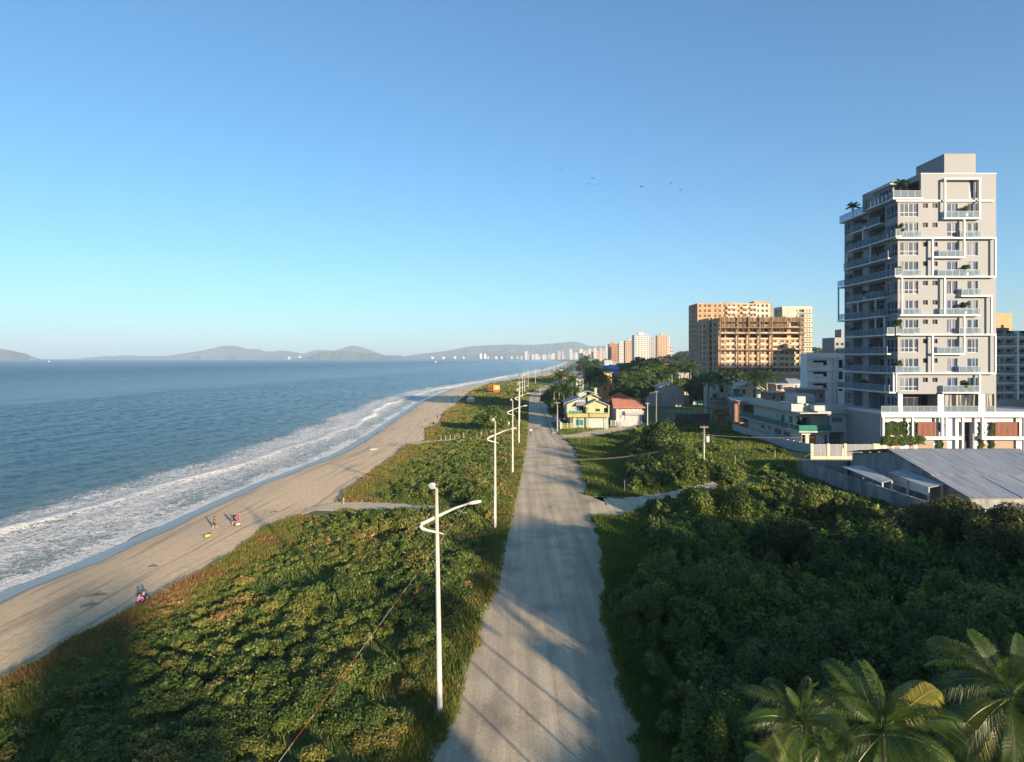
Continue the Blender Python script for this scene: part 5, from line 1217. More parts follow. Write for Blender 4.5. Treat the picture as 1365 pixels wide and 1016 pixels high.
o, u, n = FR(X(135), ZY+3.2, Zz(415)+.003); window(yh, o, u, n, fh_[0], M_DARKPANE, M_HWHITE, 3, name='balcony_door')
mb = MB(); mb.box(X(470), X(640), ZY+5, ZY+9, Zz(300), Zz(165)); tri_wall(mb, X(470), X(640), Zz(165)+.003, [(X(640), Zz(165)+.1), (X(540), Zz(140))], ZY+5.01, ZY+8); mb.box(X(335), X(470), ZY+8, ZY+10, Zz(250), Zz(120)); mb.build('upper_wall', M_YEL, yh)
mb = MB(); gable_front(mb, X(375), X(772), Zz(300), Zz(288), X(570), Zz(205), ZY-.2, ZY+9); mb.slab([(X(85), ZY+.4, Zz(255)), (X(330), ZY+.4, Zz(165)), (X(330), ZY+10, Zz(165)), (X(85), ZY+10, Zz(255))], .2)
gable_front(mb, X(420), X(668), Zz(175), Zz(185), X(540), Zz(125), ZY+4, ZY+9.5); mb.slab([(X(330), ZY+7, Zz(125)), (X(480), ZY+7, Zz(88)), (X(480), ZY+11, Zz(88)), (X(330), ZY+11, Zz(125))], .2); mb.slab([(X(480), ZY+7.1, Zz(88)), (X(650), ZY+7.1, Zz(135)), (X(650), ZY+11, Zz(135)), (X(480), ZY+11, Zz(88))], .2)
mb.slab([(X(270), ZY+1.5, Zz(290)), (X(420), ZY+1.5, Zz(290)), (X(440), ZY+6, Zz(175)), (X(270), ZY+6, Zz(200))], .15)
mb.build('roof', M_SLATE, yh)
mb = MB(); mb.box(X(592), X(628), ZY+7, ZY+8, Zz(150), Zz(62)); mb.box(X(585), X(635), ZY+6.9, ZY+8.1, Zz(62), Zz(48)); mb.build('chimney', M_YEL, yh)
railing(yh, (X(133), ZY), (X(345), ZY), Zz(412), Zz(370)-Zz(412), M_GREENRAIL, M_HWHITE, 4); railing(yh, (X(415), ZY), (X(760), ZY), Zz(440), Zz(400)-Zz(440), M_GREENRAIL, M_MINT, 6)
mb = MB(); mb.box(X(748), X(765), ZY-.05, ZY+.2, Zz(414), Zz(290)); mb.box(X(132), X(146), ZY-.05, ZY+.2, Zz(414), Zz(270)); mb.box(X(432), X(446), ZY+.0, ZY+.25, 0, Zz(471)); mb.box(X(236), X(250), ZY+.0, ZY+.25, 0, Zz(471)); mb.split('pillar', M_YEL, yh)
fn_ = thing('fence', (X(110), ZY-1.5, 0), 'low metal rail fence at the left corner of the yellow house', 'fence')
mb = MB()
for z in (.25, 1.1, 1.7): mb.box(X(50), X(190), ZY-1.55, ZY-1.5, z, z+.07)
for i in range(24): x = X(50)+(X(190)-X(50))*i/23; mb.box(x-.02, x+.02, ZY-1.49, ZY-1.46, .1, 1.75)
for x in (X(48), X(120), X(190)): mb.box(x-.1, x+.1, ZY-1.62, ZY-1.42, 0, 2.0)
mb.build('rail', M_YEL, fn_)
mb = MB(); mb.box(X(12), X(35), ZY-1.5, ZY+22, 0, 2.1); tag(mb.build('wall', M_HGREY, None, loc=(X(20), ZY, 0)), 'pale garden wall running back from the corner of the yellow house along the pavement', 'wall')
# red roofed house
ZR = 181.; X = lambda c: hx(c, ZR); Zz = lambda c: hz(c, ZR)
rh = thing('house', (X(1050), ZR, 0), 'white two-storey house with salmon clay-tiled roof right of the yellow house', 'house')
mb = MB(); fh_ = [(X(918)-X(870), X(942)-X(870), Zz(360), Zz(300), .15), (X(1062)-X(870), X(1090)-X(870), Zz(405), Zz(328), .2), (X(1128)-X(870), X(1170)-X(870), Zz(405), Zz(328), .2), (X(1182)-X(870), X(1222)-X(870), Zz(405), Zz(328), .2), (X(925)-X(870), X(945)-X(870), Zz(490), Zz(430), .15), (X(985)-X(870), X(1000)-X(870), .1, Zz(430), .15)]
mb.block(X(870), X(1262), ZR, ZR+9, 0, Zz(300), fh_, []); mb.prism([(ZR, Zz(300)+.003), (ZR+9, Zz(300)+.003), (ZR+5, Zz(215))], 'x', X(872), X(1255)); mb.build('wall', M_HWHITE, rh)
o, u, n = FR(X(870), ZR, 0)
for i, h in enumerate(fh_): window(rh, o, u, n, h, M_DARKPANE if i in (0, 4, 5) else mat('cream_shutter', (.66, .62, .52), .6), M_HWHITE, 2)
mb = MB(); mb.slab([(X(815), ZR-1.2, Zz(318)), (X(1300), ZR-1.2, Zz(318)), (X(1240), ZR+5, Zz(200)), (X(840), ZR+5, Zz(200))], .18); mb.slab([(X(840), ZR+5.02, Zz(200)), (X(1240), ZR+5.02, Zz(200)), (X(1290), ZR+10, Zz(320)), (X(815), ZR+10, Zz(320))], .18); mb.build('roof', M_REDT2, rh)
mb = MB(); mb.box(X(995), X(1275), ZR-1.3, ZR-.003, Zz(425), Zz(408)); mb.build('balcony', M_HWHITE, rh)
railing(rh, (X(995), ZR-1.2), (X(1275), ZR-1.2), Zz(408), Zz(365)-Zz(408), railglass('grey_rail_glass', (.5, .5, .5), .5), M_HWHITE, 9)
g = MB(); g.box(X(1015), X(1250), ZR-.06, ZR-.005, .1, Zz(440)); g.build('garage_door', M_HWHITE, rh)
ZB = 190.; X2 = lambda c: hx(c, ZB); Z2_ = lambda c: hz(c, ZB)
rb = thing('house', (X2(940), ZB+4, 0), 'house with a dark red pyramid tiled roof behind the salmon-roofed white house', 'house')
mb = MB(); mb.box(X2(700), X2(1150), ZB+1, ZB+9, 0, Z2_(262)); mb.build('wall', M_CREAM, rb)
mb = MB(); a, b_, c_, d_ = (X2(665), ZB, Z2_(270)), (X2(1215), ZB, Z2_(215)), (X2(1190), ZB+10, Z2_(215)), (X2(665), ZB+10, Z2_(270)); p_ = (X2(955), ZB+5, Z2_(105))
for q in ((a, b_, p_), (b_, c_, p_), (c_, d_, p_), (d_, a, p_)): mb.face(*q)
mb.face(d_, c_, b_, a); mb.build('roof', M_REDT, rb)
fe = thing('fence', (X(900), ZR-3, 0), 'low white railing fence before the salmon-roofed house', 'fence')
mb = MB()
for z in (.2, 1.7): mb.box(X(765), X(1030), ZR-3.05, ZR-3.0, z, z+.1)
for i in range(30): x = X(765)+(X(1030)-X(765))*i/29; mb.box(x-.025, x+.025, ZR-2.99, ZR-2.96, .1, 1.75)
mb.build('rail', M_HWHITE, fe)
mb = MB()
for i in range(5): x = X(765)+(X(1030)-X(765))*i/4; mb.box(x-.12, x+.12, ZR-3.1, ZR-2.9, 0, 1.95)
mb.build('post', M_HWHITE, fe)
# grey gabled shed: crop (860,480), 4.875
kx = lambda c, Z: xat(860+c/4.875, Z); kz = lambda c, Z: zat(480+c/4.875, Z)
Zs = 252.; gs = thing('house', (kx(175, Zs), Zs, 0), 'blank grey gabled building beside the mown lawn', 'house')
mb = MB(); tri_wall(mb, kx(108, Zs), kx(255, Zs), 0, [(kx(255, Zs), kz(185, Zs)), (kx(165, Zs), kz(152, Zs)), (kx(108, Zs), kz(182, Zs))], Zs, Zs+12); mb.box(kx(30, Zs), kx(108, Zs)-.003, Zs+1, Zs+7, 0, kz(225, Zs)); mb.build('wall', mat('grey_brown_render', (.36, .32, .29), .9, .08, .5), gs)
mb = MB(); gable_front(mb, kx(90, Zs), kx(262, Zs), kz(178, Zs), kz(186, Zs), kx(165, Zs), kz(150, Zs), Zs-.4, Zs+12.4, .2); mb.build('roof', M_CONC, gs)
railing(gs, (kx(32, Zs), Zs+1.1), (kx(105, Zs), Zs+1.1), kz(225, Zs), 1.0)
# boundary wall right of it
w = thing('wall', (kx(350, 262), 262, 0), 'long pale boundary wall behind the mown lawn', 'wall')
mb = MB(); mb.box(kx(256, 262), kx(470, 262), 262, 262.3, 0, kz(228, 262)); mb.build('masonry', M_CONC, w)
mb = MB(); mb.box(kx(325, 262), kx(385, 262), 261.9, 261.99, .1, kz(252, 262)); mb.build('gate', M_TEAL, w)
# white gabled house: crop same
Zq = 212.; X = lambda c: kx(c, Zq); Zz = lambda c: kz(c, Zq)
wg = thing('house', (X(600), Zq, 0), 'white house with double pale gabled roof and glass balconies among palms', 'house')
mb = MB(); fh_ = [(X(575)-X(560), X(612)-X(560), Zz(245), Zz(190), .5), (X(630)-X(560), X(652)-X(560), Zz(225), Zz(190), .15), (X(700)-X(560), X(716)-X(560), Zz(245), Zz(192), .15)]
mb.block(X(560), X(765), Zq, Zq+9, 0, Zz(188), fh_, []); tri_wall(mb, X(590), X(765), Zz(188)+.003, [(X(765), Zz(186)), (X(700), Zz(150))], Zq+.02, Zq+8.8)
mb.block(X(450), X(559), Zq+5, Zq+12, 0, Zz(150), [(X(470)-X(450), X(500)-X(450), Zz(270), Zz(225), .3), (X(510)-X(450), X(545)-X(450), Zz(215), Zz(170), .3)], []); mb.build('wall', M_CREAM, wg)
o, u, n = FR(X(560), Zq, 0)
for h in fh_: window(wg, o, u, n, h, M_TEAL if h[4] > .3 else M_DARKPANE, M_HWHITE, 2)
mb = MB(); mb.slab([(X(560), Zq-1, Zz(182)), (X(640), Zq-1, Zz(182)), (X(705), Zq+4, Zz(145)), (X(600), Zq+4, Zz(148))], .2); gable_front(mb, X(560), X(775), Zz(180), Zz(190), X(700), Zz(142), Zq-.6, Zq+10); gable_front(mb, X(445), X(660), Zz(160), Zz(140), X(590), Zz(115), Zq+4, Zq+13); mb.build('roof', mat('pale_metal_roof', (.52, .50, .44), .6, .1, 1), wg)
mb = MB(); mb.box(X(525), X(625), Zq-1.6, Zq-.003, Zz(250), Zz(238)); mb.box(X(440), X(560), Zq+3.5, Zq+4.99, Zz(275), Zz(268)); mb.build('balcony', M_HWHITE, wg)
railing(wg, (X(527), Zq-1.5), (X(623), Zq-1.5), Zz(238), 1.1, M_GREENRAIL, M_HWHITE); railing(wg, (X(442), Zq+3.6), (X(548), Zq+3.6), Zz(268), 1.1, M_GREENRAIL, M_HWHITE)
mb = MB(); mb.box(X(546), X(556), Zq-1.7, Zq-1.4, 0, Zz(165)); mb.build('pillar', M_HWHITE, wg)
# wooden / brick structure
Zb = 186.; X = lambda c: kx(c, Zb); Zz = lambda c: kz(c, Zb)
br = thing('shelter', (X(600), Zb, 0), 'rustic brick and dark timber shelter with a flat white-edged roof beside the modern grey house', 'shelter')
M_BRICK = mat('worn_brick', (.34, .21, .14), .95, .35, 2.5, .5, 8)
mb = MB(); mb.box(X(562), X(636), Zb, Zb+.5, 0, Zz(275)); mb.box(X(745), X(800), Zb+5.2, Zb+5.6, 0, Zz(262)); mb.build('brick_wall', M_BRICK, br)
mb = MB(); 
for i in range(18): x = X(640)+(X(805)-X(640))*i/18; mb.box(x, x+.5, Zb+4+.05*(i % 2), Zb+4.2, 0, Zz(285))
mb.build('corrugated_panel', mat('dark_green_sheet', (.09, .11, .09), .6, .2, 1), br)
mb = MB(); mb.slab([(X(555), Zb-.6, Zz(262)), (X(760), Zb-.6, Zz(270)), (X(820), Zb+6, Zz(255)), (X(580), Zb+6, Zz(245))], .18); mb.build('roof', M_HWHITE, br)
mb = MB(); mb.box(X(600), X(820), Zb-.3, Zb-.05, Zz(290), Zz(272)); mb.build('beam', M_BRICK, br)
tim = thing('carport', (X(495), Zb+3, 0), 'low dark timber carport left of the brick shelter behind the field', 'shelter')
mb = MB()
for c in (425, 455, 487, 520, 556): mb.box(X(c)-.12, X(c)+.12, Zb+2, Zb+2.25, 0, Zz(310))
mb.box(X(420), X(562), Zb+1.9, Zb+6, Zz(325), Zz(315)); mb.box(X(485), X(562), Zb+1.85, Zb+5.9, Zz(360), Zz(335)); mb.build('timber_frame', M_SCAF, tim)
mb = MB(); mb.box(X(495), X(555), Zb+4, Zb+4.3, 0, Zz(365)); mb.box(X(560), X(700), Zb-1.5, Zb-1.3, 0, Zz(400)); mb.build('low_wall', M_BRICK, tim)
# picket style fence before the lawn
lf = thing('fence', (kx(300, 189), 189, 0), 'thin post and rail fence with dark panels between the lawn and the overgrown lot', 'fence')
mb = MB(); xx0, xx1 = kx(150, 189), kx(420, 189)
for i in range(9): x = xx0+(xx1-xx0)*i/8; mb.box(x-.07, x+.07, 189, 189.14, 0, kz(325, 189))
mb.box(xx0, xx1, 189.02, 189.1, kz(332, 189), kz(329, 189)); mb.build('rail', M_CONC, lf)
mb = MB(); mb.box(kx(200, 188), kx(420, 188), 188, 188.15, 0, kz(350, 188)); mb.build('dark_panel', mat('black_sheeting', (.05, .05, .05), .8, .3, 1), lf)
for c, lab in ((72, 'rough timber pole standing at the left end of the mown lawn'), (15, 'white concrete post left of the grey gabled building')):
    r = thing('utility_pole', (kx(c, 150), 150, 0), lab, 'pole'); mb = MB(); mb.tube([(kx(c, 150), 150, 0), (kx(c, 150), 150, kz(200 if c > 20 else 278, 150))], [.16, .12], 8); mb.box(kx(c, 150)-.5, kx(c, 150)+.5, 149.95, 150.05, kz(205 if c > 20 else 283, 150), kz(202 if c > 20 else 280, 150)); mb.build('shaft', M_PALMBARK if c > 20 else M_CONC, r)
# modern grey house: crop (980,520) 6.825
ux = lambda c, Z: xat(980+c/6.825, Z); uz = lambda c, Z: zat(520+c/6.825, Z)
Zm = 134.; X = lambda c: ux(c, Zm); Zz = lambda c: uz(c, Zm)
mh = thing('house', (X(810), Zm, 0), 'modern pale grey flat-roofed house with green glass balcony and orange front door', 'house')
xl, xr = X(605), X(1025); zb_ = Zz(372); yb_ = 164.
U2 = lambda px: yb_-xl*F/(px-CX)   # left-side coordinate from a photo x
uu = lambda c: U2(980+c/6.825)
fhl = [(X(672)-xl, X(742)-xl, .05, Zz(408), .4), (X(815)-xl, X(835)-xl, .3, Zz(408), .25), (X(855)-xl, X(1003)-xl, .05, Zz(384), 2.5), (X(608)-xl, X(640)-xl, .3, Zz(408), .4)]
lhl = []
for a, b, t, bt in ((232, 265, 312, 345), (300, 326, 325, 358), (355, 417, 345, 392), (436, 498, 370, 412)):
    z_ = lambda c, a=a: H-(520+c/6.825-HY)*(xl/(980+a/6.825-CX)); lhl.append((uu(a), uu(b), z_(bt), z_(t), .15))
mb = MB(); mb.block(xl, xr, Zm, yb_, 0, zb_-.2, fhl, lhl); mb.build('ground_floor_wall', M_HGREY, mh)
o, u, n = FR(xl, Zm, 0); window(mh, o, u, n, fhl[0], M_DOORW, M_HGREY, 1, name='front_door'); window(mh, o, u, n, fhl[1], M_DARKPANE, M_DFRAME, 1)
mb = MB(); 
for i in range(10): z = .05+Zz(384)*i/10; mb.box(X(857), X(1001), Zm+2.3+.03*(i % 2), Zm+2.45, z, z+Zz(384)/10-.02)
mb.build('garage_door', mat('dark_grey_shutter', (.12, .13, .14), .5, .1, 1), mh)
o, u, n = LF(xl, yb_, 0)
for h in lhl: window(mh, o, u, n, h, M_TEAL, M_HWHITE, 2)
mb = MB(); mb.box(xl-1.2, X(845), Zm-1.4, Zm-.003, zb_-.2, zb_+.12); mb.box(xl-1.2, xl-.003, Zm-.003, yb_+3, zb_-.2, zb_+.12); mb.box(xl, xr, Zm, yb_, zb_-.2, zb_-.003); mb.build('balcony_slab', M_HWHITE, mh)
# upper floor, set back behind the corner loggia
xu = xl+1.3; zt_ = Zz(212); fu = [(X(880)-X(845), X(978)-X(845), Zz(295)-zb_, Zz(248)-zb_, .15)]
mb = MB(); mb.block(X(845), xr, Zm, yb_-2, zb_, zt_, fu, []); o, u, n = FR(X(845), Zm, zb_)
window(mh, o, u, n, fu[0], M_TEAL, M_HWHITE, 3)
fu2 = [(.2, X(620)-X(565), .1, 2.6, .1), (X(640)-X(565), X(735)-X(565), .05, 2.8, 1.6)]
lu = []
for a, b in ((352, 366), (390, 425), (466, 497), (536, 545)): lu.append((uu(a)-2+2, uu(b), (.1 if b-a > 20 else 1.6), 2.6, .15))
xs_ = xl+.6; mb.block(xs_, X(845)-.003, Zm+2.4, yb_-2, zb_, zt_, [(X(625)-xs_, X(740)-xs_, .05, 2.9, 1.4)], [(max(.3, a-2), b-2, c, d, e) for a, b, c, d, e in lu]); mb.build('upper_wall', M_HGREY, mh)
o, u, n = FR(xs_, Zm+2.4, zb_); window(mh, o, u, n, (X(640)-xs_, X(725)-xs_, .05, 2.6, 1.4), M_DARKPANE, M_DFRAME, 3, name='balcony_door')
o, u, n = LF(xs_, yb_-2, zb_)
for a, b, c, d, e in lu: window(mh, o, u, n, (max(.3, a-2), b-2, c, d, e), M_TEAL, M_HWHITE, 2)
mb = MB(); mb.box(xs_-1.5, X(845), Zm-1.2, yb_-1, zt_+.003, zt_+.22); mb.box(X(730), X(1075), Zm-1.0, Zm+9, zt_+.01, zt_+.5); mb.build('eaves_slab', M_HWHITE, mh)
mb = MB(); mb.box(X(725), xr-.2, Zm+.2, Zm+9, zt_+.52, Zz(142)); mb.box(X(560), X(724), Zm+2.5, Zm+9, zt_+.23, Zz(130)); mb.box(xs_, X(560)-.004, Zm+9, yb_-3, zt_+.23, zt_+1.6); mb.box(X(680), X(870), Zm+7, Zm+12, Zz(130), Zz(58)); mb.build('roof_parapet', M_HGREY, mh)
mb = MB(); mb.box(X(820), X(832), Zm-1.2, Zm-1.0, zb_, zt_); mb.box(X(812), X(850), Zm-1.25, Zm-.95, zt_-.25, zt_-.02); mb.build('pillar', M_DFRAME, mh)
mb = MB(); mb.box(X(595), X(670), Zm+1.5, Zm+3.8, Zz(125), Zz(62)); mb.build('air_conditioner', M_GREYR, mh)
railing(mh, (xl-1.1, Zm-1.3), (X(843), Zm-1.3), zb_+.12, 1.25, M_GREENRAIL, M_GREENRAIL, 3); railing(mh, (xl-1.1, Zm-1.2), (xl-1.1, yb_+2.9), zb_+.12, 1.25, M_GREENRAIL, M_HWHITE, 14)
# curved side garden wall of that house
gw = thing('wall', (xl-3.4, 140, 0), 'pale garden wall running beside the green glass house down to the field', 'wall')
pts = [(X(690), 121.2), (X(600)-.5, 128), (xl-2.6, 135), (xl-3.2, 150), (xl-2.8, 168)]
mb = MB(); sc_ = MB()
for a, b in zip(pts, pts[1:]):
    d = Vector((b[0]-a[0], b[1]-a[1])); nn = Vector((-d.y, d.x)).normalized()*.12
    mb.prism([(a[0]+nn.x, a[1]+nn.y), (a[0]-nn.x, a[1]-nn.y), (b[0]-nn.x, b[1]-nn.y), (b[0]+nn.x, b[1]+nn.y)], 'z', 0, 2.0)
    for t in np.arange(0, 1, .25): x, y = a[0]+d.x*t, a[1]+d.y*t; sc_.box(x-.17, x+.17, y-.17, y+.17, 0, 2.12)
mb.build('panel', M_HWHITE, gw); sc_.build('pillar', M_HGREY, gw)
# cream and white slatted front fence
ff = thing('fence', (X(900), 121, 0), 'cream masonry fence with white slatted panels before the modern grey house', 'fence')
Zf = 121.; fX = lambda c: ux(c, Zf); fZ = lambda c: uz(c, Zf)
mb = MB(); M_CRW = mat('cream_wall_paint', (.38, .36, .29), .8, .12, .8)
mb.box(fX(690), fX(1400), Zf, Zf+.25, 0, fZ(600))
for c in (698, 848, 1003, 1270, 1345): mb.box(fX(c)-.25, fX(c)+.25, Zf-.04, Zf+.3, 0, fZ(487))
mb.box(fX(1262), fX(1345), Zf+.01, Zf+.24, fZ(600), fZ(489)); mb.build('masonry', M_CRW, ff)
mb = MB()
for a, b in ((712, 838), (860, 992), (1014, 1180), (1182, 1255)):
    for i in range(12): z = fZ(598)+(fZ(492)-fZ(598))*i/12+.03; mb.box(fX(a), fX(b), Zf+.08, Zf+.12, z, z+.10)
    for x in (fX(a), (fX(a)+fX(b))/2, fX(b)): mb.box(x-.04, x+.04, Zf+.05, Zf+.079, fZ(598), fZ(490))
    sx_ = (fX(a), fX(b))
mb.build('slatted_panel', M_HWHITE, ff)
# concrete boundary wall
cwp = [tuple(G(1068, 633)[:2]), tuple(G(1240, 694)[:2]), (53.2, 62.0), (54.0, 50.0)]
cw = thing('wall', (*cwp[0], 0), 'long weathered grey concrete wall around the yard of the corrugated shed', 'wall')
def wall_run(pts, h, t, m, par, name='masonry', piers=3.2):
    mb = MB()
    for i, (a, b) in enumerate(zip(pts, pts[1:])):
        h0 = h[i] if isinstance(h, list) else h; h1 = h[i+1] if isinstance(h, list) else h
        d = Vector((b[0]-a[0], b[1]-a[1])); nn = Vector((-d.y, d.x)).normalized()*t/2; k = len(mb.v)
        mb.v += [(a[0]+nn.x, a[1]+nn.y, 0), (a[0]-nn.x, a[1]-nn.y, 0), (b[0]-nn.x, b[1]-nn.y, 0), (b[0]+nn.x, b[1]+nn.y, 0), (a[0]+nn.x, a[1]+nn.y, h0), (a[0]-nn.x, a[1]-nn.y, h0), (b[0]-nn.x, b[1]-nn.y, h1), (b[0]+nn.x, b[1]+nn.y, h1)]
        mb.f += [tuple(k+j for j in q) for q in ((0,3,2,1),(4,5,6,7),(0,1,5,4),(1,2,6,5),(2,3,7,6),(3,0,4,7))]
        n = max(1, int(d.length/piers))
        for j in range(n+1):
            x, y = a[0]+d.x*j/n, a[1]+d.y*j/n; hh = h0+(h1-h0)*j/n; mb.box(x-t*.75, x+t*.75, y-t*.75, y+t*.75, 0, hh+.02)
    return mb.build(name, m, par)
wall_run(cwp, [2.45, 2.2, 2.2, 2.2], .2, M_CONCD, cw)
wall_run([(cwp[0][0], cwp[0][1]+.15), (57.5, 105.2), (59.5, 105.2)], 2.4, .2, M_CONCD, cw)
# shed with corrugated roof
sh = thing('shed', (56.7, 76, 0), 'large shed with a wide corrugated metal roof in front of the tower', 'shed')
def corr_mat(name, col, axis='x', sc=2.6):
    m, nt, p, out = newmat(name); g = nt.nodes.new('ShaderNodeNewGeometry'); w = nt.nodes.new('ShaderNodeTexWave'); w.bands_direction = 'X' if axis == 'x' else 'Y'; w.inputs['Scale'].default_value = sc; w.wave_profile = 'SIN'
    nt.links.new(g.outputs['Position'], w.inputs['Vector']); b = nd(nt, 'ShaderNodeBump', Strength=.8, Distance=.08); nt.links.new(w.outputs['Fac'], b.inputs['Height']); nt.links.new(b.outputs[0], p.inputs['Normal'])
    mp = nd(nt, 'ShaderNodeMapping'); mp.inputs['Scale'].default_value = (1.4, .12, 1) if axis == 'x' else (.12, 1.4, 1); nt.links.new(g.outputs['Position'], mp.inputs[0])
    n = nd(nt, 'ShaderNodeTexNoise', Scale=1.0, Detail=6.0, Roughness=.7); nt.links.new(mp.outputs[0], n.inputs['Vector']); r = ramp(nt, [(.3, [c*.66 for c in col]), (.5, col), (.7, [c*1.2 for c in col])]); nt.links.new(n.outputs[0], r.inputs[0]); nt.links.new(r.outputs[0], p.inputs['Base Color'])
    p.inputs['Roughness'].default_value = .7; p.inputs['Metallic'].default_value = .15; return m
M_CORR = corr_mat('corrugated_roof', (.60, .60, .59)); M_CORR2 = corr_mat('pale_corrugated_sheet', (.42, .46, .48)); M_CORR3 = corr_mat('fresh_corrugated_sheet', (.62, .63, .63))
SX0, SX1 = 56.7, 75.5; yr, zr_, ye, ze, yb2, zb2 = 92., 6.25, 76., 2.9, 102.5, 4.35
def corr_slab(pts_fn, x0, x1, m, name, par, pitch=.32, amp=.05):
    n = int((x1-x0)/pitch*4); mb = MB()
    xs = np.linspace(x0, x1, n); 
    for a, b in zip(xs, xs[1:]):
        za, zb = amp*math.sin(a/pitch*2*math.pi), amp*math.sin(b/pitch*2*math.pi)
        (y0, z0a), (y1, z1a) = pts_fn
        mb.face((a, y0, z0a+za), (b, y0, z0a+zb), (b, y1, z1a+zb), (a, y1, z1a+za))
    mb.face((x0, y0, z0a-.1), (x0, y1, z1a-.1), (x1, y1, z1a-.1), (x1, y0, z0a-.1))
    return mb.build(name, m, par)
corr_slab([(ye-.6, ze-.12), (82.6, ze+(zr_-ze)*(82.6-ye)/(yr-ye)+.0)], SX0-.6, SX1+.5, M_CORR, 'roof_sheeting', sh)
corr_slab([(82.3, ze+(zr_-ze)*(82.3-ye)/(yr-ye)+.12), (yr, zr_+.1)], SX0-.6, SX1+.5, M_CORR, 'roof_sheeting', sh)
corr_slab([(yr-.1, zr_+.16), (yb2+.5, zb2)], SX0-.6, SX1+.5, M_CORR, 'roof_sheeting', sh)
for a, b in ((62.6, 64.2), (66.5, 67.6)): corr_slab([(ye-.7, ze+.0), (82.7, ze+(zr_-ze)*(82.7-ye)/(yr-ye)+.07)], a, b, M_CORR3, 'pale_roof_sheet', sh)
mb = MB(); mb.prism([(ye, 0), (yb2, 0), (yb2, zb2-.25), (yr, zr_-.3), (ye, ze-.25)], 'x', SX0, SX0+.25); mb.box(SX0+.3, SX1, ye+.02, ye+.3, 0, ze-.3); mb.box(SX1, SX1+.25, ye, yb2, 0, ze-.3); mb.build('wall', M_CONCD, sh)
mb = MB()
for y in np.arange(77, 102, 2.4): 
    z = (ze+(zr_-ze)*(y-ye)/(yr-ye)) if y < yr else zr_+(zb2-zr_)*(y-yr)/(yb2-yr)
    mb.box(SX0-.5, SX0+.5, y-.06, y+.06, z-.32, z-.16)
mb.split('purlin', M_SCAF, sh)
def lean(pts, posts, lab, front=None):
    r = thing('lean_to', (pts[0][0], pts[0][1], 0), lab, 'lean-to'); mb = MB(); mb.slab(pts, .07); mb.build('roof', M_CORR2, r)
    mb = MB()
    for x, y, z in posts: mb.box(x-.1, x+.1, y-.1, y+.1, 0, z)
    mb.build('post', M_CONC, r)
    mb = MB(); (x0, y0, z0a), (x1, y1, z1a) = pts[3], pts[0]
    for t in (.15, .45, .75): mb.box(x0+.15, x0+.95, y0+(y1-y0)*t, y0+(y1-y0)*t+.9, 0, .9)
    mb.build('stacked_timber', M_SCAF, r)
    if front: mb = MB(); mb.box(*front); mb.build('hanging_sheet', M_CORR2, r)
    return r
A = lambda px, py, Z: tuple(D(px, py, Z))
lean([A(1123, 622, 94.9), A(1150, 620, 95), A(1190, 640, 84.9), A(1175, 643.5, 84.9)], [(51.3, 85.2, 2.7), (51.4, 90, 2.9), (51.4, 94.5, 3.1), (52.6, 85.2, 2.9)], 'far lean-to roof of pale corrugated sheet inside the concrete wall')
p1, p2, p3, p4 = A(1184.5, 630, 88), A(1203, 625.5, 88), A(1260, 645.5, 80), A(1238, 650, 80)
lean([p1, p2, p3, p4], [(p4[0]+.1, 80.2, 3.1), (p1[0]+.1, 87.8, 3.5), (p3[0]-.3, 80.2, 3.4), ((p1[0]+p4[0])/2, 84, 3.2)], 'nearer lean-to with a hanging corrugated front next to the shed', (p4[0]-.06, p4[0]-.01, 80, 88, 2.1, 3.2))
# small papaya-like plant above wall
tree('young_tree', (xat(1255, 72), 72, 0), .9, .55, 3.3, 6, .16, 1.0, 777, ST_G, 'young papaya-like tree between the nearer lean-to and the olive trees', 'tree', tone=.7, tr=.06)
# ---------- other village buildings ----------
def simple_house(x0p, x1p, yt, Z, wm, rm, label, depth=8, ridge=1.6, wins=3, name='house', flat=False, over=.5):
    x0, x1 = xat(x0p, Z), xat(x1p, Z); zt = zat(yt, Z)-(0 if flat else ridge); w = x1-x0
    r = thing(name, ((x0+x1)/2, Z, 0), label, 'house'); fh_ = [(w*(i+.3)/wins, w*(i+.7)/wins, max(.6, zt-2.1), zt-.7, .2) for i in range(wins)]
    mb = MB(); mb.block(x0, x1, Z, Z+depth, 0, zt, fh_, []); mb.build('wall', wm, r); o, u, n = FR(x0, Z, 0)
    for h in fh_: window(r, o, u, n, h, M_DARKPANE, M_HWHITE, 2)
    mb = MB()
    if flat: mb.box(x0-over, x1+over, Z-over, Z+depth+over, zt+.003, zt+.3)
    else:
        mb.slab([(x0-over, Z-over, zt), (x1+over, Z-over, zt), (x1+over-.8, Z+depth/2, zt+ridge), (x0-over+.8, Z+depth/2, zt+ridge)], .2); mb.slab([(x0-over+.8, Z+depth/2+.01, zt+ridge), (x1+over-.8, Z+depth/2+.01, zt+ridge), (x1+over, Z+depth+over, zt), (x0-over, Z+depth+over, zt)], .2)
        mb.face((x0-over, Z-over, zt-.02), (x0-over+.8, Z+depth/2, zt+ridge-.02), (x0-over, Z+depth+over, zt-.02)); mb.face((x1+over, Z-over, zt-.02), (x1+over, Z+depth+over, zt-.02), (x1+over-.8, Z+depth/2, zt+ridge-.02))
    mb.build('roof', rm, r); return r
M_BLUE = mat('bright_blue_paint', (.05, .20, .50), .7, .1, .5); M_ORW = mat('orange_paint', (.55, .20, .07), .8, .1, .5); M_OCH = mat('yellow_ochre_paint', (.42, .30, .13), .8, .1, .5)
simple_house(805, 824.5, 487, 430, M_BLUE, M_BLUE, 'bright blue house with a blue roof above the palms', 12, 2.5)
simple_house(805.5, 815.5, 497, 330, M_OCH, M_OCH, 'small yellow ochre building below the bright blue house', 8, wins=2, flat=True)
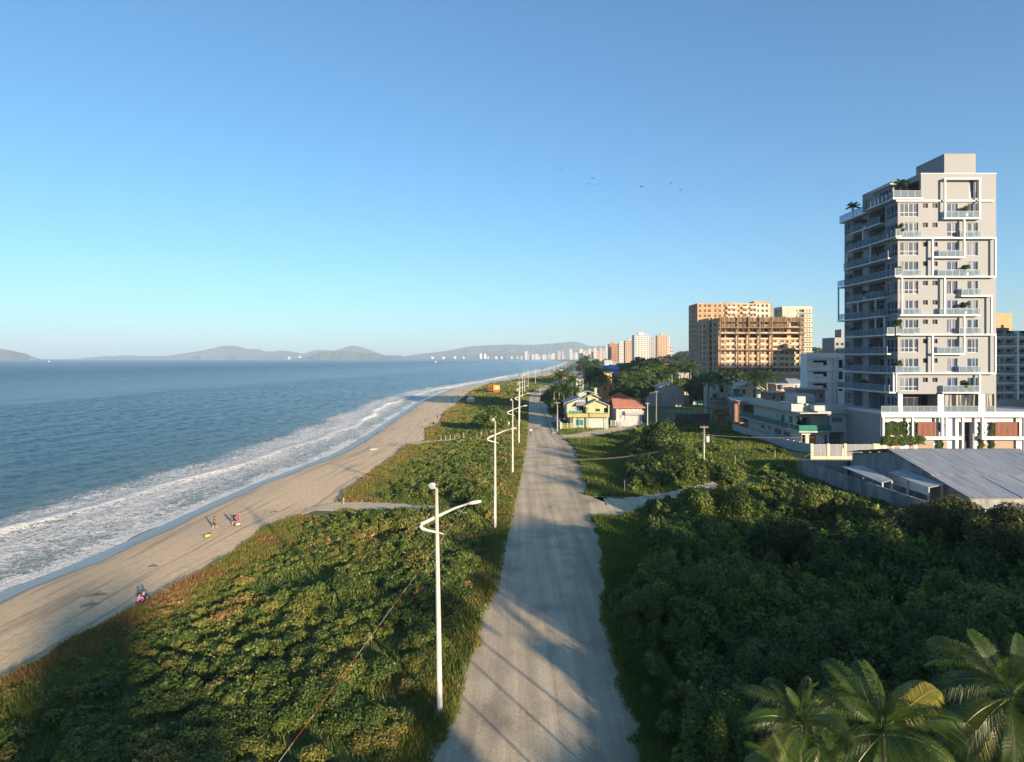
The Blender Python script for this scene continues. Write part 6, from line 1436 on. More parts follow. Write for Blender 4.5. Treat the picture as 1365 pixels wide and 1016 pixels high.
simple_house(803, 818, 513, 225, M_ORW, M_ORW, 'orange house half hidden by palms behind the yellow house', 8, wins=2, flat=True)
simple_house(765, 779, 501, 330, M_HWHITE, M_SLATE, 'low white house with grey roof left of the large palm', 9, .9)
simple_house(768, 778, 505, 285, M_HGREY, M_CONC, 'flat grey building partly hidden by the roadside palms', 9, wins=2, flat=True)
simple_house(749, 757, 498, 300, M_CREAM, M_REDT, 'small cream hut with a reddish roof behind the roadside palm cluster', 6, 1, 2)
simple_house(785, 796, 478, 620, M_HGREY, M_SLATE, 'grey two-storey building left of the bright blue house', 14, 1.5, 4)
simple_house(806, 817, 480, 700, M_TW2, M_TW2, 'bright white house row behind the bright blue house', 14, 2.5, 4)
simple_house(818, 827, 482, 760, M_CREAM, M_HWHITE, 'cream house with white roof right of the white row behind the blue house', 14, 2, 3)
simple_house(866, 877, 487, 560, M_TW2, M_REDT, 'white house with bright red roof in the woods left of the apartment blocks', 12, 3.5, 3)
simple_house(888, 905, 485, 600, M_PINK, M_ORW, 'long house with orange roof just left of the unfinished block', 14, 2.5, 4)
simple_house(842, 858, 493, 480, M_HGREY, M_CONC, 'grey flat-roofed house among the trees between the blue house and the red-roofed white one', 12, wins=4, flat=True)
simple_house(827, 842, 497, 420, M_PINK, M_CONC, 'brownish flat-roofed house right of the bright blue house', 12, wins=3, flat=True)
simple_house(905, 918, 498, 300, M_CREAM, M_CONC, 'pale low house at the foot of the unfinished block', 10, wins=3, flat=True)
simple_house(1035, 1058, 513, 215, M_PINK, M_CONC, 'brick-coloured flat-roofed house between the palms and the low white apartment block', 9, wins=3, flat=True)
simple_house(1052, 1070, 505, 235, M_HGREY, M_SLATE, 'house with a dark pitched roof at the foot of the scaffolded block', 9, 1.6, 3)
simple_house(1062, 1100, 520, 158, M_PINK, M_CONC, 'low brown-roofed house directly behind the modern grey house', 7, wins=4, flat=True)
simple_house(1026, 1048, 524, 190, M_BRICK, M_CONC, 'small worn brick house behind the brick and timber shelter', 7, wins=2, flat=True)
# blue water tank barrels on roofs
M_TANK = mat('water_tank', (.22, .25, .27), .5, .1, 1)
for px, py, Z, lab in ((1053, 518, 190, 'round grey water tank left of the modern grey house roof'), (1040, 515, 205, 'smaller round water tank on the brick-coloured house')):
    x, y, z = D(px, py, Z); r = thing('water_tank', (x, y, z-1), lab, 'water tank'); mb = MB(); mb.tube([(x, y, z-1), (x, y, z+.3)], [.9, 1.0], 14); mb.build('tank', M_TANK, r); mb = MB(); mb.tube([(x, y, z+.31), (x, y, z+.55)], [1.03, .4], 14); mb.build('lid', M_TANK, r)
# ---------- lifeguard post and tent ----------
Zl = 362.; lx0, lx1 = xat(652, Zl), xat(666, Zl)
lg = thing('lifeguard_post', (xat(660, Zl), Zl, gzf(xat(660, Zl), Zl)), 'red and yellow lifeguard hut standing on the dune edge', 'lifeguard post')
gz0 = gzf(xat(660, Zl), Zl); M_RED = mat('bright_red_paint', (.42, .05, .02), .6, .1, 1); M_YE = mat('bright_yellow_paint', (.55, .34, .04), .6, .1, 1)
x0, x1 = xat(658, Zl), xat(666, Zl); zt = zat(513.5, Zl); zb = zat(524.5, Zl); zm = (zt+zb)/2-.4
mb = MB(); mb.box(x0, x1, Zl, Zl+3.5, min(zb, gz0), zm); mb.build('lower_wall', M_RED, lg); mb = MB(); mb.box(x0, x1, Zl+.02, Zl+3.5, zm+.002, zt); mb.build('upper_wall', M_YE, lg)
mb = MB(); mb.box(x0+1.2, x0+2.5, Zl-.05, Zl+.015, zm+.5, zt-.6); mb.build('window', M_HWHITE, lg)
mb = MB(); mb.box(x0-2.8, x1+.3, Zl-.4, Zl+4, zt+.003, zt+.25); mb.build('roof', M_RED, lg)
mb = MB()
for x in (x0-2.6, x0-1.3): mb.box(x-.1, x+.1, Zl-.3, Zl-.1, gz0, zt)
mb.box(x0-2.7, x0-.01, Zl-.3, Zl+3.4, zm-.2, zm); mb.build('deck', M_RED, lg)
Zt_ = 290.; x_ = xat(627.5, Zt_); g0 = gzf(x_, Zt_); tn = thing('tent', (x_, Zt_, g0), 'small white pavilion tent on the dune below the lifeguard hut', 'tent')
mb = MB()
for a, b in ((-1.6, -1.6), (1.6, -1.6), (1.6, 1.6), (-1.6, 1.6)): mb.box(x_+a-.06, x_+a+.06, Zt_+b-.06, Zt_+b+.06, g0, g0+1.7)
mb.build('frame', M_FRAME, tn)
mb = MB(); c = [(x_-1.8, Zt_-1.8, g0+1.7), (x_+1.8, Zt_-1.8, g0+1.7), (x_+1.8, Zt_+1.8, g0+1.7), (x_-1.8, Zt_+1.8, g0+1.7)]; ap = (x_, Zt_, g0+2.9)
for i in range(4): mb.face(c[i], c[(i+1) % 4], ap)
for i in range(4): a, b = c[i], c[(i+1) % 4]; mb.face((a[0], a[1], a[2]-.35), (b[0], b[1], b[2]-.35), b, a)
mb.box(x_-1.55, x_+1.55, Zt_-1.5, Zt_+1.5, g0, g0+.8); mb.build('canopy', M_WHITE, tn)
# ---------- street lamps ----------
M_LAMP = mat('white_galvanised', (.46, .46, .43), .55, .18, 1.2, metal=.0); M_LED = mat('lamp_head_grey', (.45, .45, .44), .4, .1, 3)
LZ = [34.7, 71.6, 105.8, 142, 180, 220, 262, 305, 352, 400, 450, 505, 565, 635, 710, 790, 880]
LX = np.interp(LZ, [34.7, 71.6, 105.8, 142, 180, 264, 305, 352, 400, 450, 560, 800, 1200], [-4.07, -1.97, .1, 1.6, 2.2, 3.4, 5.2, 7.2, 10.5, 17, 33, 65, 120])
HL = 12.65
def lamp_proto(loc, label):
    r = thing('street_lamp', loc, label, 'street lamp', 'white street lamps along the left side of the road'); x, y, z = loc
    mb = MB(); mb.tube([(x, y, z-.2), (x, y, z+4), (x, y, z+8), (x, y, z+HL)], [.16, .15, .125, .10], 14); mb.build('pole', M_LAMP, r, True)
    mb = MB(); mb.tube([(x, y, z), (x, y, z+.12)], [.34, .34], 12); mb.build('base', M_CONC, r)
    # looping double arm: lower stub, sweep to the sea side, back over the road
    za = z+HL*.83
    pts = [(x+.42, y-.12, za-.42), (x, y-.14, za-.30), (x-.45, y-.16, za-.20), (x-.80, y-.14, za-.10), (x-.92, y-.1, za+.02), (x-.86, y-.06, za+.14), (x-.6, y, za+.26), (x, y+.12, za+.52), (x+1.0, y+.3, za+.93), (x+1.9, y+.4, za+1.2)]
    mb = MB(); mb.tube(pts, [.05, .06, .075, .10, .12, .12, .11, .10, .07, .06], 8); mb.build('arm', M_LAMP, r, True)
    mb = MB(); mb.tube([(x+1.8, y+.39, za+1.16), (x+2.0, y+.41, za+1.20), (x+2.5, y+.45, za+1.27)], [.06, .11, .09], 6); mb.build('lamp_head', M_LED, r)
    mb = MB(); mb.tube([(x, y, z+HL-.05), (x-.12, y-.05, z+HL+.04)], [.05, .05], 6); f = mb.build('floodlight', M_LAMP, r)
    mb = MB(); mb.tube([(x-.10, y+.12, z+HL+.2), (x-.22, y-.04, z+HL+.16), (x-.27, y-.12, z+HL+.12)], [.07, .17, .19], 10); mb.build('housing', M_WHITE, f)
    return r
ords = ['nearest', 'second', 'third', 'fourth', 'fifth', 'sixth', 'seventh', 'eighth', 'ninth', 'tenth', 'eleventh', 'twelfth', 'thirteenth', 'fourteenth', 'fifteenth', 'sixteenth', 'farthest']
l0 = lamp_proto((LX[0], LZ[0], gzf(LX[0], LZ[0])), 'nearest white street lamp with a looping double arm on the dune verge')
for i in range(1, len(LZ)):
    l = copy_tree(l0, (LX[i], LZ[i], gzf(LX[i], LZ[i]))); l.rotation_euler.z = random.uniform(-.03, .03); l['label'] = f'{ords[i]} white street lamp from the camera along the road' if i < 16 else 'farthest white street lamp at the vanishing end of the road'
l0.rotation_euler = (0, R(-.9), 0)
# short camera post beside lamp 3 (left of road)
x, y = xat(681, 118), 118.
# ---------- utility poles and wires ----------
def upole(px, py, h, label, transformer=False, t=.17):
    p = G(px, py); r = thing('utility_pole', tuple(p), label, 'utility pole'); x, y, z = p
    mb = MB(); mb.tube([(x, y, 0), (x, y, h)], [t, t*.7], 10); mb.build('shaft', M_CONC, r, True)
    mb = MB(); mb.box(x-.75, x+.75, y-.16, y-.06, h-.35, h-.22); mb.box(x-.35, x+.35, y-.16, y-.06, h-1.2, h-1.1); mb.build('crossarm', M_SCAF, r)
    mb = MB()
    for q in (-.65, -.25, .3, .65): mb.tube([(x+q, y-.11, h-.22), (x+q, y-.11, h-.02)], .045, 6)
    mb.build('insulator', M_WHITE, r)
    if transformer: mb = MB(); mb.tube([(x+.55, y-.2, h-2.9), (x+.55, y-.2, h-2.0)], .36, 12); mb.box(x+.2, x+.9, y-.35, y-.05, h-1.98, h-1.9); mb.tube([(x+.75, y-.2, h-1.9), (x+.85, y-.2, h-1.45)], .04, 6); mb.build('transformer', M_LED, r, False)
    return Vector((x, y, h))
up1 = upole(938.5, 621, zat(568, F*H/(621-HY)), 'concrete utility pole with a grey transformer in the overgrown lot', True)
up2 = upole(743, 576, zat(536, F*H/(576-HY)), 'plain utility pole at the left corner of the yellow house')
up3 = upole(863, 563, zat(537.5, F*H/(563-HY)), 'utility pole right of the salmon-roofed house')
up4 = upole(719.8, 532.5, zat(514, F*H/(532.5-HY)), 'thin pole at the far start of the pavement')
def cable(a, b, sag, rad, label, m=None, n=24, name='cable', cat='cable', twist=0):
    a, b = Vector(a), Vector(b); pts = [a.lerp(b, t)-Vector((0, 0, sag*4*t*(1-t))) for t in [i/n for i in range(n+1)]]
    mb = MB(); off = a; mb.tube(pts, rad, 5, False)
    if twist: mb.tube([p+Vector((0, 0, .13)) for p in pts], rad, 5, False)
    return tag(mb.build(name, m or M_CABLE, None, loc=tuple(a)), label, cat)
M_CABLE = mat('overhead_cable', (.13, .11, .10), .7, .2, 2)
cable(D(700, 610, 95), up1-Vector((0, 0, 2.6)), 1.6, .026, 'sagging overhead cable crossing the road from the left verge to the transformer pole', twist=1)
cable(up1-Vector((0, 0, 1.6)), D(1085, 583, 122), .3, .035, 'overhead cable from the transformer pole to the modern grey house')
cable(D(1066, 613, 110), D(1082, 603, 121), .1, .04, 'short slack cable near the corner of the cream fence')
M_ROPE = newmat('rope')[0]; nt = M_ROPE.node_tree; p = [n_ for n_ in nt.nodes if n_.type == 'BSDF_PRINCIPLED'][0]; g = nt.nodes.new('ShaderNodeNewGeometry'); w = nt.nodes.new('ShaderNodeTexNoise'); w.inputs['Scale'].default_value = .5; nt.links.new(g.outputs['Position'], w.inputs['Vector']); rr = ramp(nt, [(.5, (.5, .48, .45)), (.52, (.45, .05, .04))]); nt.links.new(w.outputs[0], rr.inputs[0]); nt.links.new(rr.outputs[0], p.inputs['Base Color'])
cable((LX[1], LZ[1]-.1, zat(620, LZ[1])), tuple(D(345, 1052, 25)), .1, .009, 'thin red and white rope slanting from the second street lamp down over the dune scrub', M_ROPE)
# wooden path posts
M_POST = mat('grey_timber', (.3, .26, .2), .9, .2, 3)
first = None
for i, (px, py) in enumerate([(588,585),(594,584.6),(600,584.2),(606,583.8),(612,583.4),(618,583),(636,582),(642,581.6),(458,668),(570,590)]):
    p = G(px, py, -.5); z = gzf(p.x, p.y)
    if first is None: r = thing('wooden_post', (p.x, p.y, z), 'short wooden post in the row beside the sandy beach path', 'post', 'short posts beside the beach path'); mb = MB(); mb.tube([(p.x, p.y, z-.1), (p.x, p.y, z+1.1)], .10, 7); mb.build('stake', M_POST, r); first = r
    else: copy_tree(first, (p.x, p.y, z), random.uniform(.8, 1.1))
for px, py, h, lab in [(847.5, 651, 1.9, 'thin white stake left among the grass above the dirt track'), (832.5, 657, 1.9, 'thin white stake in the grass nearest the dirt track mouth'), (980, 620, 1.8, 'thin white stake in the field right of the transformer pole'), (1033, 613, 1.9, 'thin white stake in the field near the concrete wall corner')]:
    p = G(px, py); r = thing('stake', tuple(p), lab, 'stake'); mb = MB(); mb.tube([(p.x, p.y, 0), (p.x+.03, p.y, h)], [.05, .04], 6); mb.build('pole', M_CONC, r)
# small white sign on the dune near lamp 4
p = G(677.5, 572, -.1); sg = thing('sign', tuple(p), 'small pale round-topped sign on the dune left of the third lamp', 'sign'); mb = MB(); mb.tube([(p.x, p.y, -.2), (p.x, p.y, 1.6)], .04, 6); mb.build('pole', M_CONC, sg); mb = MB(); mb.box(p.x-.35, p.x+.35, p.y-.06, p.y-.045, 1.2, 2.0); mb.build('plate', M_WHITE, sg)
# ---------- people ----------
def skinmesh(name, pts, edges, rad, m, parent, root=0, sub=1):
    me = bpy.data.meshes.new(name); me.from_pydata(pts, edges, []); o = bpy.data.objects.new(name, me); C.objects.link(o)
    md = o.modifiers.new('skin', 'SKIN'); md.use_smooth_shade = True
    for i, r_ in enumerate(rad): me.skin_vertices[0].data[i].radius = (r_, r_)
    me.skin_vertices[0].data[root].use_root = True
    s = o.modifiers.new('sub', 'SUBSURF'); s.levels = sub; s.render_levels = sub
    dg = bpy.context.evaluated_depsgraph_get(); ne = bpy.data.meshes.new_from_object(o.evaluated_get(dg)); bpy.data.objects.remove(o)
    ne.materials.clear(); ne.materials.append(m); o = bpy.data.objects.new(name, ne); C.objects.link(o); o.parent = parent; return o
M_SKIN = mat('skin', (.42, .24, .16), .6, .06, 6); M_HAIR = mat('dark_hair', (.03, .022, .018), .7, .2, 8)
def cloth(name, c): return mat(name, c, .85, .12, 5)
def person(loc, rz, h, pose, top, bottom, label, long_hair=False, group=None, held=None):
    r = thing('person', loc, label, 'person', group, rz); k = h/1.7
    S = lambda x, y, z: (x*k, y*k, z*k)
    if pose == 'sit':  # seated on the sand, knees raised, facing -Y
        J = dict(pel=(0,0,.12), sp=(0,.03,.33), ch=(0,.0,.52), nk=(0,-.03,.64), hd=(0,-.05,.74), ht=(0,-.05,.83), hL=(-.1,0,.12), kL=(-.16,-.42,.45), aL=(-.15,-.62,.06), tL=(-.16,-.78,.03), hR=(.1,0,.12), kR=(.16,-.40,.43), aR=(.14,-.60,.06), tR=(.15,-.76,.03),
                 sL=(-.18,.0,.55), eL=(-.24,-.2,.38), wL=(-.12,-.38,.42), sR=(.18,.0,.55), eR=(.24,-.2,.38), wR=(.12,-.36,.42))
    else:
        st = .16 if pose == 'walk' else .04
        J = dict(pel=(0,0,.92), sp=(0,.01,1.12), ch=(0,0,1.32), nk=(0,-.01,1.46), hd=(0,-.03,1.56), ht=(0,-.02,1.66), hL=(-.09,0,.9), kL=(-.1,-st,.5), aL=(-.1,-st*.9,.08), tL=(-.11,-st-.15,.03), hR=(.09,0,.9), kR=(.1,st*.5,.5), aR=(.1,st*1.7,.1), tR=(.11,st*1.5-.13,.03),
                 sL=(-.19,0,1.40), eL=(-.24,.05+st*.3,1.12), wL=(-.23,-.08+st*.5,.88), sR=(.19,0,1.40), eR=(.24,.05,1.12), wR=(.22,-.1-st*.3,.9))
        if pose == 'photo': J.update(eR=(.28,-.12,1.25), wR=(.12,-.32,1.42), eL=(-.26,-.12,1.24), wL=(-.08,-.32,1.40))
    RD = dict(pel=.13, sp=.115, ch=.13, nk=.055, hd=.09, ht=.075, hL=.085, kL=.062, aL=.042, tL=.035, hR=.085, kR=.062, aR=.042, tR=.035, sL=.055, eL=.042, wL=.03, sR=.055, eR=.042, wR=.03)
    E = [('pel','sp'),('sp','ch'),('ch','nk'),('nk','hd'),('hd','ht'),('pel','hL'),('hL','kL'),('kL','aL'),('aL','tL'),('pel','hR'),('hR','kR'),('kR','aR'),('aR','tR'),('ch','sL'),('sL','eL'),('eL','wL'),('ch','sR'),('sR','eR'),('eR','wR')]
    names = list(J); pts = [S(*J[q]) for q in names]; rad = [RD[q]*k for q in names]; ed = [(names.index(a), names.index(b)) for a, b in E]
    for w, e in (('wL', 'eL'), ('wR', 'eR')):   # palm, four fingers and a thumb
        wv, ev = Vector(J[w]), Vector(J[e]); d = (wv-ev).normalized(); sd = Vector((0, 1, 0)).cross(d).normalized() if abs(d.y) < .9 else Vector((1, 0, 0)); wi = names.index(w)
        pm = wv+d*.07; pi_ = len(pts); pts.append(S(*pm)); rad.append(.028*k); ed.append((wi, pi_))
        for q, ln in ((-.03, .06), (-.01, .08), (.01, .075), (.03, .06)):
            i = len(pts); pts.append(S(*(pm+d*ln*.5+sd*q))); pts.append(S(*(pm+d*ln+sd*q*1.1+Vector((0, -.012, 0))))); rad += [.009*k, .008*k]; ed += [(pi_, i), (i, i+1)]
        i = len(pts); pts.append(S(*(wv+d*.05+sd*.055))); rad.append(.01*k); ed.append((pi_, i))
    skinmesh('body', pts, ed, rad, M_SKIN, r, 0, 1)
    # face: nose and ears as part of the hair-framed head are sub-pixel here; hair
    sub = lambda ks, g: ([S(*J[q]) for q in ks], [RD[q]*k*g for q in ks])
    tk = ['pel', 'sp', 'ch', 'nk', 'sL', 'eL', 'sR', 'eR']; tp, tr_ = sub(tk, 1.14); tr_[3] = .07*k
    skinmesh('shirt', tp, [(0,1),(1,2),(2,3),(2,4),(4,5),(2,6),(6,7)], tr_, top, r)
    lk = ['pel', 'hL', 'kL', 'hR', 'kR']+(['aL', 'aR'] if bottom[1] else []); lp, lr_ = sub(lk, 1.2)
    skinmesh('trousers' if bottom[1] else 'shorts', lp, [(0,1),(1,2),(0,3),(3,4)]+([(2,5),(4,6)] if bottom[1] else []), lr_, bottom[0], r)
    hp = [S(J['hd'][0], J['hd'][1]+.035, J['hd'][2]+.03), S(J['ht'][0], J['ht'][1]+.02, J['ht'][2]+.01)]+([S(J['nk'][0], J['nk'][1]+.10, J['nk'][2]-.06)] if long_hair else [])
    skinmesh('hair', hp, [(0, 1)]+([(0, 2)] if long_hair else []), [.095*k, .085*k]+([.055*k] if long_hair else []), M_HAIR, r)
    return r
def onsand(px, py, z=-2.0):
    for _ in range(4): p = G(px, py, z); z = gzf(p.x, p.y)
    return (p.x, p.y, z+.0)
BLK = cloth('black_cloth', (.015, .015, .018)); MAG = cloth('magenta_cloth', (.42, .06, .16)); LIL = cloth('lilac_cloth', (.34, .16, .55)); WHT = cloth('white_cloth', (.7, .7, .7)); BRN = cloth('brown_cloth', (.12, .07, .05)); NAVY = cloth('navy_cloth', (.03, .04, .09)); YLC = cloth('yellow_cloth', (.65, .5, .08)); REDC = cloth('red_cloth', (.5, .06, .05))
person(onsand(312.7, 701), 2.6, 1.72, 'walk', BLK, (BLK, False), 'person in a black top and shorts walking along the sand beside one in magenta')
person(onsand(318.5, 699), 2.5, 1.45, 'walk', MAG, (MAG, False), 'person in magenta clothes walking beside the one in black')
person(onsand(286, 706), 2.3, 1.65, 'walk', BRN, (BLK, False), 'person in dark patterned clothes walking closest to the water', True)
person(onsand(185.5, 806.5), 1.1, 1.95, 'sit', LIL, (BLK, True), 'person in a lilac top sitting on the sand at the edge of the scrub', True)
person(onsand(191, 803.5), 1.2, 2.05, 'sit', BLK, (BLK, True), 'person in black sitting close behind the one in lilac')
person(onsand(482, 640), 2.0, 1.7, 'sit', BLK, (NAVY, True), 'person in dark clothes sitting beside the scrub edge halfway along the beach')
person(onsand(567, 564), 2.0, 1.7, 'walk', BRN, (BLK, False), 'person walking on the far sand left of the seated ones')
person(onsand(577.5, 565), 2.0, 1.75, 'sit', BLK, (BLK, True), 'person in black sitting on far sand by the second path')
person(onsand(583, 559), 1.0, 1.75, 'stand', NAVY, (BLK, True), 'person in navy standing by the second path opening')
for i, (px, py, c) in enumerate([(618, 524, BRN), (622, 523, WHT), (603, 536, BLK), (634, 519, REDC), (655, 513, BLK), (611, 531, NAVY)]):
    person(onsand(px, py), 1+i, 1.75, 'stand', c, (BLK, True), 'tiny person far away on the sand near the lifeguard hut', group='tiny people far along the beach')
person(onsand(512, 578, -3), 1.5, 1.7, 'stand', REDC, (BLK, False), 'person standing in the wet sand at the water edge')
# dog in a yellow coat
def dog(loc, rz, label, coat):
    r = thing('dog', loc, label, 'dog', rz=rz); P = [(0,0,.42),(0,-.28,.44),(0,-.42,.56),(0,-.56,.60),(0,-.70,.56),(0,.26,.42),(0,.42,.50),(0,.55,.62),(-.09,-.28,.30),(-.09,-.27,.16),(-.09,-.30,.02),(.09,-.22,.30),(.09,-.18,.16),(.09,-.2,.02),(-.09,.24,.30),(-.09,.33,.17),(-.09,.28,.02),(.09,.2,.30),(.09,.28,.17),(.09,.22,.02)]
    E = [(0,1),(1,2),(2,3),(3,4),(0,5),(5,6),(6,7),(1,8),(8,9),(9,10),(1,11),(11,12),(12,13),(5,14),(14,15),(15,16),(5,17),(17,18),(18,19)]; Rr = [.13,.15,.08,.085,.045,.115,.03,.015,.05,.035,.03,.05,.035,.03,.065,.035,.03,.065,.035,.03]
    skinmesh('body', P, E, Rr, mat('dog_fur', (.2, .14, .08), .9, .2, 5), r); skinmesh('coat', [(0,-.26,.45),(0,0,.44),(0,.24,.44)], [(0,1),(1,2)], [.165,.15,.135], coat, r, 1); return r
dog(onsand(276.5, 719), 2.2, 'dog in a bright yellow coat on the sand behind the walkers', YLC)
dog(onsand(317, 703.5), 2.6, 'small pale dog at the feet of the walker in magenta', WHT)
# beach cart / boat
p = onsand(498, 599.5); bt = thing('boat', p, 'small upturned pale boat with red trim on the sand halfway up the beach', 'boat', rz=.9); bt.scale = (.6, .6, .6)
mb = MB(); n = 9
rows = []
for i in range(n):
    t = i/(n-1)*2-1; w = .75*(1-abs(t)**2.4)+.03; hgt = .55*(1-abs(t)**3*.4)
    rows.append([(t*1.9, w*math.cos(a), max(0.02, hgt*math.sin(a))) for a in [math.pi*j/8 for j in range(9)]])
for a, b in zip(rows, rows[1:]):
    for j in range(8): mb.face(a[j], b[j], b[j+1], a[j+1])
o = mb.build('hull', M_HWHITE); o.parent = bt
mb = MB(); mb.box(-1.7, 1.7, -.05, .05, .56, .64); o = mb.build('keel', M_RED); o.parent = bt
# driftwood
M_DRIFT = mat('driftwood', (.10, .08, .06), .9, .3, 5)
for px, py, l, a, lab in [(128, 795, 1.8, .4, 'dark driftwood stick on the sand left of the seated couple'), (205, 756, 1.0, .2, 'short piece of driftwood on the mid beach above the seated couple'), (120, 808, 1.4, .5, 'pale brown branch on the sand just below the longest driftwood stick'), (487, 590, 2.6, .9, 'pile-like drift branch beside the upturned boat'), (367, 683, 1.3, .1, 'drift branch near the dune corner of the beach')]:
    x, y, z = onsand(px, py); mb = MB(); ca, sa = math.cos(a), math.sin(a)
    mb.tube([(x-l/2*ca, y-l/2*sa, z+.04), (x-l*.1*ca, y-l*.12*sa, z+.12), (x+l*.2*ca, y+l*.25*sa, z+.07), (x+l/2*ca, y+l/2*sa, z+.05)], [.03, .07, .06, .02], 6); mb.tube([(x-l*.1*ca, y-l*.12*sa, z+.1), (x, y+.35*l, z+.2)], [.04, .015], 5)
    tag(mb.build('driftwood', M_DRIFT, None, loc=(x, y, z)), lab, 'driftwood')
# cyclist
cyx, cyy, _ = G(707.5, 580.5)
bk = thing('bicycle', (cyx, cyy, .04), 'bicycle ridden along the middle of the gravel road', 'bicycle', rz=.1)
def ring(c, R_, r_, seg=18):
    m_ = MB(); pts = [(c[0], c[1]+R_*math.cos(2*math.pi*i/seg), c[2]+R_*math.sin(2*math.pi*i/seg)) for i in range(seg+1)]; m_.tube(pts, r_, 5, False); return m_
for yy in (-.5, .5):
    m_ = ring((0, yy, .34), .32, .022)
    for i in range(8): a = i*math.pi/4; m_.tube([(0, yy, .34), (0, yy+.31*math.cos(a), .34+.31*math.sin(a))], .004, 3, False)
    o = m_.build('wheel', M_DFRAME); o.parent = bk
m_ = MB()
for a, b in (((0,-.5,.34),(0,-.38,.85)),((0,-.38,.8),(0,.05,.3)),((0,.05,.3),(0,.2,.85)),((0,.2,.78),(0,-.38,.8)),((0,.5,.34),(0,.05,.3)),((0,.5,.34),(0,.2,.78)),((-.25,-.36,.98),(.25,-.36,.98)),((0,-.38,.85),(0,-.36,.98))): m_.tube([a, b], .018, 5)
o = m_.build('bicycle_frame', M_RED); o.parent = bk
m_ = MB(); m_.box(-.07, .07, .1, .34, .86, .91); o = m_.build('saddle', M_DFRAME); o.parent = bk
rd = person((cyx, cyy, .14), .1, 1.7, 'stand', WHT, (BLK, True), 'cyclist in a white shirt riding on the gravel road')
rd.location.z = .1
# ---------- birds ----------
M_BIRD = mat('dark_feathers', (.03, .028, .027), .8, .1, 2)
bird = None
rb_ = random.Random(8)
for i, (px, py) in enumerate([(748.5,227.5),(790.3,237.5),(784,245.5),(797,245.5),(855.5,249),(894.3,244.5),(907.5,252.5),(908,255.5),(935.5,246),(995.5,238),(963.5,255.5),(806,268.5),(766.5,272.5),(870,266.5),(876.5,311.5)]):
    Z = rb_.uniform(170, 260); loc = tuple(D(px, py, Z)); s = 1.0 if py < 253 else .6
    if bird is None:
        bird = thing('bird', loc, 'small dark bird gliding in the blue sky above the far towers', 'bird', 'birds gliding in the sky'); mb = MB()
        mb.tube([(0,-.32,0),(0,-.15,.02),(0,.1,0),(0,.38,-.01)], [.02,.075,.07,.015], 6)
        for s_ in (-1, 1):
            mb.face((0,-.1,.03),(0,.12,.03),(s_*.45,.08,.16),(s_*.45,-.14,.17)) ; mb.face((s_*.45,-.14,.17),(s_*.45,.08,.16),(s_*.95,.16,.08))
            mb.face((0,-.1,.0),(s_*.45,-.14,.14),(s_*.45,.08,.13),(0,.12,.0)); mb.face((s_*.45,-.14,.14),(s_*.95,.16,.07),(s_*.45,.08,.13))
        mb.face((-.1,.5,0),(.1,.5,0),(0,.3,.01)); o = mb.build('body', M_BIRD); o.parent = bird; b_ = bird
    else: b_ = copy_tree(bird, loc)
    b_.scale = (s*1.0,)*3; b_.rotation_euler = (rb_.uniform(-.3, .3), rb_.uniform(-.5, .5), rb_.uniform(-.8, .8))
# ---------- small boat specks at sea ----------
for px, py, Z, lab in [(65, 481, 3400, 'tiny white boat on the sea right of the dark island at the left edge'), (581, 481.5, 3200, 'tiny white boat on the sea in front of the long far hill')]:
    x = xat(px, Z); r = thing('boat', (x, Z, -3), lab, 'boat'); mb = MB(); mb.prism([(x-5, -2.9), (x+5, -2.9), (x+6.5, -.8), (x-5.5, -.8)], 'y', Z+3, Z); mb.build('hull', M_WHITE, r); mb = MB(); mb.box(x-3, x+2, Z+.5, Z+2.5, -.79, 1.2); mb.build('cabin', M_WHITE, r)
# ---------- unseen blocks shaped to cast the long evening shadows, with trees behind the camera ----------
SAZ = Vector((.53, -.848)).normalized(); SEL = R(12.5)
sdir2 = Vector((-SAZ.x, -SAZ.y)); udir = Vector((.848, .53)).normalized()
def UV(u, v): return (udir.x*u+sdir2.x*v, udir.y*u+sdir2.y*v)
def caster(u0, u1, v0, depth, vtip, lab):
    h = (vtip-v0)*math.tan(SEL); a, b, c, d = UV(u0, v0), UV(u1, v0), UV(u1, v0-depth), UV(u0, v0-depth)
    r = thing('apartment_block', (*a, 0), lab, 'apartment block', 'unseen shade-casting blocks behind the camera'); mb = MB(); mb.prism([a, b, c, d], 'z', 0, h); mb.build('wall', M_CREAM, r)
    mb = MB()
    for k in range(1, int(h/3)+1):
        z = k*3
        if z < h-.5: q = [UV(u0-.1, v0+.15), UV(u1+.1, v0+.15), UV(u1+.1, v0+.01), UV(u0-.1, v0+.01)]; mb.prism(q, 'z', z-.2, z)
    mb.build('floor_edge', M_WHITE, r); return r
SKY = [(-40, -6, 27), (-6, 1.5, 62), (1.5, 4.5, 41), (4.5, 13, 31), (13, 15.0, 37), (17.2, 20.8, 26), (20.8, 22.6, 28), (23.4, 25.4, 37), (25.4, 29, 24), (29, 44, 64), (44, 58, 57), (58, 67, 47), (67, 130, 33)]
for i, (a, b, t) in enumerate(SKY):
    caster(a, b, (-30 if 4 < a < 29 else (-220 if i in (0, 1) else -90))-3*(i % 3), 9 if 4 < a < 29 else 14, t, 'unseen pale building behind the camera, shaped to cast shade on the foreground')
rc = random.Random(2)
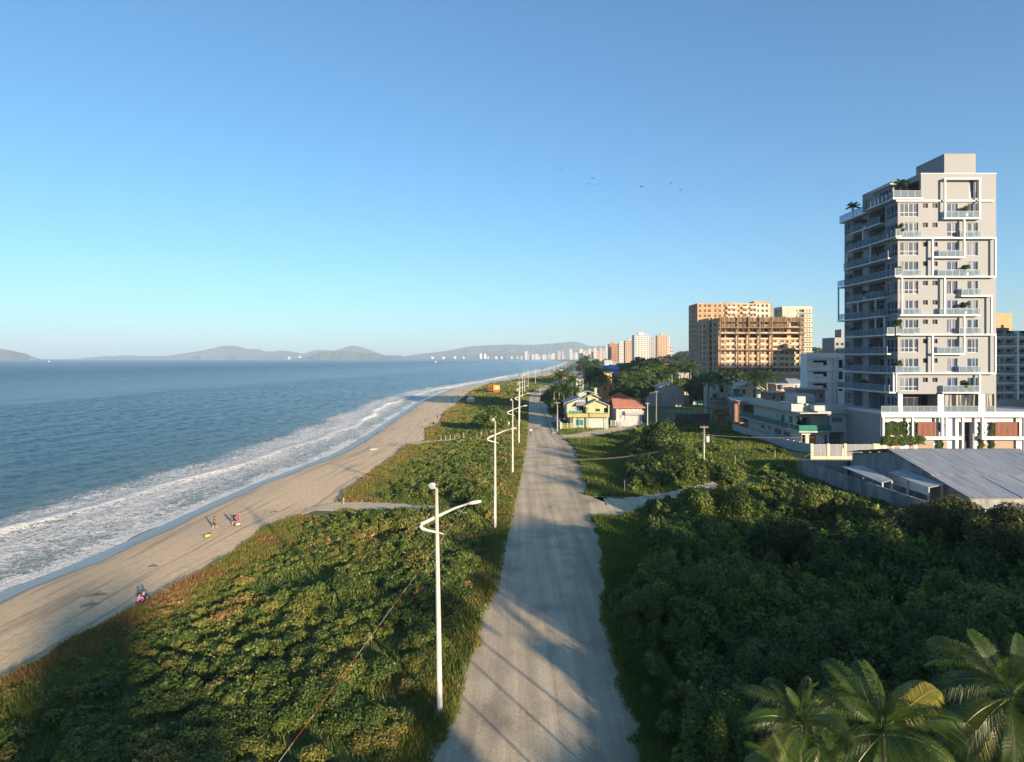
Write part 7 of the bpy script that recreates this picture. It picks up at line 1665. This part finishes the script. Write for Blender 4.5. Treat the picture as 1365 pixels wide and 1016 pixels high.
for i in range(26):
    u = -5+i*4.6+rc.uniform(-1.5, 1.5); v = -34+rc.uniform(-6, 6); tip = 20 if u < 30 else (50 if u < 46 else 38); hgt = (tip+rc.uniform(-14, 8)-v)*math.tan(SEL)
    x, y = UV(u, v)
    if y > .95*x-2 and y > 0: continue
    k = rc.randint(0, 3); base = {0: 8.4, 1: 8.5, 2: 8.2, 3: 10.2}[k]
    vtree(k, (x, y, 0), hgt/base, 'leafy tree of the row behind the camera', 'trees of the row behind the camera', rc.uniform(0, 6))
for i, (u, v, tip) in enumerate([(75, -10, 97), (80, -14, 101), (86, -8, 92), (60, -30, 74), (67, -28, 78)]):
    x, y = UV(u, v); 
    if y > .95*x-2 and y > 0: x, y = UV(u, -55); v = -55
    h = (tip-v)*math.tan(SEL); r = copy_tree(fp_proto[i % 3], (x, y, 0)); r['label'] = 'tall palm of the row behind the camera'; r['group'] = 'palms behind the camera'; r.scale = (1.3, 1.3, h/7.5)
def offblock(x0, x1, y0, y1, h, lab):  # unseen block added outside the frame to shade visible apartment blocks
    r = thing('apartment_block', ((x0+x1)/2, y0, 0), lab, 'apartment block'); w_ = x1-x0; nz = int(h/3)
    fh_ = [(w_*(i+.25)/7, w_*(i+.75)/7, 3*k+.9, 3*k+2.3, .25) for i in range(7) for k in range(nz)]
    mb = MB(); mb.block(x0, x1, y0, y1, 0, h, fh_, [(2, 4, 3*k+.9, 3*k+2.3, .25) for k in range(nz)]); mb.build('wall', M_CREAM, r)
    o, u_, n_ = FR(x0, y0, 0)
    for q in fh_: window(r, o, u_, n_, q, M_PANE2, frame=False)
offblock(112, 136, 116, 130, 38, 'unseen cream block right of the white tower, added to shade the low white block')
offblock(204, 275, 138, 156, 62, 'unseen tallest cream block far to the right, added to shade the grey glass block')
# ---------- haze ----------
m = bpy.data.materials.new('haze_air'); m.use_nodes = True; nt = m.node_tree; nt.nodes.clear(); out = nt.nodes.new('ShaderNodeOutputMaterial'); pv = nt.nodes.new('ShaderNodeVolumePrincipled')
pv.inputs['Color'].default_value = (.60, .78, 1.0, 1); pv.inputs['Density'].default_value = 8.5e-5; pv.inputs['Anisotropy'].default_value = 0.0; nt.links.new(pv.outputs[0], out.inputs['Volume'])
mb = MB(); mb.box(-12500, 12500, -700, 12600, -9, 330); hz_ = mb.build('haze', m); tag(hz_, kind='stuff')
# ---------- camera, light, sky ----------
cam = bpy.data.cameras.new('camera'); co = bpy.data.objects.new('camera', cam); C.objects.link(co); co.location = (0, 0, H); co.rotation_euler = (R(90), 0, 0)
cam.sensor_width = 36; cam.lens = F/1365*36; cam.shift_y = -(508-HY)/1365; cam.clip_end = 60000; cam.clip_start = .5
sc = bpy.context.scene; sc.camera = co
sun = bpy.data.lights.new('sun', 'SUN'); sun.energy = 5.0; sun.angle = R(.8); sun.color = (1.0, .77, .52); so = bpy.data.objects.new('sun', sun); C.objects.link(so)
ds = Vector((SAZ.x*math.cos(SEL), SAZ.y*math.cos(SEL), math.sin(SEL))); so.rotation_euler = (-ds).to_track_quat('-Z', 'Y').to_euler(); so.location = (60, -60, 80)
w = bpy.data.worlds.new('World'); sc.world = w; w.use_nodes = True; nt = w.node_tree; nt.nodes.clear()
st = nt.nodes.new('ShaderNodeTexSky'); st.sky_type = 'NISHITA'; st.sun_disc = False; st.sun_elevation = SEL; st.sun_rotation = math.atan2(SAZ.x, SAZ.y); st.air_density = 1.0; st.dust_density = .7; st.ozone_density = 4.5; st.altitude = 0
bg = nt.nodes.new('ShaderNodeBackground'); bg.inputs['Strength'].default_value = .10; ow = nt.nodes.new('ShaderNodeOutputWorld'); ga = nt.nodes.new('ShaderNodeGamma'); ga.inputs[1].default_value = .86; nt.links.new(st.outputs[0], ga.inputs[0]); tn_ = nd(nt, 'ShaderNodeMix', data_type='RGBA', blend_type='MULTIPLY'); tn_.inputs[0].default_value = 1; tn_.inputs[7].default_value = (.80, .995, 1.03, 1); nt.links.new(ga.outputs[0], tn_.inputs[6]); nt.links.new(tn_.outputs[2], bg.inputs[0]); nt.links.new(bg.outputs[0], ow.inputs[0])
sc.view_settings.view_transform = 'Standard'; sc.view_settings.look = 'None'; sc.view_settings.gamma = 1; sc.view_settings.exposure = 1.35
sc.render.engine = 'CYCLES'; cy = sc.cycles; cy.use_denoising = True; cy.max_bounces = 6; cy.transparent_max_bounces = 12; cy.volume_bounces = 1; cy.sample_clamp_indirect = 8; cy.volume_step_rate = 4
